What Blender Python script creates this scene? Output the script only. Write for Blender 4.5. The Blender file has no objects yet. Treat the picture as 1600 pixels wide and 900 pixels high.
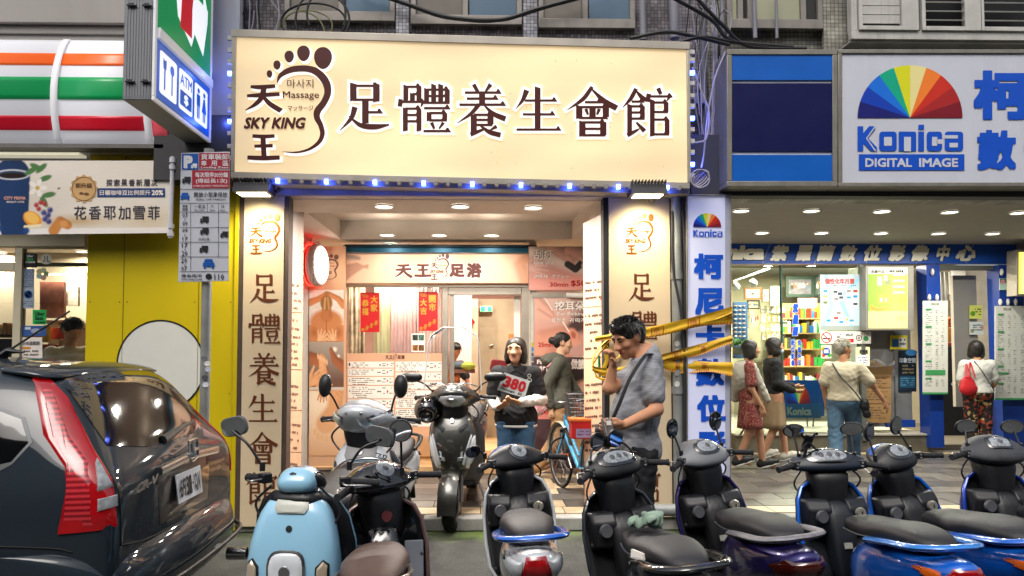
import bpy, math, random
import numpy as np
from mathutils import Vector, Matrix, Euler
from mathutils.bvhtree import BVHTree
PI = math.pi; rad = math.radians
S = bpy.context.scene; COL = S.collection
random.seed(7); np.random.seed(7)
# ---------------- camera, world, sun, exposure ----------------
LENS = 25.9; SHX = 0.0155; SHY = 0.0270; CAMZ = 1.60
cd = bpy.data.cameras.new('camera'); cam = bpy.data.objects.new('camera', cd); COL.objects.link(cam)
cam.location = (0, 0, CAMZ); cam.rotation_euler = (rad(92.5), 0, rad(-1.2))
cd.lens = LENS; cd.sensor_width = 36; cd.shift_x = SHX; cd.shift_y = SHY; cd.clip_start = .05; cd.clip_end = 500
S.camera = cam
W = bpy.data.worlds.new('World'); S.world = W; W.use_nodes = True
nt = W.node_tree; bg = nt.nodes['Background']
sky = nt.nodes.new('ShaderNodeTexSky'); sky.sky_type = 'NISHITA'; sky.sun_disc = False
SUN_EL, SUN_AZ = rad(58), rad(200)
sky.sun_elevation = SUN_EL; sky.sun_rotation = SUN_AZ; sky.dust_density = 6; sky.air_density = 1.2; sky.ozone_density = 1.5
hs = nt.nodes.new('ShaderNodeHueSaturation'); hs.inputs['Saturation'].default_value = .55
nt.links.new(sky.outputs[0], hs.inputs['Color']); nt.links.new(hs.outputs[0], bg.inputs[0]); bg.inputs[1].default_value = .15
sl = bpy.data.lights.new('sun', 'SUN'); sun = bpy.data.objects.new('sun', sl); COL.objects.link(sun)
sl.energy = .9; sl.angle = rad(30); sl.color = (1, .97, .93)
sd = Vector((math.sin(SUN_AZ)*math.cos(SUN_EL), math.cos(SUN_AZ)*math.cos(SUN_EL), math.sin(SUN_EL)))
sun.rotation_euler = sd.to_track_quat('Z', 'Y').to_euler()
vs = S.view_settings; S.display_settings.display_device = 'sRGB'
vs.view_transform = 'Standard'; vs.look = 'None'; vs.exposure = .45; vs.gamma = 1
S.render.engine = 'CYCLES'; S.cycles.use_denoising = True; S.cycles.max_bounces = 6; S.cycles.diffuse_bounces = 3
S.cycles.glossy_bounces = 4; S.cycles.transmission_bounces = 5; S.cycles.transparent_max_bounces = 8
S.cycles.sample_clamp_indirect = 4; S.cycles.caustics_reflective = False; S.cycles.caustics_refractive = False
# ---------------- pixel rays of the photograph -> points on real planes ----------------
RM = cam.rotation_euler.to_matrix(); CO = Vector((0, 0, CAMZ))
def ray(px, py):
    k = 36/LENS
    return RM @ Vector((((px-800)/1600+SHX)*k, ((450-py)/1600+SHY)*k, -1))
def P(px, py, Y):
    d = ray(px, py); return CO + d*(Y/d.y)
def PZ(px, py, Z):
    d = ray(px, py); return CO + d*((Z-CAMZ)/d.z)
class Plane:
    def __init__(s, p, n=(0, -1, 0)):
        s.p = Vector(p); s.n = Vector(n).normalized()
    def __call__(s, px, py, off=0):
        d = ray(px, py); q = s.p + s.n*off
        return CO + d*((q-CO).dot(s.n)/d.dot(s.n))
def PY(Y): return Plane((0, Y, 0))
def PXn(X, sgn=1): return Plane((X, 0, 0), (sgn, 0, 0))
# ---------------- materials ----------------
MATS = {}
def lin(c):
    if isinstance(c, str):
        c = [int(c[i:i+2], 16)/255 for i in (0, 2, 4)]
        c = [x/12.92 if x <= .04045 else ((x+.055)/1.055)**2.4 for x in c]
    return (c[0], c[1], c[2], 1)
def M(key, c='808080', r=.5, m=0, e=0, var=.12, vs=6., bump=0, bs=80, coat=0, tr=0, ec=None, dirt=0, ior=1.45, spec=.5, emv=0):
    if key in MATS: return MATS[key]
    mt = bpy.data.materials.new(key); MATS[key] = mt; mt.use_nodes = True
    N = mt.node_tree.nodes; L = mt.node_tree.links; b = N['Principled BSDF']
    c = lin(c)
    b.inputs['Base Color'].default_value = c; b.inputs['Roughness'].default_value = r; b.inputs['Metallic'].default_value = m
    b.inputs['Coat Weight'].default_value = coat; b.inputs['Coat Roughness'].default_value = .04
    b.inputs['Transmission Weight'].default_value = tr; b.inputs['IOR'].default_value = ior
    b.inputs['Specular IOR Level'].default_value = spec
    tc = N.new('ShaderNodeTexCoord')
    if var or dirt:
        nz = N.new('ShaderNodeTexNoise'); nz.inputs['Scale'].default_value = vs; nz.inputs['Detail'].default_value = 5
        L.new(tc.outputs['Object'], nz.inputs['Vector'])
        mx = N.new('ShaderNodeMix'); mx.data_type = 'RGBA'; mx.blend_type = 'MULTIPLY'; mx.inputs[0].default_value = 1
        rp = N.new('ShaderNodeValToRGB'); rp.color_ramp.elements[0].position = .3; rp.color_ramp.elements[1].position = .7
        a = 1-var; z = 1+var*.6
        rp.color_ramp.elements[0].color = (a, a, a, 1); rp.color_ramp.elements[1].color = (z, z, z, 1)
        L.new(nz.outputs['Fac'], rp.inputs[0]); mx.inputs[6].default_value = c; L.new(rp.outputs[0], mx.inputs[7])
        out = mx.outputs[2]
        if dirt:
            n2 = N.new('ShaderNodeTexNoise'); n2.inputs['Scale'].default_value = vs*.6; n2.inputs['Detail'].default_value = 9; n2.inputs['Roughness'].default_value = .7
            mp = N.new('ShaderNodeMapping'); mp.inputs['Scale'].default_value = (3, 3, .5)
            L.new(tc.outputs['Object'], mp.inputs[0]); L.new(mp.outputs[0], n2.inputs['Vector'])
            r2 = N.new('ShaderNodeValToRGB'); r2.color_ramp.elements[0].position = .5; r2.color_ramp.elements[1].position = .75
            r2.color_ramp.elements[0].color = (0, 0, 0, 1); r2.color_ramp.elements[1].color = (dirt, dirt, dirt, 1)
            L.new(n2.outputs['Fac'], r2.inputs[0])
            m2 = N.new('ShaderNodeMix'); m2.data_type = 'RGBA'; L.new(r2.outputs[0], m2.inputs[0]); L.new(out, m2.inputs[6])
            m2.inputs[7].default_value = (c[0]*.3+.01, c[1]*.28+.01, c[2]*.25+.01, 1); out = m2.outputs[2]
        L.new(out, b.inputs['Base Color'])
        rr = N.new('ShaderNodeMapRange'); rr.inputs[3].default_value = max(.02, r*.8); rr.inputs[4].default_value = min(1, r*1.25)
        L.new(nz.outputs['Fac'], rr.inputs[0]); L.new(rr.outputs[0], b.inputs['Roughness'])
    if bump:
        n3 = N.new('ShaderNodeTexNoise'); n3.inputs['Scale'].default_value = bs; n3.inputs['Detail'].default_value = 4
        L.new(tc.outputs['Object'], n3.inputs['Vector'])
        bp = N.new('ShaderNodeBump'); bp.inputs['Strength'].default_value = bump; bp.inputs['Distance'].default_value = .01
        L.new(n3.outputs['Fac'], bp.inputs['Height']); L.new(bp.outputs[0], b.inputs['Normal'])
    if e:
        b.inputs['Emission Strength'].default_value = e; b.inputs['Emission Color'].default_value = lin(ec) if ec else c
        if emv:      # uneven tubes behind a translucent face
            n4 = N.new('ShaderNodeTexNoise'); n4.inputs['Scale'].default_value = 1.1; n4.inputs['Detail'].default_value = 1
            mp = N.new('ShaderNodeMapping'); mp.inputs['Scale'].default_value = (.7, 1, 2.4)
            L.new(tc.outputs['Object'], mp.inputs[0]); L.new(mp.outputs[0], n4.inputs['Vector'])
            r4 = N.new('ShaderNodeMapRange'); r4.inputs[1].default_value = .3; r4.inputs[2].default_value = .7
            r4.inputs[3].default_value = e*(1-emv); r4.inputs[4].default_value = e*(1+emv*.5)
            L.new(n4.outputs['Fac'], r4.inputs[0]); L.new(r4.outputs[0], b.inputs['Emission Strength'])
    return mt
def glassmat(key='shop_glass', tint=(.93, .97, .96), mixf=.06):
    if key in MATS: return MATS[key]
    mt = bpy.data.materials.new(key); MATS[key] = mt; mt.use_nodes = True
    N = mt.node_tree.nodes; L = mt.node_tree.links; N.remove(N['Principled BSDF'])
    t = N.new('ShaderNodeBsdfTransparent'); t.inputs[0].default_value = (*tint, 1)
    g = N.new('ShaderNodeBsdfGlossy'); g.inputs['Roughness'].default_value = .01
    f = N.new('ShaderNodeFresnel'); f.inputs[0].default_value = 1.5
    a = N.new('ShaderNodeMath'); a.operation = 'ADD'; a.inputs[1].default_value = mixf-.04
    mx = N.new('ShaderNodeMixShader'); L.new(f.outputs[0], a.inputs[0]); L.new(a.outputs[0], mx.inputs[0])
    L.new(t.outputs[0], mx.inputs[1]); L.new(g.outputs[0], mx.inputs[2]); L.new(mx.outputs[0], N['Material Output'].inputs[0])
    return mt
def printmat(key='print', r=.35, e=0):
    if key in MATS: return MATS[key]
    mt = bpy.data.materials.new(key); MATS[key] = mt; mt.use_nodes = True
    N = mt.node_tree.nodes; L = mt.node_tree.links; b = N['Principled BSDF']
    a = N.new('ShaderNodeAttribute'); a.attribute_name = 'Col'; L.new(a.outputs['Color'], b.inputs['Base Color'])
    b.inputs['Roughness'].default_value = r
    if e: L.new(a.outputs['Color'], b.inputs['Emission Color']); b.inputs['Emission Strength'].default_value = e
    return mt
# ---------------- object helpers ----------------
def props(o, label=None, cat=None, group=None, kind=None):
    if label: o['label'] = label
    if cat: o['category'] = cat
    if group: o['group'] = group
    if kind: o['kind'] = kind
    return o
MW = {}; ROOT = {}; OFF = {}
def thing(name, label, cat, loc=(0, 0, 0), rot=(0, 0, 0), group=None, scale=1):
    o = bpy.data.objects.new(name, None); COL.objects.link(o); o.empty_display_size = .1
    if isinstance(rot, (int, float)): rot = (0, 0, rot)
    o.location = loc; o.rotation_euler = rot; o.scale = (scale,)*3
    MW[o.name] = Matrix.LocRotScale(Vector(loc), Euler(rot), Vector((scale,)*3))
    ROOT[o.name] = o.name; OFF[o.name] = Vector()
    return props(o, label, cat, group)
def place(o, c, parent):
    """hang mesh object o (vertices centred on c, in the frame of the thing) below parent"""
    c = Vector(c)
    if parent is None: o.location = c; ROOT[o.name] = o.name; MW[o.name] = Matrix.Identity(4); OFF[o.name] = c
    else: o.parent = parent; o.location = c-OFF[parent.name]; ROOT[o.name] = ROOT[parent.name]; OFF[o.name] = c
def to_local(vs, parent):
    Mi = np.array(MW[ROOT[parent.name]].inverted()); return vs @ Mi[:3, :3].T+Mi[:3, 3]
def dup(o, loc=None, rot=None, label=None, parent=None, group=None):
    c = o.copy(); COL.objects.link(c)
    if parent is not None: c.parent = parent
    if loc is not None: c.location = loc
    if rot is not None: c.rotation_euler = rot if not isinstance(rot, (int, float)) else (0, 0, rot)
    if label: c['label'] = label
    if group: c['group'] = group
    for ch in list(o.children): dup(ch, parent=c)
    return c
def V3(p): return Vector((p[0], p[1], p[2]))
def superring(hw, hh, n=2.5, k=20):
    out = []
    for i in range(k):
        a = 2*PI*i/k + PI/k; ca, sa = math.cos(a), math.sin(a)
        out.append((hw*math.copysign(abs(ca)**(2/n), ca), hh*math.copysign(abs(sa)**(2/n), sa)))
    return out
class G:
    """collects shapes of one mesh"""
    def __init__(s): s.v = []; s.f = []; s.mi = []; s.sm = []
    def add(s, vs, fs, mi=0, smooth=False):
        o = len(s.v); s.v.extend([tuple(v) for v in vs]); s.f.extend([tuple(i+o for i in f) for f in fs])
        s.mi.extend([mi]*len(fs)); s.sm.extend([smooth]*len(fs)); return s
    def box(s, c, d, rot=None, mi=0):
        c = Vector(c); h = Vector(d)/2; vs = []
        R = Euler(rot).to_matrix() if rot else None
        for x in (-1, 1):
            for y in (-1, 1):
                for z in (-1, 1):
                    v = Vector((x*h.x, y*h.y, z*h.z))
                    vs.append(c + (R @ v if R else v))
        return s.add(vs, [(0, 1, 3, 2), (4, 6, 7, 5), (0, 4, 5, 1), (2, 3, 7, 6), (0, 2, 6, 4), (1, 5, 7, 3)], mi)
    def bb(s, x0, x1, y0, y1, z0, z1, mi=0):
        return s.box(((x0+x1)/2, (y0+y1)/2, (z0+z1)/2), (abs(x1-x0), abs(y1-y0), abs(z1-z0)), None, mi)
    def tube(s, pts, r, k=8, mi=0, closed=False, flat=1.0, cap=True):
        pts = [Vector(p) for p in pts]; n = len(pts); rs = r if isinstance(r, (list, tuple)) else [r]*n
        vs = []; fs = []; up = None
        for i, p in enumerate(pts):
            if closed: t = pts[(i+1) % n]-pts[i-1]
            else: t = pts[min(i+1, n-1)]-pts[max(i-1, 0)]
            t = t.normalized() if t.length > 1e-9 else Vector((0, 0, 1))
            if up is None:
                a = Vector((0, 0, 1)) if abs(t.z) < .9 else Vector((0, 1, 0)); up = (a - t*a.dot(t)).normalized()
            else:
                up = up - t*up.dot(t); up = up.normalized() if up.length > 1e-6 else t.orthogonal().normalized()
            sd_ = t.cross(up)
            for j in range(k):
                a = 2*PI*j/k; vs.append(p + sd_*math.cos(a)*rs[i] + up*math.sin(a)*rs[i]*flat)
        for i in range(n if closed else n-1):
            for j in range(k):
                a = i*k+j; b = i*k+(j+1) % k; c = ((i+1) % n)*k+(j+1) % k; d = ((i+1) % n)*k+j
                fs.append((a, b, c, d))
        if not closed and cap:
            fs.append(tuple(reversed(range(k)))); fs.append(tuple((n-1)*k+j for j in range(k)))
        return s.add(vs, fs, mi, True)
    def cyl(s, a, b, r, k=16, mi=0, r2=None): return s.tube([a, b], [r, r2 if r2 is not None else r], k, mi)
    def lathe(s, prof, c=(0, 0, 0), axis=(0, 0, 1), k=24, mi=0, arc=None):
        ax = Vector(axis).normalized(); u = ax.orthogonal().normalized(); w = ax.cross(u); c = Vector(c)
        n = len(prof); vs = []; fs = []
        for j in range(k):
            a = 2*PI*j/k
            for r_, h_ in prof: vs.append(c + ax*h_ + (u*math.cos(a)+w*math.sin(a))*max(r_, 1e-5))
        for j in range(k):
            for i in range(n-1):
                a = j*n+i; b = ((j+1) % k)*n+i; fs.append((a, a+1, b+1, b))
        return s.add(vs, fs, mi, True)
    def ell(s, c, r, k=12, rot=None, mi=0):
        if isinstance(r, (int, float)): r = (r, r, r)
        R = Euler(rot).to_matrix() if rot else Matrix.Identity(3); c = Vector(c); vs = []; fs = []
        m = max(6, k//2+1)
        for i in range(m+1):
            t = PI*i/m
            for j in range(k):
                a = 2*PI*j/k; vs.append(c + R @ Vector((r[0]*math.sin(t)*math.cos(a), r[1]*math.sin(t)*math.sin(a), r[2]*math.cos(t))))
        for i in range(m):
            for j in range(k): fs.append((i*k+j, (i+1)*k+j, (i+1)*k+(j+1) % k, i*k+(j+1) % k))
        return s.add(vs, fs, mi, True)
    def loft(s, rings, mi=0, cap=True, closed=False):
        k = len(rings[0]); n = len(rings); vs = [p for r_ in rings for p in r_]; fs = []
        for i in range(n-1 if not closed else n):
            for j in range(k):
                i2 = (i+1) % n
                fs.append((i*k+j, i*k+(j+1) % k, i2*k+(j+1) % k, i2*k+j))
        if cap and not closed: fs.append(tuple(reversed(range(k)))); fs.append(tuple((n-1)*k+j for j in range(k)))
        return s.add(vs, fs, mi, True)
    def lofty(s, secs, mi=0, k=20):   # (y, zc, hw, hh, n[, xc])
        return s.loft([[Vector((x+(q[5] if len(q) > 5 else 0), q[0], q[1]+z)) for x, z in superring(q[2], q[3], q[4], k)] for q in secs], mi)
    def loftz(s, secs, mi=0, k=20):   # (z, yc, hw, hd, n[, xc])
        return s.loft([[Vector((x+(q[5] if len(q) > 5 else 0), q[1]+y, q[0])) for x, y in superring(q[2], q[3], q[4], k)] for q in secs], mi)
    def loftx(s, secs, mi=0, k=20):   # (x, yc, zc, hd, hh, n)
        return s.loft([[Vector((q[0], q[1]+y, q[2]+z)) for y, z in superring(q[3], q[4], q[5], k)] for q in secs], mi)
    def prism(s, poly, fn, d, mi=0):   # poly 2-D -> fn(u, v, depth)
        n = len(poly); vs = [fn(u, v, 0) for u, v in poly]+[fn(u, v, d) for u, v in poly]
        fs = [tuple(range(n)), tuple(reversed(range(n, 2*n)))]+[(i, i+n, (i+1) % n+n, (i+1) % n) for i in range(n)]
        return s.add(vs, fs, mi)
    def quad(s, a, b, c, d, mi=0): return s.add([a, b, c, d], [(0, 1, 2, 3)], mi)
    def bw(s, *a, **k): return s.build(*a, world=True, **k)
    def build(s, name, mat, parent=None, label=None, cat=None, group=None, kind=None, bev=0, sub=0, sharp=40, world=False, center=True, thick=0):
        me = bpy.data.meshes.new(name)
        vs = np.array([tuple(v) for v in s.v], dtype=float).reshape(-1, 3)
        if world and parent is not None: vs = to_local(vs, parent)
        c = (vs.min(0)+vs.max(0))/2 if center and len(vs) else np.zeros(3)
        vs = vs - c
        me.from_pydata(vs.tolist(), [], s.f)
        mats = mat if isinstance(mat, (list, tuple)) else [mat]
        for m_ in mats: me.materials.append(m_)
        if len(mats) > 1: me.polygons.foreach_set('material_index', s.mi)
        me.polygons.foreach_set('use_smooth', [bool(x) or bev > 0 or sub > 0 for x in s.sm])
        if (any(s.sm) or bev) and not sub: me.set_sharp_from_angle(angle=rad(sharp))
        me.update()
        o = bpy.data.objects.new(name, me); COL.objects.link(o); place(o, c, parent)
        if bev:
            b = o.modifiers.new('bevel', 'BEVEL'); b.width = bev; b.segments = 2; b.limit_method = 'ANGLE'; b.angle_limit = rad(35)
        if sub:
            b = o.modifiers.new('sub', 'SUBSURF'); b.levels = sub; b.render_levels = sub
        if thick:
            b = o.modifiers.new('solid', 'SOLIDIFY'); b.thickness = thick
        return props(o, label, cat, group, kind)
def bez(pts, n=8):
    """Catmull-Rom through points"""
    pts = [Vector(p) for p in pts]
    if len(pts) < 3: return pts
    q = [2*pts[0]-pts[1]]+pts+[2*pts[-1]-pts[-2]]; out = []
    for i in range(1, len(q)-2):
        for k in range(n):
            t = k/n; a, b, c, d = q[i-1], q[i], q[i+1], q[i+2]
            out.append(.5*((2*b)+(c-a)*t+(2*a-5*b+4*c-d)*t*t+(3*b-3*c+d-a)*t**3))
    out.append(q[-2]); return out
# ---------------- lettering ----------------
TC = {}
def glyphs(s, bold=0, shear=0, res=2, sp=1.0):
    key = (s, bold, shear, res, sp)
    if key in TC: return TC[key]
    cu = bpy.data.curves.new('lettering', 'FONT'); cu.body = s; cu.size = 1; cu.resolution_u = res
    cu.offset = bold; cu.shear = shear; cu.space_character = sp; cu.fill_mode = 'FRONT'
    ob = bpy.data.objects.new('lettering', cu); COL.objects.link(ob)
    dg = bpy.context.evaluated_depsgraph_get(); me = bpy.data.meshes.new_from_object(ob.evaluated_get(dg))
    v = np.array([x.co[:] for x in me.vertices]); f = [tuple(p.vertices) for p in me.polygons]
    bpy.data.objects.remove(ob); bpy.data.curves.remove(cu); bpy.data.meshes.remove(me)
    if len(v) == 0: v = np.zeros((3, 3)); f = []
    mn = v.min(0); mx = v.max(0); w = mx-mn; w[w < 1e-6] = 1
    v = (v-mn)/w
    TC[key] = (v, f, w); return TC[key]
def quadmap(pl, q, off):
    """q: 4 numbers (x0,y0,x1,y1) or 8 (TL,TR,BR,BL) in photo pixels on plane pl"""
    if len(q) == 4: x0, y0, x1, y1 = q; q = (x0, y0, x1, y0, x1, y1, x0, y1)
    A, B, C, D = [pl(q[i], q[i+1], off) for i in (0, 2, 4, 6)]
    return lambda u, v: (A*(1-u)+B*u)*v + (D*(1-u)+C*u)*(1-v)
def txt(g, s, pl, q, bold=0, shear=0, off=.003, mi=0, res=2, sp=1.0):
    v, f, w = glyphs(s, 0, shear, res, sp)
    if bold:
        bu, bv = bold/w[0], bold/w[1]; sh = [(-1, -1), (1, 1), (-1, 1), (1, -1), (0, 0)]+([(-1, 0), (1, 0), (0, 1), (0, -1), (-.5, .5), (.5, -.5), (.5, .5), (-.5, -.5)] if bold > .03 else [])
    else: bu = bv = 0; sh = [(0, 0)]
    for i, (dx, dy) in enumerate(sh):
        m = quadmap(pl, q, off+i*.00003)
        g.add([m(x*(1-2*bu)+bu*(1+dx), y*(1-2*bv)+bv*(1+dy)) for x, y, _ in v], f, mi)
    return g
def vtxt(g, s, pl, x0, y0, x1, y1, bold=0, gap=.12, off=.003, mi=0, res=2, hs=None):
    n = len(s); H = (y1-y0)/(n-gap)
    for i, ch in enumerate(s): txt(g, ch, pl, (x0, y0+i*H, x1, y0+i*H+H*(1-gap)), bold, 0, off, mi, res)
MING = {
'足': [('v',28,96,60),('h',28,72,91),('v',72,96,58),('h',28,72,63),('v',51,63,14),('h',51,80,38),('p',(31,48,11),(24,26,8),(3,2,1)),('p',(20,30,2),(42,12,9),(70,9,11),(96,13,3))],
'生': [('p',(26,90,12),(18,70,8),(3,50,1)),('h',22,88,68),('v',50,97,6),('h',18,84,38),('h',4,97,5)],
'會': [('p',(50,99,7),(32,74,8),(1,52,1)),('p',(50,94,3),(74,70,11),(98,56,12)),('h',36,66,68),('v',25,61,34),('v',77,61,36),('h',25,77,58),('v',51,58,36),('h',25,77,36),('p',(38,54,7),(42,43,4)),('p',(64,54,7),(60,43,4)),('v',31,29,-2),('v',72,29,-1),('h',31,72,27),('h',31,72,14),('h',31,72,1)],
'養': [('p',(34,100,8),(42,86,7)),('p',(68,100,9),(58,86,4)),('h',16,86,84),('h',20,80,72),('h',5,95,60),('v',51,84,60),('p',(44,60,9),(28,42,7),(1,24,1)),('p',(56,58,3),(74,42,9),(98,32,11)),('v',34,40,3),('h',34,68,40),('v',68,41,19),('h',34,68,30),('h',34,68,20),('p',(28,1,8),(48,9,6),(60,13,1)),('p',(80,17,8),(66,9,2)),('p',(48,18,3),(66,6,9),(88,0,10))],
'館': [('p',(27,99,8),(16,78,8),(0,60,1)),('p',(27,95,3),(38,82,9),(48,75,8)),('h',18,40,72),('v',14,66,4),('h',14,40,62),('v',40,64,34),('h',14,40,49),('h',14,40,36),('p',(10,1,9),(26,10,6),(36,16,1)),('p',(28,28,4),(44,10,10)),('p',(72,100,9),(77,88,7)),('h',52,97,83),('p',(53,88,9),(50,72,10)),('p',(97,86,9),(90,74,2)),('v',60,76,-2),('h',60,88,70),('v',88,72,48),('h',60,88,50),('h',60,90,34),('v',90,36,1),('h',60,90,3)],
'體': [('v',14,97,64),('h',14,40,94),('v',40,97,64),('v',27,80,64),('h',27,40,79),('p',(4,68,9),(2,54,9)),('h',4,48,63),('p',(49,65,8),(44,53,2)),('v',13,50,2),('v',40,50,2),('h',13,40,49),('h',13,40,36),('h',13,40,23),('v',55,90,58),('v',96,90,58),('v',69,99,60),('v',83,99,60),('h',55,96,88),('h',55,96,75),('h',55,96,61),('h',50,98,50),('v',60,41,23),('v',91,41,23),('h',60,91,40),('h',60,91,25),('p',(65,20,7),(70,8,5)),('p',(88,20,7),(80,8,3)),('h',49,99,3)],
'天': [('p',(16,88,10),(40,86,15),(82,90,13)),('p',(6,56,10),(40,58,15),(94,62,13)),('p',(52,88,15),(46,52,15),(28,26,12),(2,6,3)),('p',(48,56,8),(68,28,15),(98,4,17))],
'王': [('p',(16,90,13),(50,88,14),(84,90,12)),('p',(22,53,11),(78,55,13)),('p',(0,12,15),(50,10,17),(100,12,15)),('p',(48,88,16),(52,10,16))],
}
def stroke_polys(ch, ow=0, vw=11, hw=4.6):
    out = []
    for st in MING[ch]:
        if st[0] == 'h':
            _, x0, x1, y = st; a = hw/2+ow
            out.append([(x0-ow, y-a), (x1+ow, y-a), (x1+ow, y+a), (x0-ow, y+a)])
            t = 4.5
            out.append([(x1-9-ow*1.5, y-a), (x1+5+ow*1.4, y-a), (x1-1+ow*.4, y+hw/2+t+ow*1.2), (x1-4-ow*.6, y+hw/2+t+ow*1.2)])
        elif st[0] == 'v':
            _, x, y0, y1 = st; a = vw/2+ow
            w = vw if ch not in '體館' else vw*.78
            a = w/2+ow
            out.append([(x-a, y1-ow), (x+a, y1+2-ow), (x+a, y0-2+ow), (x-a, y0+2+ow)])
        else:
            q = st[1:]; pts = bez([(a_, b_, c_) for a_, b_, c_ in q], 5) if len(q) > 2 else [Vector(z) for z in q]
            L_ = []; R_ = []
            for i, p in enumerate(pts):
                t = (pts[min(i+1, len(pts)-1)]-pts[max(i-1, 0)]); t = Vector((t.x, t.y)).normalized(); n = Vector((-t.y, t.x))
                w = max(p.z, .8)/2+ow; c = Vector((p.x, p.y))
                if i == 0: c = c-t*(ow+.5)
                if i == len(pts)-1: c = c+t*(ow+.5)
                L_.append(c+n*w); R_.append(c-n*w)
            for i in range(len(pts)-1): out.append([tuple(L_[i]), tuple(R_[i]), tuple(R_[i+1]), tuple(L_[i+1])])
    return out
def ming(g, ch, pl, q, off=.004, ow=0, mi=0, vw=11, hw=4.6):
    for i, poly in enumerate(stroke_polys(ch, ow, vw, hw)):
        m = quadmap(pl, q, off+i*.00003)
        g.add([m(u/100, v/100) for u, v in poly], [tuple(range(len(poly)))], mi)
def brush(g, pl, pts, off, mi=0, dx=0, dy=0, ow=0, n=6):
    """pts: (px, py, width in px) drawn on plane"""
    pts = bez(pts, n); L_ = []; R_ = []
    for i, p in enumerate(pts):
        t = pts[min(i+1, len(pts)-1)]-pts[max(i-1, 0)]; t = Vector((t.x, t.y)).normalized(); nn = Vector((-t.y, t.x)); c = Vector((p.x+dx, p.y+dy))
        w = max(p.z, .3)/2+ow; L_.append(c+nn*w); R_.append(c-nn*w)
    vs = [pl(a.x, a.y, off) for a in L_]+[pl(a.x, a.y, off) for a in R_]; m = len(pts)
    g.add(vs, [(i, i+m, i+1+m, i+1) for i in range(m-1)], mi)
def ellp(g, pl, cx, cy, rx, ry, off, mi=0, k=20, a0=0, a1=2*PI, egg=0):
    n = k
    vs = [pl(cx, cy, off)]+[pl(cx+rx*math.cos(a0+(a1-a0)*i/n)*(1+egg*math.sin(a0+(a1-a0)*i/n)), cy-ry*math.sin(a0+(a1-a0)*i/n), off) for i in range(n+1)]
    g.add(vs, [(0, i, i+1) for i in range(1, n+1)], mi)
def ringp(g, pl, cx, cy, r0, r1, off, mi=0, k=28, sy=1):
    vs = []
    for i in range(k):
        a = 2*PI*i/k
        for r_ in (r0, r1): vs.append(pl(cx+r_*math.cos(a), cy+r_*sy*math.sin(a), off))
    g.add(vs, [(2*i, 2*i+1, (2*i+3) % (2*k), (2*i+2) % (2*k)) for i in range(k)], mi)
def polyp(g, pl, pts, off, mi=0): g.add([pl(a, b, off) for a, b in pts], [tuple(range(len(pts)))], mi)
def rectp(g, pl, x0, y0, x1, y1, off, mi=0): polyp(g, pl, [(x0, y0), (x1, y0), (x1, y1), (x0, y1)], off, mi)
def rrect(x0, y0, x1, y1, r, k=4):
    out = []
    for cx, cy, a in ((x1-r, y0+r, -90), (x1-r, y1-r, 0), (x0+r, y1-r, 90), (x0+r, y0+r, 180)):
        for i in range(k+1): t = rad(a+90*i/k); out.append((cx+r*math.cos(t), cy+r*math.sin(t)))
    return out
def slab(g, pl, q, d, off=0, mi=0):
    """board on plane pl whose face is the pixel quad, d thick behind it"""
    if len(q) == 4: x0, y0, x1, y1 = q; q = (x0, y0, x1, y0, x1, y1, x0, y1)
    F = [pl(q[i], q[i+1], off) for i in (0, 2, 4, 6)]; B = [p-pl.n*d for p in F]
    g.add(F+B, [(3, 2, 1, 0), (4, 5, 6, 7), (0, 1, 5, 4), (1, 2, 6, 5), (2, 3, 7, 6), (3, 0, 4, 7)], mi)
LOGO_ARC = [(250,388,3),(268,352,20),(320,326,28),(390,322,30),(440,340,34),(478,385,36),(487,435,32),(468,482,30),(440,520,32),(437,552,28),(455,590,24),(462,630,22),(445,668,18),(400,700,12),(340,715,8),(275,712,2)]
LOGO_TOES = [(215,347,13,18),(250,305,17,22),(307,265,22,28),(374,250,30,37),(465,272,42,52)]
def foot_logo(gm, gs, pl, q, off=.004, shadow=8, small=None, mi=0, ms=0):
    """logo drawn in its own 95..520 x 210..760 box, mapped to pixel box q; gm main mesh, gs pale under-layer"""
    x0, y0, x1, y1 = q; sx = (x1-x0)/425; sy = (y1-y0)/550
    X = lambda a: x0+(a-95)*sx; Yy = lambda b: y0+(b-210)*sy
    def draw(g, dx, dy, o, mi, ow):
        for cx, cy, rx, ry in LOGO_TOES: ellp(g, pl, X(cx+dx), Yy(cy+dy), (rx+ow)*sx, (ry+ow)*sy, o, mi, egg=.12)
        brush(g, pl, [(X(a+dx), Yy(b+dy), w*sx) for a, b, w in LOGO_ARC], o, mi, ow=ow*sx)
        for ch, (a, b, c, d) in (('天', (100, 390, 272, 525)), ('王', (112, 625, 262, 755))):
            ming(g, ch, pl, (X(a+dx), Yy(b+dy), X(c+dx), Yy(d+dy)), o, ow=ow*.55, mi=mi, vw=14)
    if gs is not None: draw(gs, shadow, shadow, off-.002, ms, 5)
    draw(gm, 0, 0, off, mi, 0)
    txt(gm, 'SKY KING', pl, (X(95), Yy(550), X(385), Yy(605)), .035, .25, off, mi)
    g2 = small if small is not None else gm
    txt(g2, '마사지', pl, (X(297), Yy(372), X(420), Yy(412)), 0, 0, off, mi)
    txt(g2, 'Massage', pl, (X(277), Yy(428), X(447), Yy(470)), .01, 0, off, mi)
    txt(g2, 'マッサージ', pl, (X(300), Yy(495), X(420), Yy(520)), .01, 0, off, mi)
FAN = ['1c1f6e', '1540b0', '1a6fd8', '12a884', 'd8d820', 'e8dc96', 'f08030', 'c83020', 'a82828', '7c1a28']
def konica_fan(g, pl, cx, cy, rx, ry, off, m0=0):
    for i in range(10): ellp(g, pl, cx, cy, rx, ry, off, m0+i, 6, PI-PI*i/10, PI-PI*(i+1)/10)
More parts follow.
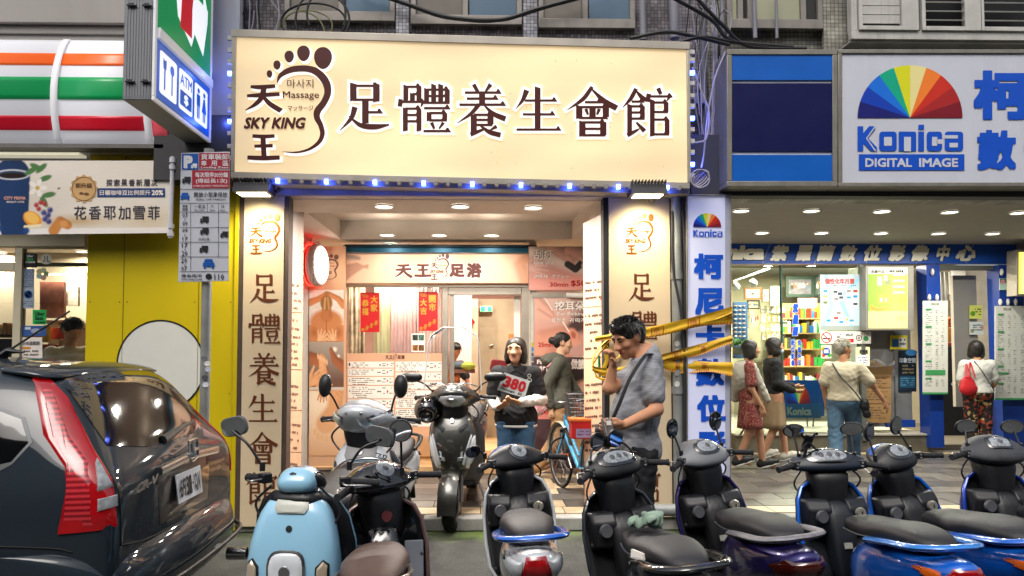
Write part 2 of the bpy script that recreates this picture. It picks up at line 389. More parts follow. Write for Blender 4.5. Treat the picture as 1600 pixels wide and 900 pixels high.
def fanmats(e=0, tag='', k=1): return [M('fan%d%s' % (i, tag), c, .35, e=e, var=.03) for i, c in enumerate(FAN)]
# ---------------- photo prints: painted in code, carried by a fine mesh ----------------
class Print:
    def __init__(s, w, h, res, base='ffffff'):
        s.w, s.h = w, h; s.nx = max(2, int(w*res)); s.ny = max(2, int(h*res))
        s.X, s.Y = np.meshgrid(np.linspace(0, w, s.nx), np.linspace(0, h, s.ny)); s.c = np.ones((s.ny, s.nx, 3))*np.array(lin(base)[:3])
    def mix(s, a, col):
        a = np.clip(a, 0, 1)[..., None]; s.c = s.c*(1-a)+np.array(lin(col)[:3])*a; return s
    def ell(s, x, y, rx, ry, col, rot=0, soft=.15, al=1):
        dx, dy = s.X-x, s.Y-y; c, n = math.cos(rad(rot)), math.sin(rad(rot)); u = (dx*c+dy*n)/rx; v = (-dx*n+dy*c)/ry
        return s.mix((1-np.sqrt(u*u+v*v))/soft*al if al < 1 else (1-np.sqrt(u*u+v*v))/soft, col)
    def line(s, pts, r, col, soft=.3, shade=None):
        pts = [tuple(p) for p in pts]; n = len(pts); rs = r if isinstance(r, (list, tuple)) else [r]*n
        best = np.full(s.X.shape, 1e9); side = np.zeros(s.X.shape)
        for i in range(n-1):
            (ax, ay), (bx, by) = pts[i], pts[i+1]; vx, vy = bx-ax, by-ay; L2 = vx*vx+vy*vy+1e-9
            t = np.clip(((s.X-ax)*vx+(s.Y-ay)*vy)/L2, 0, 1); px, py = s.X-(ax+t*vx), s.Y-(ay+t*vy)
            rr = rs[i]+(rs[i+1]-rs[i])*t; d = np.sqrt(px*px+py*py)/rr; m = d < best
            best = np.where(m, d, best); side = np.where(m, (px*-.5+py*-.8)/rr, side)
        a = np.clip((1-best)/soft, 0, 1)
        s.mix(a, col)
        if shade: s.mix(a*np.clip(-side, 0, 1)*.8, shade)
        return s
    def rect(s, x0, y0, x1, y1, col, al=1): return s.mix(((s.X >= x0) & (s.X <= x1) & (s.Y >= y0) & (s.Y <= y1))*al, col)
    def grad(s, ax, c0, c1, y0=0, y1=1):
        t = ((s.Y/s.h if ax == 'y' else s.X/s.w)-y0)/(y1-y0); return s.mix(np.ones_like(t), c0).mix(t, c1)
    def noise(s, amt, sc=6, seed=1, stretch=(1, 1)):
        r = np.random.RandomState(seed); out = 0
        for o in range(3):
            a, b = r.rand(2)*6; k = sc*2**o
            out = out+np.sin(s.X*k*stretch[0]+a+2*np.sin(s.Y*k*.7*stretch[1]+b))*np.cos(s.Y*k*stretch[1]*1.3+b)/2**o
        s.c = np.clip(s.c*(1+amt*out[..., None]), 0, 1); return s
    def hand(s, x, y, rot, sc, col, shade, spread=14, flip=1):
        """an open hand: wrist at x, y, fingers towards rot"""
        def T(u, v): c, n = math.cos(rad(rot)), math.sin(rad(rot)); u *= sc; v *= sc*flip; return (x+u*c-v*n, y+u*n+v*c)
        s.line([T(-1.4, 0), T(0, 0)], [.36*sc, .3*sc], col, .3, shade)
        s.line([T(0, 0), T(.75, 0)], [.34*sc, .46*sc], col, .25, shade)
        for i, (o, l) in enumerate(((-.34, .72), (-.12, .9), (.12, .86), (.34, .66))):
            a = rad(spread*(i-1.5)); s.line([T(.75, o), T(.75+l*.5*math.cos(a), o+l*.5*math.sin(a)), T(.75+l*math.cos(a*1.1), o+l*math.sin(a*1.1))], [.125*sc, .11*sc, .085*sc], col, .35, shade)
        s.line([T(.15, .3), T(.55, .62), T(.85, .85)], [.17*sc, .14*sc, .1*sc], col, .3, shade); return s
    def build(s, name, m, off_n=0, parent=None, mat=None, **kw):
        """m(u,v) -> point"""
        g = G(); A = m(0, 0); B = m(1, 0); D = m(0, 1); C = m(1, 1)
        U = (s.X/s.w).ravel(); Vv = (s.Y/s.h).ravel()
        A, B, C, D = [np.array(q) for q in (A, B, C, D)]
        pts = (A[None]*(1-U[:, None])+B[None]*U[:, None])*(1-Vv[:, None])+(D[None]*(1-U[:, None])+C[None]*U[:, None])*Vv[:, None]
        idx = np.arange(s.nx*s.ny).reshape(s.ny, s.nx)
        f = np.stack([idx[:-1, :-1], idx[:-1, 1:], idx[1:, 1:], idx[1:, :-1]], -1).reshape(-1, 4)
        me = bpy.data.meshes.new(name); c = (pts.min(0)+pts.max(0))/2
        v = pts if parent is None else to_local(pts, parent)
        c = (v.min(0)+v.max(0))/2; v = v-c
        me.from_pydata(v.tolist(), [], f.tolist()); at = me.color_attributes.new('Col', 'FLOAT_COLOR', 'POINT')
        at.data.foreach_set('color', np.concatenate([s.c.reshape(-1, 3), np.ones((s.nx*s.ny, 1))], 1).astype(np.float32).ravel())
        me.materials.append(mat or printmat()); o = bpy.data.objects.new(name, me); COL.objects.link(o); place(o, c, parent)
        return props(o, **kw)
# =============== THE SETTING: road, kerb, arcade pavement ===============
asphalt = M('asphalt', '484945', .8, bump=.9, bs=120, var=.5, vs=4)
def asphalt_nodes():
    N = asphalt.node_tree.nodes; L = asphalt.node_tree.links; b = N['Principled BSDF']
    src = b.inputs['Base Color'].links[0].from_socket
    tc = N.new('ShaderNodeTexCoord'); v = N.new('ShaderNodeTexVoronoi'); v.inputs['Scale'].default_value = 60
    L.new(tc.outputs['Object'], v.inputs['Vector'])
    r = N.new('ShaderNodeValToRGB'); r.color_ramp.elements[0].color = (1.7, 1.65, 1.6, 1); r.color_ramp.elements[1].color = (.75, .75, .75, 1); r.color_ramp.elements[0].position = .12; r.color_ramp.elements[1].position = .3
    L.new(v.outputs['Distance'], r.inputs[0]); m = N.new('ShaderNodeMix'); m.data_type = 'RGBA'; m.blend_type = 'MULTIPLY'; m.inputs[0].default_value = 1
    L.new(src, m.inputs[6]); L.new(r.outputs[0], m.inputs[7])
    sx = N.new('ShaderNodeSeparateXYZ'); L.new(tc.outputs['Object'], sx.inputs[0])
    mr = N.new('ShaderNodeMapRange'); mr.inputs[1].default_value = -.95; mr.inputs[2].default_value = 0; mr.inputs[3].default_value = 0; mr.inputs[4].default_value = 1
    L.new(sx.outputs[1], mr.inputs[0])
    nz = N.new('ShaderNodeTexNoise'); nz.inputs['Scale'].default_value = 2.6; nz.inputs['Detail'].default_value = 8; L.new(tc.outputs['Object'], nz.inputs['Vector'])
    a = N.new('ShaderNodeMath'); a.operation = 'MULTIPLY'; L.new(mr.outputs[0], a.inputs[0]); L.new(nz.outputs['Fac'], a.inputs[1])
    rr = N.new('ShaderNodeMapRange'); rr.inputs[1].default_value = .3; rr.inputs[2].default_value = .55; L.new(a.outputs[0], rr.inputs[0])
    m2 = N.new('ShaderNodeMix'); m2.data_type = 'RGBA'; m2.inputs[7].default_value = (.10, .15, .03, 1)
    L.new(rr.outputs[0], m2.inputs[0]); L.new(m.outputs[2], m2.inputs[6]); L.new(m2.outputs[2], b.inputs['Base Color'])
asphalt_nodes()
g = G(); g.add([(-70, -70, 0), (70, -70, 0), (70, 6.5, 0), (-70, 6.5, 0)], [(0, 1, 2, 3)])
o = g.build('road', asphalt, kind='structure', center=False); o.location.y = 6.5
for v in o.data.vertices: v.co.y -= 6.5
concrete = M('kerb_concrete', '8f8d88', .85, bump=.4, bs=90, var=.3, vs=5, dirt=.5)
g = G(); g.bb(-7, 8, 6.62, 12.6, -.1, .105); pavement = g.build('pavement', M('mortar', '3f3d3b', .9, bump=.3), kind='structure')
g = G(); g.bb(-40, 40, 6.4, 30, -.3, -.004); g.build('ground', M('ground_soil', '4a4642', .95), kind='structure')
g = G(); g.bb(-7, 8, 6.502, 6.62, -.1, .06); kerb = g.build('kerb', concrete, kind='structure')
x = -6.5; i = 0; kst = None
while x < 7.5:
    g = G(); g.bb(0, .985, 0, .16, 0, .115)
    if kst is None: kst = g.build('kerb_stone', concrete, bev=.012, center=False)
    else: kst = kst.copy(); COL.objects.link(kst)
    kst.parent = kerb; kst.location = Vector((x, 6.49, .003))-OFF[kerb.name]; x += 1.0
slate = [M('slate_tile%d' % i, c, .33, bump=.25, bs=60, var=.3, vs=9, dirt=.35) for i, c in enumerate(('5a5652', '4d4a48', '68635d'))]
beige = M('beige_tile', 'b5a184', .45, bump=.15, bs=60, var=.2, vs=7, dirt=.3)
def tile_mesh(w, d):
    g = G(); g.bb(-w/2, w/2, -d/2, d/2, 0, .016); o = g.build('tile', slate[0], bev=.003, center=False)
    me = o.data; bpy.data.objects.remove(o); return me
TM = {}
def tile(x, y, w, d, mt, dz=0):
    key = (round(w, 3), round(d, 3), mt.name)
    if key not in TM:
        me = tile_mesh(w-.008, d-.008); me.materials.clear(); me.materials.append(mt); TM[key] = me
    o = bpy.data.objects.new('tile', TM[key]); COL.objects.link(o); o.parent = pavement
    o.location = Vector((x+w/2, y+d/2, .104+dz))-OFF[pavement.name]
nt_ = 0
for k in range(20):
    tile(-1.9+k*.38, 6.66, .38, .26, beige, random.uniform(0, .002))
for r_ in range(13):
    yy = 6.93+r_*.30; dd = .30
    for c_ in range(18):
        xx = -2.3+c_*.62+(r_ % 2)*.31
        if xx < -1.55+0*r_ and yy < 9 or xx > 5.6 + .3*r_: continue
        if -2.3 < xx < 8:
            mt = beige if abs((xx+.3) - (.55+.08*(yy-6.9))) < .2 and yy < 8.6 else random.choice(slate)
            tile(xx, yy, .62, dd, mt, random.uniform(0, .003)); nt_ += 1
# =============== THE BUILDING ===============
bld = thing('apartment_building', 'dark mosaic-tiled old apartment house above the shop signs, grey windows and hanging cables', 'building', (1.5, 7, 0))
mosaic = M('mosaic_wall', '6a6468', .55, bump=0, var=.2)
def mosaic_nodes(mt, c1, c2, mort, sc):
    N = mt.node_tree.nodes; L = mt.node_tree.links; b = N['Principled BSDF']; tc = N.new('ShaderNodeTexCoord')
    mp = N.new('ShaderNodeMapping'); mp.inputs['Rotation'].default_value = (rad(90), 0, 0); L.new(tc.outputs['Object'], mp.inputs[0])
    br = N.new('ShaderNodeTexBrick'); br.offset = 0; br.inputs['Scale'].default_value = sc; br.inputs['Color1'].default_value = lin(c1); br.inputs['Color2'].default_value = lin(c2)
    br.inputs['Mortar'].default_value = lin(mort); br.inputs['Mortar Size'].default_value = .06; br.inputs['Brick Width'].default_value = 1; br.inputs['Row Height'].default_value = 1; br.inputs['Bias'].default_value = -.1
    L.new(mp.outputs[0], br.inputs['Vector']); nz = N.new('ShaderNodeTexNoise'); nz.inputs['Scale'].default_value = 3; nz.inputs['Detail'].default_value = 8
    L.new(tc.outputs['Object'], nz.inputs['Vector']); mr = N.new('ShaderNodeMapRange'); mr.inputs[1].default_value = .3; mr.inputs[2].default_value = .7; mr.inputs[3].default_value = .35; mr.inputs[4].default_value = 1.3
    L.new(nz.outputs['Fac'], mr.inputs[0]); mx = N.new('ShaderNodeMix'); mx.data_type = 'RGBA'; mx.blend_type = 'MULTIPLY'; mx.inputs[0].default_value = 1
    L.new(br.outputs['Color'], mx.inputs[6]); L.new(mr.outputs[0], mx.inputs[7]); L.new(mx.outputs[2], b.inputs['Base Color'])
    bp = N.new('ShaderNodeBump'); bp.inputs['Strength'].default_value = .6; bp.inputs['Distance'].default_value = .006; bp.invert = True
    L.new(br.outputs['Fac'], bp.inputs['Height']); L.new(bp.outputs[0], b.inputs['Normal'])
mosaic_nodes(mosaic, '8c868c', '5a5258', '221f20', 30)
mosaic2 = M('pale_mosaic_wall', '8a8880', .6); mosaic_nodes(mosaic2, 'a8a69a', '87847a', '3a3834', 26)
def X(px, Y): return P(px, 500, Y).x
def Z(py, Y, px=800): return P(px, py, Y).z
WY = 6.85
g = G(); g.bb(-2.8, X(1112, WY), WY, 7.1, 3.02, 9); g.bw('upper_wall', mosaic, bld)
g = G(); g.bb(X(1112, WY), 9, WY+.04, 7.14, 3.02, 9); g.bw('upper_wall', mosaic2, bld)
pale_t = M('pilaster_tile', '9a98a0'); mosaic_nodes(pale_t, 'b4b4bc', '6f7078', '2c2b2e', 30)
for a, b in ((617, 637), (818, 840), (1292, 1340)):
    g = G(); g.bb(X(a, WY), X(b, WY), WY-.05, WY-.002, 3.9, 9); g.bw('pilaster', pale_t if a < 1200 else mosaic2, bld)
alu = M('aluminium', '9c9890', .42, m=.55, var=.1); alud = M('window_frame_metal', '8b8680', .5, m=.3, var=.15, dirt=.4)
def window(a, b, ybot, panes, cols, parent=bld, fm=alud, Y=WY-.012, top=-170):
    g = G(); pl = PY(Y)
    t = 7
    x0, x1 = X(a, Y), X(b, Y); z0 = Z(ybot, Y); z1 = Z(top, Y); w = .05
    g.bb(x0, x1, Y-.05, Y, z0, z0+.09); g.bb(x0, x0+w, Y-.045, Y, z0+.09, z1); g.bb(x1-w, x1, Y-.045, Y, z0+.09, z1); g.bb(x0, x1, Y-.045, Y, z1, z1+w)
    for p in panes[1:]:
        xx = X(p, Y); g.bb(xx-.028, xx+.028, Y-.035, Y, z0+.09, z1)
    fr = g.bw('window', fm, parent, bev=.004)
    e = [a]+list(panes[1:])+[b]
    for i in range(len(e)-1):
        g = G(); g.bb(X(e[i], Y)+.04, X(e[i+1], Y)-.03, Y-.012, Y-.006, z0+.09, z1); g.bw('pane', cols[i % len(cols)], fr)
gl_d = M('pane_screen', '6c675f', .5, var=.15); gl_b = M('pane_bluegrey', '5d7284', .18, var=.1, vs=2); gl_y = M('pane_frosted', '9d9e85', .4, var=.08, vs=2)
window(440, 615, 38, [440, 530], [gl_d, gl_b]); window(640, 816, 42, [640, 726], [gl_d, gl_b]); window(842, 995, 46, [842, 916], [gl_d, gl_b])
window(1140, 1292, 44, [1140, 1162, 1178, 1262], [gl_y, M('pane_dark', '2f2f2c', .3), gl_y, M('pane_dark')])
lw = M('white_louvre_metal', 'b7b6b0', .5, var=.15, dirt=.45)
LY = 6.62
g = G(); z0 = Z(56, LY); g.bb(X(1340, LY), 9, LY, LY+.06, z0, z0+.08); g.bb(X(1340, LY), 9, LY+.03, LY+.3, z0-.02, z0-.003)
g.bb(X(1340, LY), X(1350, LY), LY, LY+.08, z0+.08, 6); lf = g.bw('louvre_frame', lw, bld, bev=.004)
g = G(); g.bb(X(1340, LY), 9, LY+.2, LY+.22, z0, 6); g.bw('shutter_back', M('dark_void', '15161a', .8), bld)
for (a, b, tilt, dark) in ((1352, 1424, 0, 0), (1452, 1524, 1, 0), (1545, 1625, 1, 0)):
    g = G(); g.bb(X(a-1, LY), X(a+5, LY), LY-.02, LY+.03, z0+.08, 6); g.bb(X(b-5, LY), X(b+22 if b < 1600 else b, LY), LY-.02, LY+.03, z0+.08, 6); g.bb(X(a+5, LY), X(b-5, LY), LY-.02, LY+.03, z0+.08, z0+.12)
    cs = g.bw('casement', lw, bld, bev=.003)
    for k in range(5):
        g = G(); zc = z0+.17+k*.085
        g.box((X((a+b)/2, LY), LY+.01, zc+.02), (X(b-6, LY)-X(a+6, LY), .012 if not tilt else .075, .078 if not tilt else .012), (rad(0 if not tilt else 25), 0, 0)); g.bw('slat', lw, cs)
g = G(); g.bb(X(357, 6.5), X(384, 6.5)-.03, 6.62, 9, .1, 3.0); g.bw('party_wall', M('wall_plaster', 'b9b4ac', .8, dirt=.3), bld)
darkm = M('dark_gap', '1c1b1b', .8)
g = G(); g.bb(X(1046, 6.62), X(1074, 6.62), 6.66, 10.2, .1, 3.0); g.bw('party_wall', M('wall_plaster'), bld)
bm = M('beam_paint', 'a9a9b4', .45, var=.15)
g = G(); g.bb(X(383, 6.5), X(1072, 6.5), 6.44, 6.6, Z(307, 6.44), Z(291, 6.44)); g.bw('beam', bm, bld, bev=.004)
for p in (550, 722, 887): pass
g = G(); g.bb(-2.8, X(1060, 6.62), 6.3, 6.83, Z(289, 6.44), 3.6); g.bw('sign_backing_beam', M('dark_metal', '3a3a3c', .6), bld)
ceil = M('ceiling_white', 'd8d0c6', .75, var=.05, bump=.05)
zc = 2.93; xa, xb = -2.5, 1.75
T0 = PZ(481, 331, zc); T1 = PZ(529.5, 372.7, zc); T2 = PZ(894, 374, zc); T3 = PZ(926, 336, zc)
ty0 = (T0.y+T3.y)/2; ty1 = (T1.y+T2.y)/2; tx0 = (T0.x+T1.x)/2; tx1 = (T2.x+T3.x)/2
g = G(); g.bb(xa, xb, 6.6, ty0, zc, zc+.06); g.bb(xa, xb, ty1, 13, zc, zc+.06); g.bb(xa, tx0, ty0, ty1, zc, zc+.06); g.bb(tx1, xb, ty0, ty1, zc, zc+.06)
g.bb(xa, xb, ty0-.5, ty1+.5, zc+.22, zc+.26)
g.bb(tx0-.02, tx0, ty0, ty1, zc+.06, zc+.22); g.bb(tx1, tx1+.02, ty0, ty1, zc+.06, zc+.22); g.bb(tx0, tx1, ty1, ty1+.02, zc+.06, zc+.22); g.bb(tx0, tx1, ty0-.02, ty0, zc+.06, zc+.22)
g.bw('arcade_ceiling', ceil, bld)
ceil2 = M('ceiling_grey', '9a958c', .8, var=.08)
zr = 3.08
g = G(); g.bb(X(1074, 6.62), 8.5, 6.6, 13.5, zr, zr+.1); g.bw('arcade_ceiling', ceil2, bld)
g = G(); g.bb(X(1074, 6.62), 8.5, 6.45, 6.6, Z(306, 6.5), 3.5); g.bw('beam', M('dark_metal'), bld)
dl_rim = M('lamp_rim', 'e8e4dc', .4); dl_face = M('lamp_glow', 'fff4e2', .5, e=9, var=0); dl_face2 = M('lamp_glow_cool', 'fffbea', .5, e=9, var=0)
def downlight(pos, label, r=.1, power=18, face=None, col=(1, .88, .72), group='round downlights in the shop ceilings', spot=True):
    t = thing('downlight', label, 'ceiling light', pos, group=group)
    g = G(); g.lathe([(r, 0), (r*1.12, -.012), (r*1.0, -.02), (r*.88, -.012)], (0, 0, 0)); g.build('rim', dl_rim, t)
    g = G(); g.lathe([(0, -.010), (r*.9, -.010)], (0, 0, 0)); g.build('lamp_disc', face or dl_face, t)
    if power:
        l = bpy.data.lights.new('lamp', 'AREA'); l.shape = 'DISK'; l.size = r*1.6; l.energy = power; l.color = col; l.spread = rad(172)
        lo = bpy.data.objects.new('lamp', l); COL.objects.link(lo); lo.parent = t; lo.location = (0, 0, -.03)
    return t
nm = 'round white downlight in the massage shop ceiling, '
for (px, py, s_) in ((600, 321, 'front row, left'), (719, 321, 'front row, middle'), (833, 323, 'front row, right'), (604, 380, 'back row, left'), (686, 380, 'back row, middle'), (768, 380, 'back row, right')):
    downlight(PZ(px, py, zc-.001) if py < 350 else (X(px, 8.6), 8.6, zc-.001), nm+s_, .085 if py < 350 else .09, 46 if py < 350 else 7, col=(1, .93, .84))
nm = 'round downlight in the grey ceiling before the photo shop, '
for i, (px, py) in enumerate(((1158, 328), (1268, 328), (1378, 329), (1484, 330), (1592, 331))):
    downlight(PZ(px, py, zr-.001), nm+'near row, %s from the left' % ('first', 'second', 'third', 'fourth', 'fifth')[i], .085, 20, dl_face2, (1, .96, .85))
for i, (px, py) in enumerate(((1193, 358), (1286, 359), (1380, 359), (1470, 360), (1555, 361))):
    downlight((X(px, 9.3), 9.3, zr-.001), nm+'far row, %s from the left' % ('first', 'second', 'third', 'fourth', 'fifth')[i], .085, 20, dl_face2, (1, .96, .85))
# =============== MASSAGE SHOP ===============
brown = M('sign_brown', '4a1712', .4, e=.05, var=.05); white_l = M('sign_white_under', 'fffaf0', .4, e=.4, var=0)
cream_lit = M('lit_sign_face', 'decaa4', .35, e=.47, ec='f4d4a2', var=.03, vs=1.5, emv=.35)
A = P(367, 52, 6.22); B = P(1075, 70, 6.22); C = P(1078, 291, 6.22); D = P(362, 273, 6.22)
pl = PY(6.22)
t = thing('shop_sign', 'long cream lit sign with brown footprint logo and six brown characters', 'sign', (A+C)/2)
g = G(); slab(g, pl, (370, 57, 1072, 77, 1074, 285, 366, 268), .02, -.004); g.bw('face', cream_lit, t)
g = G(); fr = M('sign_frame', 'b9b2a6', .4, m=.4, var=.1)
slab(g, pl, (360, 45, 1078, 65, 1078, 77, 362, 57), .42, .012); slab(g, pl, (360, 268, 1078, 285, 1078, 295, 360, 278), .42, .01)
slab(g, pl, (362, 57.3, 369, 57.5, 366, 267.7, 360, 267.5), .42, .008); slab(g, pl, (1073, 77.5, 1078, 77.7, 1080, 284.5, 1075, 284.3), .42, .008)
g.bw('frame', fr, t, bev=.004)
g = G(); slab(g, pl, (369, 58, 1073, 78, 1075, 284, 367, 267), .3, -.08); g.bw('box', M('sign_box', '77736c', .6), t)
for i, (ch, a, b, c, d) in enumerate((('足', 528, 126, 612, 206), ('體', 622, 130, 703, 208), ('養', 713, 131, 792, 212), ('生', 803, 133, 877, 207), ('會', 884, 134, 966, 213), ('館', 972, 137, 1051, 213))):
    gm = G(); gs = G(); ming(gs, ch, pl, (a, b, c, d), .002, 4.6); ming(gm, ch, pl, (a+1, b+1, c-1, d-1), .005, 0, 0, 12.5, 5)
    gm.bw('character', brown, t); gs.bw('character_outline', white_l, t)
gm = G(); gs = G(); foot_logo(gm, gs, pl, (381, 70, 523, 253), .005, 9)
gm.bw('foot_logo', brown, t)
g = G(); r_ = random.Random(12); [ellp(g, pl, r_.uniform(760, 1040), r_.uniform(90, 270), r_.uniform(.4, .9), r_.uniform(.4, .8), .001+.0001*k, k=6) for k in range(26)]; g.bw('dirt_speck', M('speck', '5a4a30', .8), t, kind='stuff'); gs.bw('logo_outline', white_l, t)
led_on = M('led_lit', '5070ff', .4, e=14, ec='3a5cff', var=0); led_hot = M('led_core', 'd0dcff', .4, e=14, ec='b8ccff', var=0); led_off = M('led_module', '8f8a84', .5)
t = thing('light_strip', 'strip of small modules with blue LEDs around the edge of the cream sign', 'light strip', P(720, 287, 6.2))
g = G(); slab(g, PY(6.26), (366, 279, 1078, 296, 1078, 303, 366, 286), .25); g.bw('rail', M('led_rail', 'aaa79f', .5, dirt=.3), t)
q = [P(428+i*607/8, 283+i*1.5, 6.2) for i in range(9)]
for i in range(37):
    px = 377+i*19.0; py = 281.5+(px-377)*.0178
    on = any(abs(px-(428+k*75.9)) < 9.6 for k in range(9))
    c = P(px, py, 6.21)
    g = G(); g.box(c, (.034, .03, .042)); g.bw('led_module', led_off if not on else led_on, t, bev=.004)
    if on:
        g = G()
        for dx in (-.008, .008):
            for dz in (-.009, .009): g.box(c+Vector((dx, -.016, dz)), (.011, .004, .011))
        g.bw('led', led_hot, t)
        l = bpy.data.lights.new('led_light', 'POINT'); l.energy = .4; l.color = (.08, .14, 1); l.shadow_soft_size = .03
        lo = bpy.data.objects.new('led_light', l); COL.objects.link(lo); lo.parent = t; lo.location = c+Vector((0, .02, -.04))-Vector(t.location)
for side, xs, ys, lit in ((0, 361, (60, 79, 97, 115, 134, 152, 171, 190, 209, 229, 247), (3, 7)), (1, 1081, (82, 94, 114, 131, 150, 166, 185, 203, 221, 238, 257, 275), (2, 6, 10))):
    for k, py in enumerate(ys):
        c = P(xs+(3 if side and k else 0)*0+ (0 if side else -1), py, 6.25)
        on = k in lit
        g = G(); g.box(c, (.045, .03, .038)); g.bw('led_module', led_on if on else M('led_module_pale', 'c8c4bc', .5), t, bev=.004)
        if on:
            g = G(); g.box(c+Vector((0, -.017, 0)), (.028, .004, .02)); g.bw('led', led_hot, t)
            l = bpy.data.lights.new('led_light', 'POINT'); l.energy = 1.1; l.color = (.08, .14, 1); l.shadow_soft_size = .03
            lo = bpy.data.objects.new('led_light', l); COL.objects.link(lo); lo.parent = t; lo.location = c+Vector((.05 if side else -.05, .03, 0))-Vector(t.location)
gold = M('board_gold_letter', '8a4e1c', .3, m=.35, var=.15); gold2 = M('board_brown_letter', '6b3a24', .35, m=.25, var=.1)
board = M('cream_board', 'd2be9e', .45, var=.06, vs=2)
for side, x0, x1, xt, lbl in ((0, 379, 442, 0, 'tall cream board with gold logo and gold characters on the column beside the yellow wall'), (1, 952, 1048, 0, 'tall cream board with gold characters on the right column, behind the man and the yellow tape')):
    pl = PY(6.46)
    t = thing('column_board', lbl, 'sign', (X((x0+x1)/2, 6.46), 6.46, .1), group='cream column boards of the massage shop')
    zt, zb = Z(308, 6.46), .06 if side == 0 else .125
    g = G(); g.bb(X(x0, 6.46), X(x1, 6.46), 6.46, 6.60, zb, zt); g.bw('board', board, t, bev=.003)
    g = G(); g.bb(X(x0, 6.46)-.045, X(x0, 6.46)-.003, 6.47, 6.61, zb, zt); g.bb(X(x1, 6.46)+.003, X(x1, 6.46)+.04, 6.47, 6.61, zb, zt); g.bw('trim', darkm if side else M('trim_brown', '4a3c34', .6), t)
    gl = G(); gs = G()
    if side == 0:
        foot_logo(gl, None, pl, (389, 333, 440, 398), .003)
        for ch, a, b, c, d in (('足', 389, 427, 437, 474), ('體', 389, 490, 437, 537), ('養', 388, 552, 436, 600), ('生', 387, 614, 433, 660), ('會', 386, 675, 434, 724), ('館', 385, 738, 433, 787)): gs = G(); ming(gs, ch, pl, (a, b, c, d), .003, 0, 0, 10, 5); gs.bw('character', gold2, t)
    else:
        foot_logo(gl, None, pl, (977, 333, 1023, 398), .003)
        for ch, a, b, c, d in (('足', 981, 426, 1024, 471), ('體', 984, 486, 1026, 530), ('養', 984, 550, 1028, 600), ('生', 985, 612, 1028, 660), ('會', 986, 676, 1030, 722), ('館', 987, 734, 1032, 784)): gs = G(); ming(gs, ch, pl, (a, b, c, d), .003, 0, 0, 10, 5); gs.bw('character', gold2, t)
    gl.bw('foot_logo', gold, t)
    cx = X(398 if side == 0 else 1010, 6.3)
    f = thing('flood_lamp', 'black finned flood lamp shining down the %s cream board' % ('left' if side == 0 else 'right'), 'lamp', (cx, 6.28, 2.96), group='flood lamps over the column boards')
    g = G(); g.loft([[Vector((cx-.15+.02*a, 6.12+y, 2.90+z)) for y, z in ((0, 0), (.2, 0), (.24, .05), (.2, .1), (.05, .09))] for a in (0, 1)]+[[Vector((cx+.15-.02*(1-a), 6.12+y, 2.90+z)) for y, z in ((0, 0), (.2, 0), (.24, .05), (.2, .1), (.05, .09))] for a in (0, 1)])
    g.bw('housing', M('lamp_black', '15171c', .5), f)
    g = G()
    for k in range(11): g.bb(cx-.14+k*.028-.003, cx-.14+k*.028+.003, 6.13, 6.34, 2.99, 3.02)
    g.bw('fins', M('lamp_black'), f)
    g = G(); g.bb(cx-.12, cx+.12, 6.15, 6.3, 2.892, 2.898); g.bw('lens', M('flood_lens', 'fff3d0', e=6, var=0), f)
    g = G(); g.tube([(cx-.16, 6.3, 2.94), (cx-.16, 6.42, 3.0)], .01); g.tube([(cx+.16, 6.3, 2.94), (cx+.16, 6.42, 3.0)], .01); g.bw('bracket', M('lamp_black'), f)
    g = G(); g.tube(bez([(cx, 6.34, 2.96), (cx+.07, 6.4, 2.87), (cx+.13, 6.42, 2.93), (cx+.19, 6.43, 3.0)]), .005); g.bw('cable', M('cable_grey', '8a8a8c', .5), f)
    l = bpy.data.lights.new('flood', 'SPOT'); l.energy = 55; l.color = (1, .87, .6); l.spot_size = rad(130); l.spot_blend = 1; l.shadow_soft_size = .08
    lo = bpy.data.objects.new('flood', l); COL.objects.link(lo); lo.parent = f; lo.location = (0, -.08, -.09); lo.rotation_euler = (rad(28), 0, 0)
def greek(g, pl, x0, y0, x1, y1, off, h=3.2, seed=0, dens=.75, sk=0, mi=0):
    r = random.Random(seed); x = x0
    while x < x1:
        w = r.uniform(1.2, 3.4)
        if r.random() < dens: 
            yy = y0+sk*(x-x0); rectp(g, pl, x, yy+r.uniform(0, .6), min(x+w*.8, x1), yy+(y1-y0)*r.uniform(.7, 1), off, mi)
        x += w
SK1, SK2, SK3 = 'e8b184', 'c98358', '8a4a30'
def sidepanel(x0, Y0, x1, Y1, ytop0, ytop1, lbl, hands):
    a = P(x0, 500, Y0); b = P(x1, 500, Y1); d = (b-a); d.z = 0; n = Vector((d.y, -d.x, 0)).normalized()
    if n.y > 0: n = -n
    pl = Plane(a, n); t = thing('side_board', lbl, 'sign', (a.x, a.y, .12), group='side boards with price lists inside the entrance')
    tl, tr = Vector((a.x, a.y, P(x0, ytop0, Y0).z)), Vector((b.x, b.y, P(x1, ytop1, Y1).z))
    bl, br = Vector((a.x, a.y, .14)), Vector((b.x, b.y, .14))
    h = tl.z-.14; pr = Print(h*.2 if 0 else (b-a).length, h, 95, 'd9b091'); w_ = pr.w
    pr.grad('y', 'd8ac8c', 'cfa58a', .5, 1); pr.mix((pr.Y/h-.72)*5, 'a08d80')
    hands(pr, w_, h)
    def m(u, v): return (bl*(1-u)+br*u)*(1-v)+(tl*(1-u)+tr*u)*v
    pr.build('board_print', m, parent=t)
    g = G(); o2 = -n*.03; e_ = n*.002
    q = [bl-e_, br-e_, tr-e_, tl-e_]; g.add(q+[p+o2 for p in q], [(4, 5, 6, 7), (0, 1, 5, 4), (1, 2, 6, 5), (2, 3, 7, 6), (3, 0, 4, 7)]); g.bw('board', M('side_board_edge', 'b09a86', .6), t)
    return t, pl
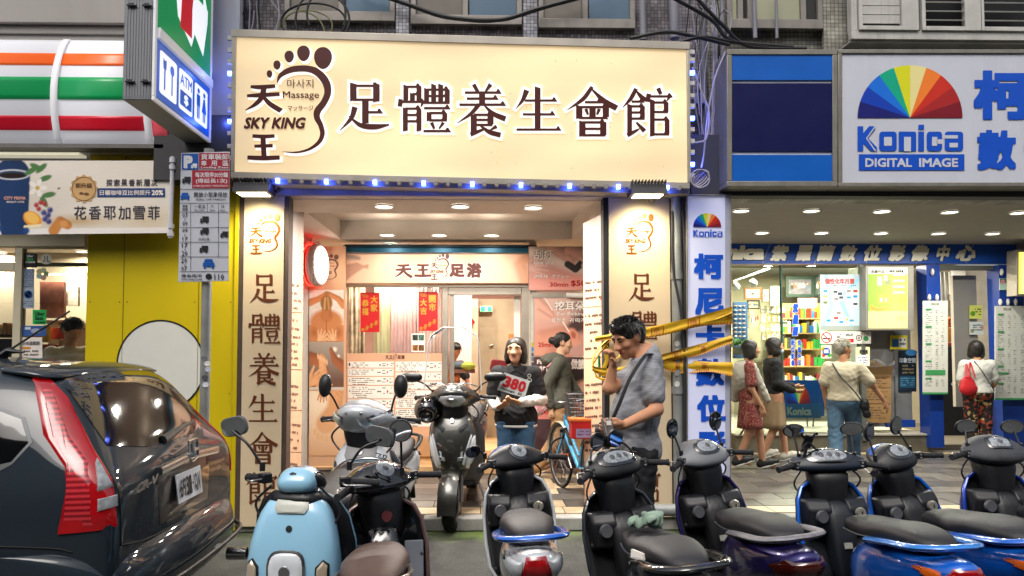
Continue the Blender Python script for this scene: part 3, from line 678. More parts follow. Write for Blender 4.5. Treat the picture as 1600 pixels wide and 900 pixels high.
def hl(pr, w, h):
    pr.line([(w*.5, h), (w*.45, h*.8), (w*.6, h*.68)], [.12, .1, .03], 'b5aaa2', .8, '8a7c72'); pr.noise(.05, 9, 3, (3, .4))
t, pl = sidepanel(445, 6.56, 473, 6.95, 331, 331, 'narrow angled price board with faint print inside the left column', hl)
g = G()
for k, yy in enumerate((442, 455, 466, 478, 497, 510, 523, 534, 545, 556, 566, 600, 612, 622, 633, 660, 672, 684, 696, 722, 734)):
    greek(g, pl, 447, yy, 447+random.Random(k).uniform(16, 24), yy+4.5, .004, seed=k, sk=.12)
g.bw('small_print', M('side_print', '7c5e50', .5), t)
g = G(); [rectp(g, pl, 446, y_, 472, y_+.8, .003) for y_ in (488, 577, 641, 706)]; g.bw('rule_line', M('print_dark', '4a3a34', .5), t)
def hr(pr, w, h):
    for k in range(4): pr.line([(w*(.0+.1*k), h*.70), (w*(.25+.13*k), h*(.78-.01*k)), (w*(.5+.14*k), h*(.85-.012*k))], [.07, .055, .03], 'd8aa88', .5, 'a87858')
    pr.line([(w*.3, h), (w*.6, h*.9), (w*.8, h*.8)], [.05, .06, .02], 'b59a88', .7)
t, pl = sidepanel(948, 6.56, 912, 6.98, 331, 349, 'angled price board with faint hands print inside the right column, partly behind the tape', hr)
g = G()
for k, yy in enumerate((440, 452, 464, 492, 505, 518, 531, 543, 600, 612, 624, 636, 650, 664, 690, 702)):
    greek(g, pl, 914, yy, 914+random.Random(k+50).uniform(18, 32), yy+4.5, .004, seed=k+30, sk=-.1)
g.bw('small_print', M('print_dark'), t)
g = G(); [polyp(g, pl, [(913, y_), (947, y_-3), (947, y_-2.2), (913, y_+.8)], .003) for y_ in (480, 560, 676)]; g.bw('rule_line', M('print_dark'), t)
g = G(); [polyp(g, pl, [(x_, y_), (x_+4, y_+2), (x_, y_+4)], .004) for x_, y_ in ((938, 465), (938, 498))]; g.bw('arrow_mark', M('print_red', 'b01818', .4), t)
PWY = 9.0
g = G(); g.bb(-3.2, X(483, PWY), PWY+.03, PWY+.25, .105, 2.925); wl = g.build('tiled_wall', M('wall_white', 'c9c2b8', .5, var=.06), None, kind='structure')
tm = M('white_wall_tile', 'cfcac2', .2, var=.05)
xw = X(471, PWY); meT = None
for k in range(24):
    for c_ in range(1):
        g = G()
        if meT is None:
            g.bb(-.1, .1, -.01, 0, -.05, .05); tt = g.build('wall_tile', tm, center=False, bev=.002); tt.data.transform(Matrix.Translation((0, 0, 0))); meT = tt
        else: tt = meT.copy(); COL.objects.link(tt)
        tt.parent = wl; tt.location = Vector((X(478, PWY)-.02, PWY+.029, .6+k*.104))-OFF[wl.name]
t = thing('poster', 'tall massage poster with logo, a bare back, hands on feet, left of the glass front', 'poster', (X(510, PWY), PWY, .12))
pl = PY(PWY-.03)
g = G(); slab(g, pl, (483, 385, 540, 385, 540, 728, 483, 728), .03, -.003); g.bw('panel', M('poster_panel', 'd9a883', .5, var=.04), t)
gm = G(); foot_logo(gm, None, pl, (495, 397, 530, 440), .003); gm.bw('logo', M('poster_brown', '6a4234', .5), t)
w, h = 54, 83
p = Print(w, h, 2.2, 'e3dccf'); p.noise(.05, .2, 5)
p.line([(0, 62), (14, 68), (26, 76)], [7, 5.5, 4], 'cf8a55', .3, '8c4a28'); p.line([(54, 58), (46, 68), (30, 77)], [7, 5.5, 4], 'cf8a55', .3, '8c4a28')
p.ell(27, 30, 30, 24, 'c98250', 0, .25); p.line([(27, 40), (27, 55)], [11, 8], 'bd7545', .3, '8c4a28'); p.rect(0, 0, 54, 26, 'c98250', 1)
p.ell(27, 62, 10.5, 14, '9a6a3a', 0, .2); p.line([(24, 52), (25, 70)], 2, 'd8b074', .8); p.line([(31, 52), (29, 70)], 2, 'c89a5c', .8); p.ell(27, 77, 5, 5, 'a87a48', 0, .4)
p.line([(27, 4), (27, 34)], 1.2, '9c5a34', 1); p.ell(8, 14, 8, 12, 'a86238', 0, .9); p.ell(46, 14, 8, 12, 'a86238', 0, .9)
p.hand(16, -2, 72, 13, 'e6b488', 'a06240', 14, -1); p.hand(40, -2, 108, 13, 'e6b488', 'a06240', 14, 1)
p.build('photo_print', quadmap(pl, (483, 453, 537, 533), .004), parent=t)
p = Print(54, 54, 2.2, '8a7468'); p.grad('y', '6b4a3c', 'a89a8c', .2, 1); p.ell(40, 46, 5, 4, 'f5ead8', 0, .8); p.ell(46, 38, 3, 3, 'f5ead8', 0, .8)
p.line([(0, 36), (14, 34), (26, 22)], [9, 8, 5], 'a8613c', .3, '5e3020'); p.line([(22, 20), (20, 36)], [7, 6], 'e2a878', .3, '9a5c38')
for k in range(5): p.ell(14+k*3.4, 38-k*1.6, 2, 4.5, 'e8b488', 10, .5)
p.line([(54, 26), (40, 34), (34, 46)], [8, 6, 3], 'a05c3a', .3, '5e3020'); p.hand(0, 8, 22, 17, 'e0a473', '8e5231', 8); p.hand(12, 0, 20, 15, 'd8986a', '8e5231', 8)
p.rect(0, 0, 54, 3, 'cfc0b0'); p.build('photo_print', quadmap(pl, (483, 535, 537, 609), .004), parent=t)
p = Print(54, 98, 2, 'ecd3b5'); p.grad('y', 'd8a47a', 'ecd6ba', 0, .8); p.line([(44, 98), (40, 70), (26, 50)], [15, 16, 17], 'd29a6c', .4, '9c6440')
for k, (a, b) in enumerate(((9, 36), (14, 30), (20, 27), (27, 26), (35, 27))): p.ell(a, b, 3.2, 6.5, 'deae80', 0, .4)
p.ell(26, 46, 17, 15, 'd8a274', 0, .35); p.hand(22, 104, -95, 14, 'c98a5c', '8a5434', 8); p.hand(40, 100, -80, 12, 'ddA070'.lower(), '8a5434', 8)
p.build('photo_print', quadmap(pl, (483, 611, 537, 712), .004), parent=t)
c = P(489, 414, 8.75)
t = thing('oval_sign', 'white oval lit sign edged in red neon, hung under the ceiling by the poster', 'sign', c)
g = G(); g.lathe([(0, .0), (.24, 0), (.25, .02), (.25, .08), (.24, .1), (0, .1)], (0, 0, 0), (1, 0, 0), 36); ob = g.build('case', M('sign_case', 'b8a8a4', .5), t); ob.scale = (1, 1, 1); ob.rotation_euler = (0, 0, rad(-10))
g = G(); g.lathe([(0, 0), (.215, 0), (.22, -.004)], (0, 0, 0), (1, 0, 0), 36); ob = g.build('face', M('oval_face', 'fff6e8', e=2.2, var=0), t); ob.location = (.111, -.02, 0); ob.rotation_euler = (0, 0, rad(-10))
g = G(); g.tube([Vector((0, .245*math.cos(a), .245*math.sin(a))) for a in [2*PI*i/40 for i in range(40)]], .009, 6, closed=True); ob = g.build('neon_tube', M('neon_red', 'ff3030', e=7, ec='ff2218', var=0), t); ob.location = (-.03, 0, 0); ob.rotation_euler = (0, 0, rad(-10))
g = G(); g.cyl((0, 0, .24), (0, 0, .42), .012); g.box((0, 0, .27), (.14, .03, .02)); g.build('hanger', M('lamp_rim'), t)
gl = G(); v_ = ['足', '體', '養', '生', '會', '館']
plq = Plane(c+Vector((.115, -.02, 0)), (.985, -.174, 0))
for k, ch in enumerate(v_): txt(gl, ch, plq, (488, 394+k*8, 491, 401+k*8), .01, off=.008)
gl.bw('lettering', M('print_dark'), t)
l = bpy.data.lights.new('neon_light', 'POINT'); l.energy = 2.5; l.color = (1, .12, .08); l.shadow_soft_size = .1; lo = bpy.data.objects.new('neon_light', l); COL.objects.link(lo); lo.parent = t; lo.location = (-.25, -.15, .1)
GY = 9.15; pl = PY(GY)
sf = thing('glass_shop_front', 'aluminium framed glass front and open doorway of the massage shop', 'shop front', (X(685, GY), GY, .12))
af = M('front_aluminium', '9d968a', .4, m=.45, var=.1)
def fbar(a, b, y0, y1, Y0=GY-.05, Y1=GY+.05, mt=af, nm_='frame'):
    g = G(); g.bb(X(a, GY), X(b, GY), Y0, Y1, max(.125, Z(y1, GY)), Z(y0, GY)); return g.bw(nm_, mt, sf, bev=.003)
fbar(536, 541, 385, 712); fbar(541, 828, 443, 449); fbar(692, 700, 449.5, 712); fbar(815, 826, 449.5, 720); fbar(700.5, 814.5, 450, 461)
fbar(703, 710, 461.5, 706, GY-.03, GY+.03); fbar(541.5, 691.5, 684, 712, mt=M('sill_wood', 'b98d62', .5, var=.15, bump=.1, bs=20)); fbar(540, 838, 389, 396.5, GY-.1, GY+.12, M('blue_shutter', '1f5f7a', .35, m=.3, var=.2), 'shutter_box')
fbar(540, 838, 384.5, 388.5, GY-.12, GY+.12, M('shutter_dark', '123444', .4), 'shutter_box')
g = G(); g.bb(X(542, GY), X(692, GY), GY-.005, GY+.003, Z(683, GY), Z(449.5, GY)); g.bw('pane', glassmat(), sf)
g = G(); g.bb(X(828, GY), X(838, GY), GY-.03, GY+.3, .12, 2.92); g.bw('white_post', M('post_white', 'c9c6bd', .5, dirt=.2), sf, bev=.004)
g = G(); [g.bb(X(830, GY), X(834, GY), GY-.034, GY-.031, Z(y_+7, GY), Z(y_, GY)) for y_ in (535,)]; g.bw('sticker', M('st_y', 'b8b020', .5), sf)
for y_, c_ in ((543, '2878b8'), (551, '4a5a68'), (558, '707070'), (566, '3c3c48')):
    g = G(); g.bb(X(830, GY), X(834, GY), GY-.034, GY-.031, Z(y_+6, GY), Z(y_, GY)); g.bw('sticker', M('st'+c_, c_, .5), sf)
g = G(); g.bb(X(600, GY), X(834, GY), 8.7, GY+.4, .12, .22); stp = g.bw('step', M('step_wood', 'c19a6c', .45, var=.2, bump=.15, bs=30), sf, bev=.01)
g = G(); g.bb(X(541, GY), X(828, GY), GY-.02, GY+1.0, .12, .34); g.bw('raised_floor', M('floor_wood', 'c79f70', .4, var=.2, vs=3), sf, bev=.005)
t = thing('header_board', 'peach header board with brown characters and foot logo above the glass front', 'sign', P(683, 420, GY-.1)); pl = PY(GY-.13)
g = G(); slab(g, pl, (540, 397, 826, 443), .05, -.003); g.bw('board', M('peach_board', 'dcae92', .5, var=.03), t, bev=.004)
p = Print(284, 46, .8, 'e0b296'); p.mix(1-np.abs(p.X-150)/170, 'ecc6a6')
for k in range(3): p.line([(-4, 6+9*k), (16, 20+5*k), (34, 30-3*k)], [6, 4, 1.5], 'b98a74', .6, '8f6250')
p.line([(-5, 46), (20, 40)], [12, 4], '9c8478', .8); p.line([(284, 46), (272, 30), (280, 0)], [10, 14, 12], 'd29876', .6, 'a87858')
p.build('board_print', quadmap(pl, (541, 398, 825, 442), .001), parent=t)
gm = G(); gs = G()
for ch, a, b, c_, d in (('天', 617, 412, 644, 434), ('王', 648, 412, 674, 433)):
    ming(gm, ch, pl, (a, b, c_, d), .006, 1); ming(gs, ch, pl, (a+1, b+1.2, c_+1, d+1.2), .003, 4)
for ch, a, b, c_, d in (('足', 702, 412, 726, 433), ('浴', 729, 411, 753, 434)):
    txt(gm, ch, pl, (a, b, c_, d), .05, off=.006); txt(gs, ch, pl, (a-.5, b-.3, c_+2, d+2), .07, off=.003)
foot_logo(gm, gs, pl, (672, 396, 703, 438), .006, 10)
gm.bw('lettering', M('header_brown', '5a2e28', .45), t); gs.bw('lettering_outline', M('outline_white', 'f0e4da', .5), t)
t = thing('price_board', 'white and peach price list board on the lower half of the shop window', 'sign', P(617, 615, GY-.02)); pl = PY(GY-.03)
g = G(); slab(g, pl, (542, 552, 691, 683), .012, -.002); g.bw('board', M('price_peach', 'd8a684', .5, var=.03), t)
g = G(); gp = G(); ga = G()
for col_, (a, b) in enumerate(((543.5, 615), (618, 690))):
    yy = 565
    for r_, hh in enumerate((11, 13, 14, 21, 14, 15, 15) if col_ == 0 else (17, 14, 14, 13, 16, 15, 14)):
        rectp(g, pl, a, yy, b, yy+hh-1.6, .001)
        txt(gp, str(r_+1+col_*7), pl, (a+1.5, yy+hh*.35-2, a+3.8+(2 if r_+1+col_*7 > 9 else 0), yy+hh*.35+3), 0, off=.003, res=1)
        for k in range(int(hh/3.4)): greek(gp, pl, a+6, yy+1.4+k*3.1, a+6+random.uniform(22, 38), yy+3.1+k*3.1, .002, seed=yy+k)
        greek(gp, pl, a+46, yy+hh*.35, a+52, yy+hh*.35+3, .002, seed=yy); greek(gp, pl, a+54, yy+2, a+59, yy+4, .002, seed=yy+3); greek(gp, pl, a+65, yy+2, a+71, yy+4, .002, seed=yy+4); greek(gp, pl, a+54, yy+hh*.5, a+59, yy+hh*.5+2, .002, seed=yy+5); greek(gp, pl, a+65, yy+hh*.5, a+70, yy+hh*.5+2, .002, seed=yy+6)
        polyp(ga, pl, [(a+61, yy+hh*.25), (a+63.5, yy+hh*.42), (a+61, yy+hh*.6)], .003); yy += hh
g.bw('price_row', M('print_paper', 'ece6dc', .5, var=.02), t); gp.bw('small_print', M('print_dark'), t); ga.bw('arrow_mark', M('print_red'), t)
gm = G()
for ch, a in (('天', 602), ('王', 608)): ming(gm, ch, pl, (a, 555, a+5.4, 561), .003, 1)
foot_logo(gm, None, pl, (613.5, 552.5, 620, 562), .003)
for ch, a in (('足', 621), ('浴', 627)): txt(gm, ch, pl, (a, 555, a+5.4, 561), .04, off=.003)
gm.bw('lettering', M('header_brown'), t)
red = M('banner_red', 'c01418', .45, var=.08); gd = M('banner_gold', 'd8a040', .35, m=.4, var=.15)
for (x0, y0, x1, y1, L_, R_, lbl) in ((563, 457, 593, 519, '恭禧', '大家', 'red and gold new-year banner on the pale left part of the shop window'), (654, 456, 684, 517, '大吉', '開市', 'red and gold new-year banner hung before the pink curtain')):
    t = thing('new_year_banner', lbl, 'banner', P((x0+x1)/2, y1, GY-.02), group='red new-year banners on the shop window'); pl = PY(GY-.018)
    g = G(); slab(g, pl, (x0, y0, x1, y1), .002); g.bw('cloth', red, t)
    g = G()
    for k, ch in enumerate(L_): txt(g, ch, pl, (x0+2.5, y0+11+k*13, x0+13, y0+22.5+k*13), .03, off=.002)
    for k, ch in enumerate(R_): txt(g, ch, pl, (x0+16, y0+5+k*13, x0+27, y0+17+k*13), .03, off=.002)
    for k in range(7):
        cx, cy = x0+4+((k*7) % 22), y1-4-(k*4) % 15; ringp(g, pl, cx, cy, 1.6, 2.4, .002, k=12); ringp(g, pl, cx, cy, .4, 1, .002, k=8)
    for k in range(4): ringp(g, pl, x0+4+k*2.2, y0+4+(k % 2)*2, 1.2, 1.8, .002, k=10)
    g.bw('lettering', gd, t)
t = thing('notice', 'small white notice with four dark pictures on the glass under the right red banner', 'notice', P(653, 548, GY-.02)); pl = PY(GY-.017)
g = G(); slab(g, pl, (643, 521, 664, 550), .002); g.bw('paper', M('print_paper'), t)
for (a, b, c_) in ((644.5, 523, '2c3a34'), (654, 523, '44685c'), (644.5, 539, '8a5a28'), (654, 539, '6a4420')):
    p = Print(8.5, 9, 2.4, c_); p.noise(.8, .9, int(a+b)); p.build('photo_print', quadmap(pl, (a, b, a+8.5, b+9), .001), parent=t)
t = thing('poster', 'gua sha poster: a hand with a dark stone on a pink back, red price', 'poster', P(870, 420, 8.95)); pl = PY(8.98)
g = G(); slab(g, pl, (826, 385, 945, 454), .04, -.002); g.bw('panel', M('poster_edge', 'a89080', .5), t)
w, h = 117, 67; p = Print(w, h, 1.5, 'c9a294'); p.grad('y', 'd68878', '8c7a74', .1, 1)
p.line([(-5, 62), (30, 52), (60, 40), (120, 22)], [16, 14, 14, 20], 'd9c4b8', .8); p.line([(-10, -5), (60, 6), (120, 14)], [22, 20, 18], 'e0988a', .7)
p.line([(34, 66), (55, 52), (66, 46)], [8, 8, 8], 'cfa090', .3, '8c6a5e'); p.line([(62, 60), (78, 56), (86, 44)], [9, 9, 4], 'd4a494', .3, '8c6a5e'); p.line([(62, 50), (66, 40), (68, 34)], [6, 5, 4], 'd4a494', .3, '8c6a5e')
p.line([(60, 40), (72, 32), (82, 42)], [6, 6, 6], '2b2726', .25, '111010'); p.line([(80, 50), (88, 44), (84, 38)], [4, 4, 3.5], 'dcae9c', .3, '8c6a5e'); p.hand(-6, 38, -6, 22, 'cc9c8c', '86605a', 6)
p.build('photo_print', quadmap(pl, (827, 386, 944, 453), .001), parent=t)
gw = G(); gk = G(); gr = G()
for o_, g_, bb in ((.003, gk, .06), (.006, gw, .02)):
    txt(g_, '刮痧', pl, (834, 390, 864, 405), bb, off=o_); txt(g_, 'Gua Sha', pl, (834, 407, 864, 413), bb*.7, off=o_); txt(g_, '구아샤', pl, (833, 429, 856, 435), bb*.6, off=o_); txt(g_, 'グアシャ', pl, (862, 429, 889, 435), bb*.6, off=o_)
txt(gr, '30min', pl, (859, 441, 888, 448), .02, off=.004); txt(gr, '$500', pl, (892, 438, 923, 448), .03, off=.004)
gw.bw('lettering', M('outline_white'), t); gk.bw('lettering_shadow', M('letter_shadow', '5c4a44', .6), t); gr.bw('price', M('print_red'), t)
t = thing('poster', 'ear picking poster: hands with a thin pick at an ear, behind the walking woman', 'poster', P(875, 500, 9)); pl = PY(9.0)
g = G(); slab(g, pl, (834, 463, 950, 557), .04, -.002); g.bw('panel', M('poster_edge'), t)
g = G(); slab(g, PY(8.99), (832, 457, 950, 465), .05); g.bw('rail', af, t); g = G(); g.cyl(P(885, 461, 8.94), P(913, 462, 8.94), .03); g.bw('rail_lamp', M('lamp_rim'), t)
w, h = 114, 92; p = Print(w, h, 1.5, 'd8a08c'); p.grad('y', 'c07a66', 'd8b4a6', 0, 1)
p.rect(56, 0, w, h, 'b4918a', .7); p.line([(40, 30), (70, 50), (120, 70)], [5, 20, 40], '4a3432', .6); p.line([(0, 4), (14, 26), (44, 34), (62, 26)], [20, 18, 16, 14], 'd2937c', .4, '9c5c4c')
p.ell(60, 33, 9, 13, 'd88f74', 15, .4); p.ell(61, 33, 5, 8, 'a85a48', 15, .5); p.line([(3, 88), (16, 76), (26, 66), (30, 58)], [10, 9, 6, 4], 'dba592', .35, '9c6455'); p.line([(6, 70), (22, 60), (34, 54)], [6, 5, 4], 'dba592', .35, '9c6455')
p.line([(16, 92), (28, 72)], .8, 'f0e4dc'); p.line([(44, 54), (54, 38)], 1, 'f0e8e0')
p.build('photo_print', quadmap(pl, (835, 465, 949, 556), .001), parent=t)
gw = G(); gk = G()
for o_, g_, bb in ((.003, gk, .07), (.006, gw, .03)):
    txt(g_, '挖耳朵', pl, (867, 470, 914, 485), bb, off=o_); txt(g_, 'Ear Picking', pl, (871, 488, 914, 494), bb*.5, off=o_); txt(g_, '耳かき', pl, (862, 497, 883, 504), bb*.6, off=o_); txt(g_, '귀', pl, (889, 497, 896, 504), bb*.6, off=o_); txt(g_, '따기', pl, (899, 497, 914, 504), bb*.6, off=o_)
gw.bw('lettering', M('outline_white'), t); gk.bw('lettering_shadow', M('print_dark'), t)
gr = G(); txt(gr, '25min', pl, (841, 535, 864, 542), .02, off=.004); gr.bw('price', M('print_red'), t)
t = thing('poster', 'facial poster: black strip with white letters above a face and red prices', 'poster', P(875, 640, 9)); pl = PY(8.99)
g = G(); slab(g, pl, (834, 558, 950, 732), .04, -.002); g.bw('panel', M('poster_dark', '4a3438', .5), t)
w, h = 110, 110; p = Print(w, h, 1.2, '3c2c2c'); p.grad('y', 'c07868', '2c2426', .18, .6); p.ell(78, 62, 20, 28, 'd0a08c', 20, .3); p.ell(70, 60, 3, 2, '3c2424', 10, .5); p.ell(76, 46, 5, 2, 'a04038', 0, .4); p.line([(90, 80), (100, 60), (98, 40)], 6, 'd8ac98', .4, '8c6455'); p.rect(0, 0, w, 44, 'd0827a', .6)
p.build('photo_print', quadmap(pl, (836, 576, 948, 655), .001), parent=t)
gw = G(); txt(gw, 'Facial', pl, (839, 562, 861, 569), .03, off=.004); txt(gw, '페이', pl, (839, 572, 855, 581), .03, off=.004); txt(gw, '做臉', pl, (892, 561, 914, 577), .04, off=.004); txt(gw, 'ケア', pl, (903, 612, 915, 620), .03, off=.004); txt(gw, '손', pl, (905, 624, 915, 640), .03, off=.004); gw.bw('lettering', M('outline_white'), t)
gr = G(); txt(gr, '30min', pl, (843, 627, 866, 635), .02, off=.004); txt(gr, '$500', pl, (843, 637, 872, 648), .03, off=.004); gr.bw('price', M('price_red', 'd02020', .5), t)
# =============== inside the massage shop ===============
g = G(); g.bb(-2.6, 1.6, GY+.06, 13.2, .105, .125); g.build('shop_floor', M('floor_wood'), kind='structure')
pinkw = M('pink_wall', 'd2a59c', .7, var=.05)
g = G(); g.bb(-2.6, 1.6, 13.2, 13.3, .12, 3); g.build('back_wall', pinkw, kind='structure')
g = G(); g.bb(-2.7, -2.6, GY+.05, 13.2, .12, 3); g.bb(1.6, 1.7, GY+.05, 13.2, .12, 3); g.build('inner_wall', M('inner_wall', 'c8b6a4', .7, var=.05), kind='structure')
t = thing('panel_partition', 'beige stone-look partition with a hidden door at the back of the massage shop', 'partition', P(775, 690, 12.2)); pl = PY(12.2)
g = G(); slab(g, pl, (748, 467, 813, 467, 813, 700, 748, 700), .06, -.004); g.bw('wall_panel', M('stone_panel', 'a2937c', .5, var=.18, vs=4, bump=.1), t)
g = G(); slab(g, pl, (750, 512, 774, 640), .01, .004); g.bw('hidden_door', M('stone_panel2', 'a89a84', .45, var=.15, vs=5), t, bev=.003)
g = G(); g.cyl(pl(765, 540, .03), pl(771, 539, .03), .015); g.bw('handle', M('chrome', 'c8c8c8', .2, m=1, var=0), t)
g = G(); slab(g, PY(12.05), (736, 467, 747, 690), .1); g.bw('edge_post', M('cream_post', 'd8c8b0', .6), t)
t = thing('exit_sign', 'small green lit exit sign with a running figure above the partition door', 'sign', P(760, 482, 12.1)); pl = PY(12.08)
g = G(); slab(g, pl, (750, 478, 769, 487), .05, -.002); g.bw('case', M('case_white', 'd8d8d0', .5), t)
g = G(); rectp(g, pl, 751, 479, 768, 486.5, .001); g.bw('face', M('exit_green', '20c060', e=2.2, ec='20e070', var=0), t)
g = G(); rectp(g, pl, 758, 480.5, 762, 485.5, .003); ellp(g, pl, 759.5, 480.3, .8, .8, .003); g.bw('running_figure', M('exit_white', 'e8fff0', e=2, var=0), t)
cur = M('pink_curtain', 'cfa3a2', .8, var=.1)
def curtain(x0, x1, y0, y1, Y, lbl, folds=14, mt=cur, amp=.009):
    a, b = X(x0, Y), X(x1, Y); z0, z1 = Z(y1, Y), Z(y0, Y); n = folds*6; g = G(); vs = []
    for j in range(5):
        z = z0+(z1-z0)*j/4
        for i in range(n+1): vs.append((a+(b-a)*i/n, Y+amp*math.sin(2*PI*folds*i/n)*(1-.3*j/4)+.01*math.sin(i*.7+j), z))
    g.add(vs, [(j*(n+1)+i, j*(n+1)+i+1, (j+1)*(n+1)+i+1, (j+1)*(n+1)+i) for j in range(4) for i in range(n)], 0, True)
    return props(g.build('curtain', mt, thick=.004, sharp=180), lbl, 'curtain')
curtain(611, 655, 447, 684, 9.8, 'dusty pink pleated curtain behind the glass between the two red banners', 9)
curtain(655, 706, 447, 690, 10.6, 'pale pink sheer curtain behind the notice with four pictures', 10, M('pink_sheer', 'e0c4be', .8, var=.08))
curtain(706, 737, 455, 690, 11.6, 'pale pink curtain hanging inside the doorway beside the masseur', 6, M('pink_sheer'))
curtain(545, 570, 447, 600, 9.75, 'pale marble-look curtain at the left edge of the shop window', 4, M('marble_curtain', 'c9b29a', .6, var=.5, vs=9), .015)
curtain(585, 610, 447, 600, 9.72, 'straight cream curtain right of the first red banner', 4, M('cream_curtain', 'c8bb94', .7, var=.1), .01)
t = thing('new_year_diamond', 'red diamond paper charm on the cream post inside the doorway', 'charm', P(733, 503, 11.95)); pl = PY(11.98)
g = G(); pa, pb = [(733, 491), (744, 503), (733, 515), (730, 503)], None
g.prism([(0, 0), (.1, .12), (0, .24), (-.04, .12)], lambda u, v, d: pl(733, 515)+Vector((u, -.01-d, v)), .004); g.bw('paper', red, t)
g = G(); txt(g, '春', PY(11.955), (731, 499, 738, 508), .03); g.bw('lettering', gd, t)
def simple(name, label, cat, shape, mt, bev=0, sub=0, group=None):
    g = G(); shape(g); o = g.build(name, mt, bev=bev, sub=sub); return props(o, label, cat, group)
t = thing('massage_table', 'low massage bed with orange cushions and folded grey and green towels in the doorway', 'bed', P(715, 640, 10.6))
g = G(); slab(g, PY(10.4), (704, 612, 740, 660), .6); g.bw('bed_base', M('bed_brown', '7c5546', .6), t, bev=.03)
g = G(); c = P(708, 588, 10.4); g.ell(P(709, 590, 10.4), (.09, .1, .07)); g.ell(P(707, 604, 10.4), (.1, .1, .07)); g.ell(P(711, 617, 10.3), (.1, .1, .07)); g.bw('cushion', M('cushion_orange', 'd07c42', .7), t)
t = thing('towel_stack', 'folded grey-blue and lime towels on a brown shelf inside the doorway', 'towels', P(722, 578, 10.3))
g = G(); g.ell(P(716, 571, 10.3), (.13, .12, .06)); g.bw('towel', M('towel_blue', '55626e', .9), t)
g = G(); g.ell(P(731, 572, 10.25), (.11, .12, .06)); g.bw('towel', M('towel_lime', 'a3ad45', .9), t)
g = G(); slab(g, PY(10.2), (704, 577, 742, 583), .3); g.bw('shelf', M('bed_brown'), t)
simple('orange_box', 'small orange box on the beige partition ledge above the woman with the sign', 'box', lambda g: slab(g, PY(11.8), (795, 522, 803, 534), .08), M('box_orange', 'c8642c', .6), .004)
simple('red_cushion', 'red patterned cushion behind the shoulder of the woman with the sign', 'cushion', lambda g: g.box(P(779, 572, 9.9), (.22, .08, .17), (0, .2, 0)), M('cushion_red', '7c1a24', .7, var=.5, vs=25), .03)
simple('paper_list', 'long white handwritten list hanging beside the doorway', 'notice', lambda g: slab(g, PY(GY+.12), (803, 462, 813, 540), .004), M('print_paper'))
for (x_, y_, z_, e_) in ((X(640, 10.2), 10.2, 2.88, 40), (X(760, 11), 10.9, 2.88, 45), (X(620, 12), 12, 2.88, 25)):
    pass
nm = 'round downlight inside the massage shop, '
downlight((X(676, 10.8), 10.8, zc-.002), nm+'above the sheer curtain', .08, 60, group=None); downlight((X(770, 11.2), 11.0, zc-.002), nm+'before the partition', .08, 50, group=None); downlight((X(610, 9.4), 9.38, zc-.002), nm+'behind the first banner', .08, 40, group=None)
# =============== PHOTO SHOP (right) ===============
cbl = M('sign_blue', '1550c0', .35, var=.04); cwh = M('sign_pale', 'c6c9d4', .35, var=.05, vs=2, dirt=.15); nav = M('sign_navy', '15174a', .3, var=.05)
frm = M('sign_metal', '8b887f', .45, m=.4, var=.15, dirt=.3)
def lightbox(name, label, q, Y, depth, fw, parts, bev=.004):
    t = thing(name, label, 'sign', P((q[0]+q[2])/2, q[3], Y)); pl = PY(Y); x0, y0, x1, y1 = q
    g = G()
    slab(g, pl, (x0, y0, x1, y0+fw), depth, .012); slab(g, pl, (x0, y1-fw, x1, y1), depth, .012); slab(g, pl, (x0, y0+fw+.2, x0+fw, y1-fw-.2), depth, .010); slab(g, pl, (x1-fw, y0+fw+.2, x1, y1-fw-.2), depth, .010)
    g.bw('frame', frm, t, bev=bev)
    return t, pl
t, pl = lightbox('shop_sign', 'blank blue and navy light-box sign with white stripes, right of the cables', (1136, 77, 1309, 291), 6.25, .34, 8, None)
for k, (a, b, m_) in enumerate(((85, 125, M('sign_azure', '0d5cb8', .35, var=.12, vs=3)), (130, 236, nav), (242, 283, M('sign_azure')))):
    g = G(); slab(g, pl, (1144, a, 1301, b), .02, .002); g.bw('face_band', m_, t)
g = G(); slab(g, pl, (1144, 85, 1301, 283), .2, -.012); g.bw('face', cwh, t)
t, pl = lightbox('shop_sign', 'white light-box sign with a rainbow fan, blue brand name and large blue characters', (1310, 77, 1760, 291), 6.25, .34, 6, None)
g = G(); slab(g, pl, (1316, 83, 1754, 285), .2, -.003); g.bw('face', cwh, t)
g = G(); konica_fan(g, pl, 1422, 184, 82, 82, .003); g.bw('rainbow_fan', fanmats(), t)
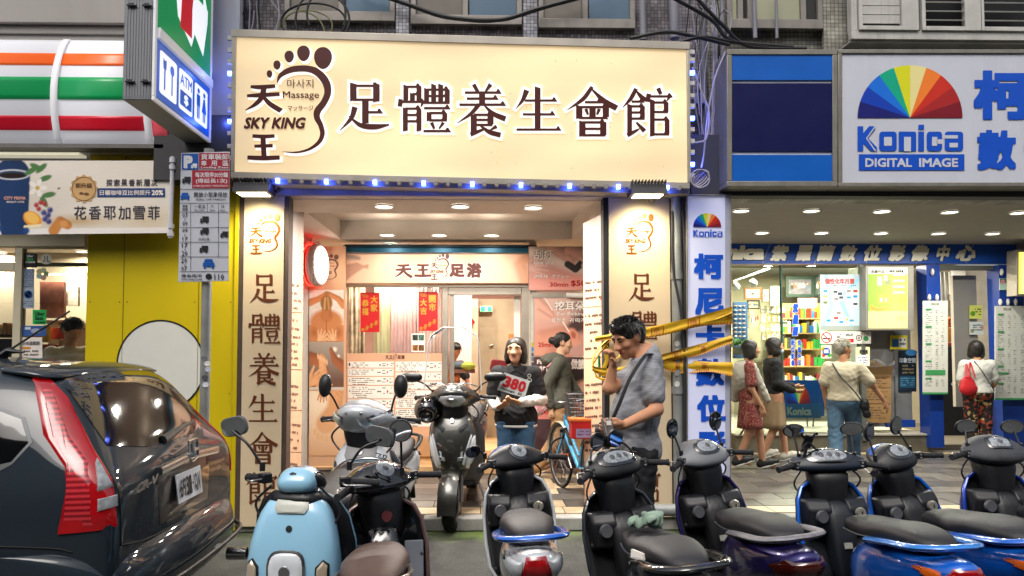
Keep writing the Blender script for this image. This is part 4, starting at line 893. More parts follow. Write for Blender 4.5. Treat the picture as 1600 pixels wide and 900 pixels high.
def konica(g, gw, pl, x0, y0, x1, y1, off=.003):
    w = x1-x0; xs = [0, .205, .405, .575, .65, .815, 1.0]; h = y1-y0
    txt(g, 'K', pl, (x0, y0+h*.03, x0+w*.19, y1), .04, 0, off)
    for i, ch in enumerate('onica'):
        a, b = x0+w*[.205, .39, .575, .655, .825][i], x0+w*[.37, .555, .63, .80, 1.0][i]
        top = y0+h*.24 if ch != 'i' else y0-h*.02
        if ch == 'o':
            polyp(g, pl, rrect(a, top, b, y1, w*.03), off); polyp(gw, pl, rrect(a+w*.045, top+w*.05, b-w*.045, y1-w*.05, w*.008), off+.002)
        elif ch == 'n':
            polyp(g, pl, rrect(a, top, b, y1, w*.02)[:10]+[(a, y1), (a, top)], off); rectp(g, pl, a, y1-h*.3, b, y1, off+.0002); rectp(gw, pl, a+w*.05, top+w*.05, b-w*.05, y1+.3, off+.002)
        elif ch == 'i':
            rectp(g, pl, a, y0+h*.24, b, y1, off); rectp(g, pl, a, y0-h*.03, b, y0+h*.16, off)
        elif ch == 'c':
            polyp(g, pl, rrect(a, top, b, y1, w*.03), off); rectp(gw, pl, a+w*.05, top+w*.05, b-w*.045, y1-w*.05, off+.002); rectp(gw, pl, b-w*.05, top+h*.3, b+.5, y1-h*.28, off+.002)
        else:
            polyp(g, pl, rrect(a, top, b, y1, w*.03), off); rectp(gw, pl, a+w*.045, top+h*.36+h*.08, b-w*.05, y1-w*.035, off+.002); rectp(gw, pl, a-.5, top+h*.14, b-w*.05, top+h*.27, off+.002)
    brush(gw, pl, [(x0+w*.17, y0+h*.02, w*.012), (x0+w*.085, y0+h*.5, w*.012), (x0+w*.17, y1, w*.012)], off+.003, n=1)
g = G(); gw = G(); konica(g, gw, pl, 1340, 196, 1505, 236)
rectp(g, pl, 1342, 241, 1507, 266, .003); txt(gw, 'DIGITAL', pl, (1352, 247, 1425, 261), .03, off=.006); txt(gw, 'IMAGE', pl, (1436, 247, 1497, 261), .03, off=.006)
for ch, a, b, c_, d in (('柯', 1521, 110, 1612, 187), ('數', 1527, 203, 1588, 266), ('尼', 1626, 112, 1700, 186), ('位', 1600, 203, 1660, 266), ('卡', 1710, 112, 1748, 186), ('影', 1676, 203, 1740, 266)): g2 = G(); txt(g2, ch, pl, (a, b, c_, d), .042, off=.003); g2.bw('character', cbl, t)
g.bw('lettering', cbl, t); gw.bw('lettering_gap', cwh, t)
t, pl = lightbox('vertical_sign', 'narrow white vertical sign with rainbow fan and blue characters behind the yellow tape', (1073, 304, 1143, 800), 6.36, .25, 2, None)
cwl = M('vsign_face', 'c9cde0', .35, e=.14, ec='c9cdff', var=.04, vs=2)
g = G(); slab(g, pl, (1075, 306, 1141, 798), .2, -.003); g.bw('face', cwl, t)
g = G(); rectp(g, pl, 1133, 306, 1141, 798, .001); g.bw('side_strip', M('vside', 'a9acba', .4), t)
g = G(); konica_fan(g, pl, 1105, 355, 22, 22, .003); g.bw('rainbow_fan', fanmats(), t)
g = G(); gw = G(); konica(g, gw, pl, 1083, 359, 1129, 370)
for ch, a, b, c_, d in (('柯', 1084, 396, 1130, 436), ('尼', 1086, 450, 1131, 492), ('卡', 1087, 506, 1132, 545), ('數', 1087, 560, 1132, 603), ('位', 1089, 617, 1134, 659), ('影', 1090, 674, 1135, 716), ('像', 1090, 730, 1135, 772)): g2 = G(); txt(g2, ch, pl, (a, b, c_, d), .045, off=.003); g2.bw('character', cbl, t)
g.bw('lettering', cbl, t); gw.bw('lettering_gap', cwl, t)
t = thing('drain_pipe', 'grey steel drain pipe with stickers beside the white vertical sign', 'pipe', P(1058, 790, 6.4))
g = G(); g.cyl((X(1058, 6.42), 6.42, .14), (X(1058, 6.42), 6.42, 2.95), .045, 20); g.bw('pipe', M('galvanised', '8f928f', .45, m=.3, var=.2, dirt=.35), t)
g = G(); [g.cyl((X(1058, 6.42), 6.42, z), (X(1058, 6.42), 6.42, z+.06), .053, 20) for z in (.14, 1.2, 2.2)]; g.bw('collar', M('galvanised'), t)
for k, (y_, c_) in enumerate(((537, 'b9b9b4'), (549, 'a8a49c'), (583, '8a8c88'), (600, 'd0cfc8'))):
    g = G(); plq = PY(6.372); ellp(g, plq, 1058, y_, 4.2, 4.5, .001+k*.0002, k=14); g.bw('sticker', M('stk'+c_, c_, .5, var=.3, vs=60), t)
g = G(); g.tube(bez([P(1050, 330, 6.38), P(1052, 420, 6.38), P(1068, 520, 6.36), P(1070, 700, 6.36), P(1072, 795, 6.36)]), .012); g.tube(bez([P(1066, 310, 6.4), P(1070, 420, 6.38), P(1069, 600, 6.38), P(1071, 795, 6.38)]), .009); g.bw('cable', M('cable_dark', '2c2c30', .5), t)
props((lambda g: (g.cyl(P(1000, 797, 6.1)*1, P(1075, 797, 6.1), .05, 20), g.build('drain_pipe_stub', M('galvanised')))[1])(G()), 'short grey pipe lying on the kerb at the foot of the right column', 'pipe')
# ---- shop front
HY = 10.35; pl = PY(HY)
t = thing('header_board', 'blue header board with silver brush-written characters over the photo shop', 'sign', P(1360, 393, HY))
hb = M('header_blue', '1a4fae', .4, var=.06)
g = G(); slab(g, pl, (1100, 375, 1593, 412), .12, -.002); g.bw('board', hb, t, bev=.004)
sil = M('letter_silver', 'e0dccc', .4, m=.15, var=.05)
g = G()
gk = G()
for (s_, a, b, c_, d, b_) in (('Konica', 1090, 382, 1194, 406, .06),):
    txt(g, s_, pl, (a, b, c_, d), b_, .2, .02); txt(gk, s_, pl, (a+1.5, b+1.5, c_+1.5, d+1.5), b_, .2, .002)
for ch, a, c_ in (('紫', 1203, 1233), ('羅', 1243, 1270), ('蘭', 1276, 1306), ('數', 1311, 1340), ('位', 1350, 1378), ('影', 1388, 1416), ('像', 1424, 1452), ('中', 1463, 1485), ('心', 1493, 1524)):
    txt(g, ch, pl, (a, 383, c_, 408), .045, .3, .02); txt(gk, ch, pl, (a+1.5, 385.5, c_+1.5, 408.5), .035, .3, .002)
g.bw('lettering', sil, t); gk.bw('lettering_shadow', M('header_shadow', '0a1c44', .5), t)
g = G()
for x_ in (1200, 1281, 1362, 1440, 1518): polyp(g, pl, [(x_+5, 375), (x_+6, 375), (x_-8, 412), (x_-9, 412)], .001)
g.bw('slanted_line', M('line_silver', '8a98b8', .4), t)
g = G(); g.bb(X(1145, 10.4), X(1445, 10.4), 10.35, 13.5, .1, .36); g.build('shop_plinth', M('plinth_stone', '5b5648', .6, var=.25, vs=6, dirt=.4), kind='structure', bev=.01)
g = G(); g.bb(X(1145, 10.4)-.01, X(1445, 10.4)+.01, 10.33, 13.5, .362, .39); g.build('display_floor', M('display_floor', 'aaa69a', .3, var=.08), kind='structure', bev=.005)
g = G(); g.bb(X(1074, 10.8)-.5, 8.9, 10.20, 10.34, .119, .128); g.build('threshold_line', beige, kind='structure')
g = G(); g.bb(X(1440, 10.4), 9.5, 10.6, 14, .12, .2); g.build('shop_floor', M('inner_floor', '6a655a', .4), kind='structure')
wm = M('shop_wall', 'b4ab92', .7, var=.08)
g = G(); g.bb(1.7, 9.5, 13.6, 13.7, .1, 3.1); g.build('back_wall', wm, kind='structure')
g = G(); g.bb(X(1130, 10.4)-.9, X(1130, 10.4)-.8, 10.3, 13.6, .1, 3.1); g.build('inner_wall', wm, kind='structure')
sf = thing('photo_shop_front', 'glass display window, grey post and blue door posts of the photo shop', 'shop front', P(1300, 690, HY))
am = M('front_dark_metal', '6c6f6a', .4, m=.4, var=.1)
def fb(a, b, y0, y1, Y0, Y1, mt=am, nm_='frame', Yr=HY):
    g = G(); g.bb(X(a, Yr), X(b, Yr), Y0, Y1, Z(y1, Yr), Z(y0, Yr)); return g.bw(nm_, mt, sf, bev=.003)
fb(1220, 1222, 413, 672, HY-.03, HY+.03, M('glass_edge', '3c5c52', .2)); fb(1343, 1350, 413, 690, HY-.03, HY+.03, am)
fb(1356, 1414, 413, 672, HY+.32, HY+.5, M('grey_panel', '8e8f90', .5, m=.2, var=.06), 'grey_post'); fb(1414, 1440, 413, 672, HY+.28, HY+.5, M('grey_post_b', '77787a', .5, var=.1), 'grey_post')
fb(1395, 1442, 660, 672, HY+.24, HY+.27, M('blue_band', '173f96', .4), 'blue_band')
bl = M('door_post_blue', '14388a', .35, var=.08, dirt=.12)
fb(1443, 1464, 413, 700, HY-.1, HY+.15, bl, 'blue_post'); fb(1555, 1592, 413, 702, HY-.1, HY+.15, bl, 'blue_post')
fb(1592, 1700, 375, 702, HY-.02, HY+.2, M('grey_wall_tile', '8a867c', .5, var=.1), 'right_wall')
fb(1464, 1555, 413, 420, HY, HY+.1, am, 'door_lintel')
g = G(); g.bb(X(1145, HY), X(1220, HY), HY, HY+.008, .39, Z(414, HY)); g.bw('pane', glassmat('shop_glass_green', (.86, .95, .92), .07), sf)
g = G(); g.bb(X(1223, HY), X(1343, HY), HY, HY+.008, .39, Z(414, HY)); g.bw('pane', glassmat('shop_glass_green'), sf)
fb(1515, 1553, 425, 640, HY+.35, HY+.42, M('grey_door', '8b8880', .5, var=.06), 'inner_door')
blk = M('black', '141414', .4, var=.1)
def box_px(name, label, cat, q, Y, d, mt, bev=.004, group=None):
    g = G(); slab(g, PY(Y), q, d); return props(g.build(name, mt, bev=bev), label, cat, group)
def frame_pic(q, Y, fcol, seed, label, group=None, name='picture_frame', cat='picture', cols=('8a7a6a', 'c9b89a', '5a4a40')):
    x0, y0, x1, y1 = q; t = thing(name, label, cat, P((x0+x1)/2, y1, Y), group=group); pl = PY(Y); b_ = max(1, (x1-x0)*.1)
    g = G(); slab(g, pl, (x0, y0, x1, y0+b_), .03); slab(g, pl, (x0, y1-b_, x1, y1), .03); slab(g, pl, (x0, y0+b_+.05, x0+b_, y1-b_-.05), .03); slab(g, pl, (x1-b_, y0+b_+.05, x1, y1-b_-.05), .03); g.bw('frame', M('pf'+fcol, fcol, .45), t)
    w, h = x1-x0-2*b_, y1-y0-2*b_; r = random.Random(seed); p = Print(w, h, 1.6, cols[1]); p.noise(.2, .3, seed)
    for k in range(5): p.ell(w*(.15+.17*k)+r.uniform(-1, 1), h*r.uniform(.4, .6), w*.06+1, h*.2, r.choice(('e8e0d8', '3a3430', 'a05a48', '5a6a80')), 0, .4); p.ell(w*(.15+.17*k), h*.68, w*.035+.5, h*.06+.5, 'c89a7a', 0, .4)
    p.build('photo_print', quadmap(pl, (x0+b_, y0+b_, x1-b_, y1-b_), -.008), parent=t); return t
frame_pic((1163, 449, 1190, 468), 12.6, '7a5030', 1, 'wide wooden framed group photograph high on the left shop wall'); frame_pic((1191, 451, 1203, 472), 12.6, '4a3020', 2, 'narrow wooden framed portrait beside the group photograph')
frame_pic((1168, 469, 1187, 483), 12.5, '2c1c18', 3, 'small dark framed photograph under the group photograph'); frame_pic((1171, 483, 1187, 513), 12.5, 'b8a88a', 4, 'tall pale framed painting of figures under the dark frame')
frame_pic((1204, 447, 1220, 478), 12.3, '8a9a88', 5, 'large grey-green framed picture seen through the glass')
for k in range(20):
    r_, c_ = divmod(k, 5); x0 = 1189+c_*8.2+(r_ % 2)*1.5; y0 = 478+r_*14
    frame_pic((x0, y0, x0+6.5, y0+11), 12.4+.02*r_, random.choice(('d8d0c0', 'c8a860', 'e0e0d8', '8a8070')), 40+k, 'small picture frame on the display wall, %s row, %s from the left' % (('top', 'second', 'third', 'lowest')[r_], ('first', 'second', 'third', 'fourth', 'fifth')[c_]), 'small picture frames on the display wall')
t = frame_pic((1228, 432, 1272, 464), 12.9, '2f4038', 9, 'big dark green framed photograph leaning under the ceiling', cols=('6a5a5a', '6c6470', '4a4050'))
frame_pic((1272, 430, 1296, 462), 12.95, '2f4038', 10, 'dark framed photograph hung right of the big green frame', cols=('6a5a5a', '5c5c58', '4a4050'))
t = thing('display_rack', 'blue rack full of small spectacle-like frames at the left edge of the shop', 'rack', P(1157, 560, 12.2)); pl = PY(12.2)
g = G(); slab(g, pl, (1146, 472, 1168, 560), .05); g.bw('back_board', M('rack_blue', '27466e', .6), t)
g = G(); gc = G()
for r_ in range(12):
    for c_ in range(3):
        c = pl(1149.5+c_*6.5, 478+r_*6.8, .03); (g if (r_+c_) % 2 else gc).ell(c, (.028, .015, .012), 8)
g.bw('hung_item', M('item_silver', 'b8b8b8', .3, m=.6), t); gc.bw('hung_item', M('item_brown', '9a6a48', .5), t)
t = thing('potted_plant', 'small leafy pot plant on the counter behind the yellow tape', 'plant', P(1157, 558, 11.4))
c = P(1154, 548, 11.2); g = G(); g.lathe([(0, 0), (.06, 0), (.09, .06), (.085, .12), (.0, .12)], c-Vector((0, 0, .06)), k=16); g.bw('pot', M('pot_clay', '6c6a60', .6), t)
g = G(); r = random.Random(3)
for k in range(60):
    a = r.uniform(0, 2*PI); e_ = r.uniform(.2, 1.3); L_ = r.uniform(.07, .14); d = Vector((math.cos(a)*math.cos(e_), math.sin(a)*math.cos(e_), math.sin(e_))); b_ = c+Vector((0, 0, .07))+d*.03; s_ = d.orthogonal().normalized()*.018
    g.add([b_, b_+d*L_*.5+s_, b_+d*L_, b_+d*L_*.5-s_], [(0, 1, 2, 3)])
g.bw('foliage', M('leaf_green', '3f6b2a', .6, var=.3), t)
t = thing('shelf_unit', 'shop shelves crowded with small bright packets lit warm yellow', 'shelf', P(1265, 640, 12.6)); pl = PY(12.4)
g = G(); [slab(g, pl, (1222, y_, 1290, y_+2), .5) for y_ in (497, 520, 545, 572, 600)]; g.bw('shelf', M('shelf_wood', 'a08050', .5), t, bev=.003)
g = G(); slab(g, PY(12.85), (1222, 474, 1292, 640), .03); g.bw('back_panel', M('shelf_back', 'b0965c', .6), t)
gs_ = {}
r = random.Random(11); pc = ['d8a020', 'c03020', 'e8e0d0', '3a9a48', '2060a0', 'e07828', 'd0c8b8', '8a2838', 'f0c040', '484848']
for y_ in (497, 520, 545, 572, 600):
    x = 1223
    while x < 1288:
        w_ = r.uniform(3, 6.5); h_ = r.uniform(9, 19); c_ = r.choice(pc if y_ < 590 else pc[2:])
        if 545 <= y_ <= 572 and x > 1268: c_ = '3a9a48'
        g = gs_.setdefault(c_, G()); slab(g, pl, (x, y_-h_, x+w_-.6, y_), .1, -.02*r.random()); x += w_
for c_, g in gs_.items(): g.bw('packet', M('pk'+c_, c_, .45, var=.25, vs=20), t, kind='stuff')
box_px('tilted_display', 'framed pink picture leaning on the top shelf', 'picture', (1247, 466, 1277, 482), 12.2, .04, M('pink_pic', 'b88a84', .5, var=.5, vs=12))
box_px('counter', 'pale counter with a cutting machine at the back of the photo shop', 'counter', (1215, 596, 1345, 604), 12, .6, M('counter', '9c8f78', .5))
t = thing('floor_stand', 'grey metal work stool and clutter behind the display glass', 'stool', P(1265, 670, 11.6))
g = G()
for (a, b) in (((1258, 612), (1262, 670)), ((1275, 612), (1270, 670)), ((1262, 640), (1272, 640)), ((1258, 612), (1275, 612))): g.cyl(P(a[0], a[1], 11.3), P(b[0], b[1], 11.3), .012)
g.bw('legs', M('stool_metal', '5a5f60', .4, m=.5), t); g = G(); g.cyl(P(1266, 612, 11.3)-Vector((0, 0, .02)), P(1266, 612, 11.3), .13); g.bw('seat', blk, t)
t = thing('poster', 'tall pale blue calendar poster with red characters on the display glass', 'poster', P(1317, 515, HY-.03)); pl = PY(HY-.03)
g = G(); slab(g, pl, (1282, 429, 1343, 516), .006, -.002); g.bw('paper', M('poster_paper', 'b9c9d4', .4), t)
p = Print(61, 87, 1.8, 'bcd0dc'); p.line([(2, 0), (18, 40), (8, 87)], [10, 8, 4], '9cc4de', .9); p.line([(52, 0), (30, 50), (60, 80)], [5, 9, 3], '8ed2e8', .9); p.rect(0, 0, 61, 7, '9aa49c')
r = random.Random(4)
for (a, b) in ((3, 56), (3, 48), (3, 38), (19, 55), (26, 52), (20, 44), (28, 46), (40, 56), (40, 46), (50, 56), (50, 48), (50, 36), (8, 10), (20, 14), (28, 8), (38, 12), (44, 10), (24, 22)):
    p.rect(a, b, a+9, b+8, r.choice(('e8e8e4', 'd8dce0', 'f0efe8'))); p.rect(a+1, b+3, a+8, b+7, r.choice(('3a4a58', 'b04838', '2a90c8', '6a7a48', '888078', 'c0a860')))
p.build('poster_print', quadmap(pl, (1282, 429, 1343, 516), .001), parent=t)
g = G(); txt(g, '個性化年月曆', pl, (1289, 435, 1335, 444), .03, off=.004); g.bw('lettering', M('poster_red', 'b8463a', .5), t)
g = G(); greek(g, pl, 1302, 445.5, 1339, 447, .003, seed=3); g.bw('small_print', M('print_dark'), t)
t = thing('notice', 'white strip of notices with a no-smoking sign under the calendar poster', 'notice', P(1322, 537, HY-.03))
g = G(); slab(g, pl, (1282, 518, 1361, 537), .004); g.bw('paper', M('print_paper'), t)
g = G(); ringp(g, pl, 1291.5, 527.5, 7, 8.6, .002); brush(g, pl, [(1286, 522, 1.5), (1297, 533, 1.5)], .003, n=1); g.bw('no_smoking_ring', M('price_red'), t)
g = G(); brush(g, pl, [(1285.5, 529, 2), (1297.5, 529, 2)], .0015, n=1); txt(g, 'Wi-Fi', pl, (1321, 521, 1333, 526), .03, off=.002); ringp(g, pl, 1342, 528, 3.5, 4.6, .002); ringp(g, pl, 1342, 528, 1, 2, .002); greek(g, pl, 1304, 521, 1315, 523, .002, seed=1); greek(g, pl, 1304, 525, 1315, 528, .002, seed=2); greek(g, pl, 1337, 521, 1358, 522, .002, seed=5); g.bw('small_print', blk, t)
g = G(); rectp(g, pl, 1320, 529, 1334, 535, .002); g.bw('red_block', M('price_red'), t); g = G(); ellp(g, pl, 1353, 529, 4, 4, .002); g.bw('green_mark', M('mk_g', '3a8a50', .5), t)
def notice(q, Y, label, base, items, parent_pl=None):
    t = thing('notice', label, 'notice', P((q[0]+q[2])/2, q[3], Y)); pl = PY(Y); g = G(); slab(g, pl, q, .005, -.001); g.bw('paper', M('nt'+base, base, .5, var=.06), t)
    for k, (kind, c_, a) in enumerate(items):
        g = G()
        if kind == 'r': rectp(g, pl, *a, .0015)
        elif kind == 'e': ellp(g, pl, *a, .002)
        elif kind == 't': txt(g, a[0], pl, a[1:5], .025, off=.003)
        elif kind == 'g':
            for j in range(a[4]): greek(g, pl, a[0], a[1]+(a[3]-a[1])*j/a[4], a[2], a[1]+(a[3]-a[1])*(j+.6)/a[4], .0022, seed=j+int(a[0]))
        g.bw({'r': 'block', 'e': 'dot', 't': 'lettering', 'g': 'small_print'}[kind], M('nt'+c_, c_, .5, var=.05), t)
    return t
notice((1283, 539, 1299, 560), HY-.03, 'bright notice with a blue and yellow flower blob beside the grey-haired man', 'd8d4c0', [('e', '1a50b0', (1291, 549, 6, 6)), ('e', 'e0b020', (1286, 545, 3, 3)), ('e', '40a040', (1296, 555, 3, 3)), ('e', 'd84830', (1287, 555, 2.5, 3)), ('t', 'f0f0f0', ('攝影', 1287, 546, 1295, 552))])
notice((1337, 542, 1359, 572), HY-.03, 'white and yellow notice on the glass right of the grey-haired head', 'e0dca8', [('r', 'e8e4e0', (1338, 555, 1358, 571)), ('t', '202020', ('乾燥機', 1343, 546, 1356, 553)), ('g', '303060', (1341, 558, 1356, 569, 3))])
notice((1391, 524, 1418, 546), HY+.26, 'small yellow notice with a blue picture on the grey post', 'd8c830', [('r', '3878b8', (1394, 530, 1404, 542)), ('r', 'e8e8e0', (1405, 528, 1416, 543)), ('g', '303030', (1406, 529, 1415, 542, 2))])
t = notice((1404, 548, 1432, 612), HY+.26, 'dark poster with a blue galaxy swirl on the grey post', '16222e', [('e', '3a7ab0', (1424, 551, 9, 5)), ('t', 'c0c8d0', ('印象空間', 1405, 559, 1431, 567)), ('g', '8a7a50', (1410, 570, 1428, 586, 3)), ('r', '1e4a66', (1406, 588, 1430, 606)), ('g', '5a8aa0', (1407, 590, 1429, 604, 4))])
t = thing('poster_box', 'lit poster of a lime green room with an orange sofa on the grey post', 'poster', P(1390, 515, HY-.15)); pl = PY(HY-.2)
g = G(); slab(g, pl, (1353, 415, 1428, 516), .5, -.003); g.bw('case', frm, t, bev=.004)
w, h = 60, 92; p = Print(w, h, 1.8, '6fae2c'); p.rect(36, 26, w, h, 'b8c040'); p.rect(0, 0, w, 26, 'c9bf7a'); p.rect(0, 82, w, h, 'd8d8cc')
for k in range(5): p.rect(38, 82-k*9-2, 56, 82-k*9, 'f0f0e0')
p.rect(16, 38, 58, 50, 'c8b030'); p.line([(6, 30), (16, 28), (28, 30)], [3.5, 3.5, 3.5], 'd8782c', .3); p.line([(5, 34), (6, 28)], 2, 'd8782c', .3); p.rect(14, 64, 21, 78, 'c8b8b0'); p.rect(26, 66, 34, 74, '5a6458'); p.rect(24, 72, 29, 80, 'e0e0d8'); p.rect(18, 40, 21, 46, 'f0f0f0'); p.rect(26, 40, 28, 46, 'f0f0f0')
for k in range(4): p.line([(46+k*3, 12), (45+k*3, 18)], .8, 'a03828', .4)
p.mix((1-np.abs(p.X-40)/60)*.25, 'e8e8a0'); p.build('poster_print', quadmap(pl, (1357, 418, 1418, 513), .001), parent=t, mat=printmat('print_lit', .3, .3))
g = G(); txt(g, '典藏作品', pl, (1361, 422, 1382, 427), .02, off=.003); greek(g, pl, 1388, 422, 1412, 426, .003, seed=8); g.bw('lettering', blk, t)
t = thing('fan_board', 'large blue board with a rainbow fan and white brand lettering low in the display', 'sign', P(1248, 655, 10.9)); pl = PY(10.6)
g = G(); slab(g, pl, (1222, 594, 1288, 650), .03, -.003); g.bw('board', M('board_blue', '1858a8', .4, e=.12, var=.1), t)
g = G(); slab(g, pl, (1226, 630, 1283, 653), .02, .012); g.bw('name_band', M('board_azure', '2a84d0', .35), t)
g = G(); konica_fan(g, pl, 1248, 631, 18, 30, .016); g.bw('rainbow_fan', fanmats(.25, 'b'), t)
g = G(); gw = G(); txt(g, 'Konica', pl, (1230, 636, 1268, 649), .04, off=.02); g.bw('lettering', M('band_white', 'd8e8e8', .4), t)
t = None
ctn = M('cardboard', '8a6a42', .75, var=.12, bump=.1)
for k, (y0, y1) in enumerate(((632, 661), (607, 631), (586, 606))):
    b_ = thing('carton', 'brown cardboard carton with printed lines, %s of the stack in the shop window' % ('bottom', 'middle', 'top')[k], 'carton', P(1367, y1, 10.4), group='brown cartons stacked in the shop window'); pl = PY(10.38)
    g = G(); slab(g, pl, (1342, y0, 1393, y1), .24); g.bw('box', ctn, b_, bev=.005)
    g = G(); [greek(g, pl, 1356, y0+4+j*4, 1386-(j % 2)*8, y0+6+j*4, .002, seed=j+k*5, dens=.8) for j in range(int((y1-y0)/5))]; g.bw('small_print', M('print_dark'), b_)
    if k == 2:
        g = G(); g.add([pl(1342, 586, 0), pl(1393, 586, 0), pl(1397, 572, .1), pl(1338, 575, .1)], [(0, 1, 2, 3)]); g.bw('flap', M('cardboard_in', 'a2835a', .8), b_)
g = G(); vs = []; r = random.Random(8)
for j in range(7):
    for i in range(13): vs.append(P(1336+i*5.2, 566+j*3.5+r.uniform(-2.5, 2.5)+4*math.sin(i*.8), 10.34-.03*r.random()+.02*j))
g.add(vs, [(j*13+i, j*13+i+1, (j+1)*13+i+1, (j+1)*13+i) for j in range(6) for i in range(12)], 0, True)
pm = M('plastic_film', 'd8d8d4', .15, tr=.7, var=0, spec=.8); props(g.build('plastic_bag', pm, sharp=180), 'crumpled clear plastic bag lying on the open top carton', 'bag')
for k, (q, lbl) in enumerate((((1442, 470, 1481, 613), 'long white menu board with green headings hung left of the kitchen doorway'), ((1555, 478, 1625, 622), 'long white menu board with green headings on the right blue post'))):
    x0, y0, x1, y1 = q; t = thing('menu_board', lbl, 'sign', P((x0+x1)/2, y1, HY-.2), group='white menu boards by the kitchen doorway'); pl = PY(HY-.2)
    g = G(); slab(g, pl, q, .012, -.002); g.bw('board', M('menu_white', 'c2c3ba', .4, var=.04), t)
    g = G(); slab(g, pl, (x0, y1-.0, x1, y1+3), .02); g.bw('edge', M('mk_g'), t)
    g = G(); gg = G(); y = y0+5; txt(g, '豆花小館', pl, (x0+13, y0+3, x0+25, y0+7), .01, off=.002, res=1); i = 0
    for y in range(int(y0+12), int(y1-8), 3):
        i += 1
        if (y-int(y0)-12) % 27 < 3: polyp(gg, pl, rrect(x0+4, y, x0+14, y+2.6, 1.2), .002)
        else: greek(g, pl, x0+4, y, x0+12+i % 4, y+1.1, .002, seed=y); greek(g, pl, x0+20, y, x0+24, y+1.1, .002, seed=y+1); greek(g, pl, x0+29, y, x0+33, y+1.1, .002, seed=y+2, dens=.5); (greek(g, pl, x0+40, y, x0+52, y+1.1, .002, seed=y+7) if x1-x0 > 50 else 0)
    rectp(gg, pl, x0+4, y1-35 if k == 0 else y1-40, x0+(x1-x0)*(.9 if k == 0 else .3), y1-27 if k == 0 else y1-37, .0025)
    g.bw('small_print', M('print_grey', '55574f', .5), t); gg.bw('heading', M('mk_g'), t)
for k, (x_, y_) in enumerate(((1457, 425), (1565, 425), (1452, 465), (1464, 465), (1563, 472), (1575, 472), (1587, 472))):
    props((lambda g: (g.ell(P(x_, y_, HY-.13), (.022, .03, .05), 12), g.build('wall_hook', M('hook_white', 'c9c6bd', .35)))[1])(G()), 'small oval white hook on the blue post, '+('top of the left post', 'top of the right post', 'over the left menu board, left', 'over the left menu board, right', 'over the right menu board, left', 'over the right menu board, middle', 'over the right menu board, right')[k], 'hook', 'oval white hooks on the blue posts')
t = thing('number_plate', 'green and white house number plate reading 44 on the blue post', 'sign', P(1576, 453, HY-.15)); pl = PY(HY-.13)
g = G(); slab(g, pl, (1562, 435, 1589, 453), .01, -.002); g.bw('plate', M('plate_pale', 'a9c4b4', .4), t); g = G(); rectp(g, pl, 1562.5, 435.5, 1588.5, 442, .001); txt(g, '44', pl, (1574, 444, 1584, 451), .03, .2, .002); g.bw('lettering', M('plate_green', '1c6448', .4), t)
g = G(); ellp(g, pl, 1567, 440, 3.6, 3.6, .002); g.bw('emblem', M('emblem_pink', 'c88090', .4), t); g = G(); txt(g, '中山北路一段', pl, (1572, 436.5, 1587, 441), 0, off=.0025, res=1); g.bw('street_name', M('menu_white'), t)
t = thing('lit_sign_box', 'bright yellow and white lit box sign at the right edge', 'sign', P(1600, 460, HY-.5)); pl = PY(HY-.5)
g = G(); slab(g, pl, (1589, 390, 1660, 462), .2, -.003); g.bw('case', frm, t, bev=.005); p = Print(60, 66, .8, 'f0f0e0'); p.grad('x', 'f0d840', 'c8dce8', 0, .6); p.build('face', quadmap(pl, (1592, 394, 1656, 459), .001), parent=t, mat=printmat('print_bright', .3, 1.4))
kb = thing('kitchen', 'cluttered kitchen behind the doorway with pipes, a white hood and orange scissors', 'kitchen', P(1500, 600, 12)); pl = PY(12.3)
g = G(); slab(g, PY(12.8), (1464, 415, 1556, 640), .02); g.bw('tiled_wall', M('kitchen_wall', 'a8a08c', .6, var=.15), kb)
g = G(); [g.cyl(P(x_, 425, 12.4), P(x_+3, 470, 12.4), .04) for x_ in (1468, 1475, 1482)]; g.bw('duct', M('chrome_dull', '9c9a90', .35, m=.7), kb)
g = G(); slab(g, pl, (1487, 418, 1510, 460), .3); g.bw('boiler', M('lamp_rim'), kb, bev=.02)
g = G(); [g.tube([P(x_+2.5*math.cos(a), 503+5*math.sin(a), 11.6) for a in [i*PI/6 for i in range(12)]], .03, 6, closed=True) for x_ in (1483, 1494)]; g.bw('scissor_grip', M('orange_plastic', 'c85818', .4), kb)
for (q, c_) in (((1480, 512, 1492, 534), 'b07828'), ((1492, 508, 1512, 534), '26282c'), ((1479, 535, 1510, 540), '9c2c20'), ((1490, 540, 1508, 560), 'b8b4a8'), ((1480, 542, 1489, 600), '1c1c20'), ((1464, 600, 1520, 696), '17181c'), ((1511, 500, 1515, 560), '5c5a50')):
    g = G(); slab(g, PY(11.7), q, .3); g.bw('appliance', M('kt'+c_, c_, .5, var=.2), kb, bev=.006)
notice((1515, 477, 1535, 498), HY+.3, 'lime green leaf notice on the inner grey door', 'c8cc60', [('e', '5a8a20', (1520, 490, 4, 4)), ('g', '404030', (1523, 482, 1533, 494, 3))]); notice((1515, 503, 1537, 523), HY+.3, 'pale notice with a tan circle on the inner grey door', 'c4ccc4', [('e', '8a8458', (1519, 517, 3, 3)), ('g', '404040', (1520, 507, 1533, 518, 3)), ('e', 'b88a6a', (1535, 512, 2, 5))])
downlight((X(1200, 11.3), 11.3, zr-.004), 'square downlight inside the photo shop near the left glass', .09, 110, dl_face2, (1, .9, .7), group=None); downlight((X(1265, 12), 12.0, zr-.004), 'downlight inside the photo shop above the shelves', .09, 150, dl_face2, (1, .88, .62), group=None); downlight((X(1330, 11.3), 11.3, zr-.004), 'downlight inside the photo shop behind the calendar poster', .08, 45, dl_face2, (1, .93, .8), group=None)
downlight((X(1500, 11.6), 11.6, zr-.004), 'downlight inside the kitchen doorway', .08, 30, dl_face2, (1, .93, .8), group=None)
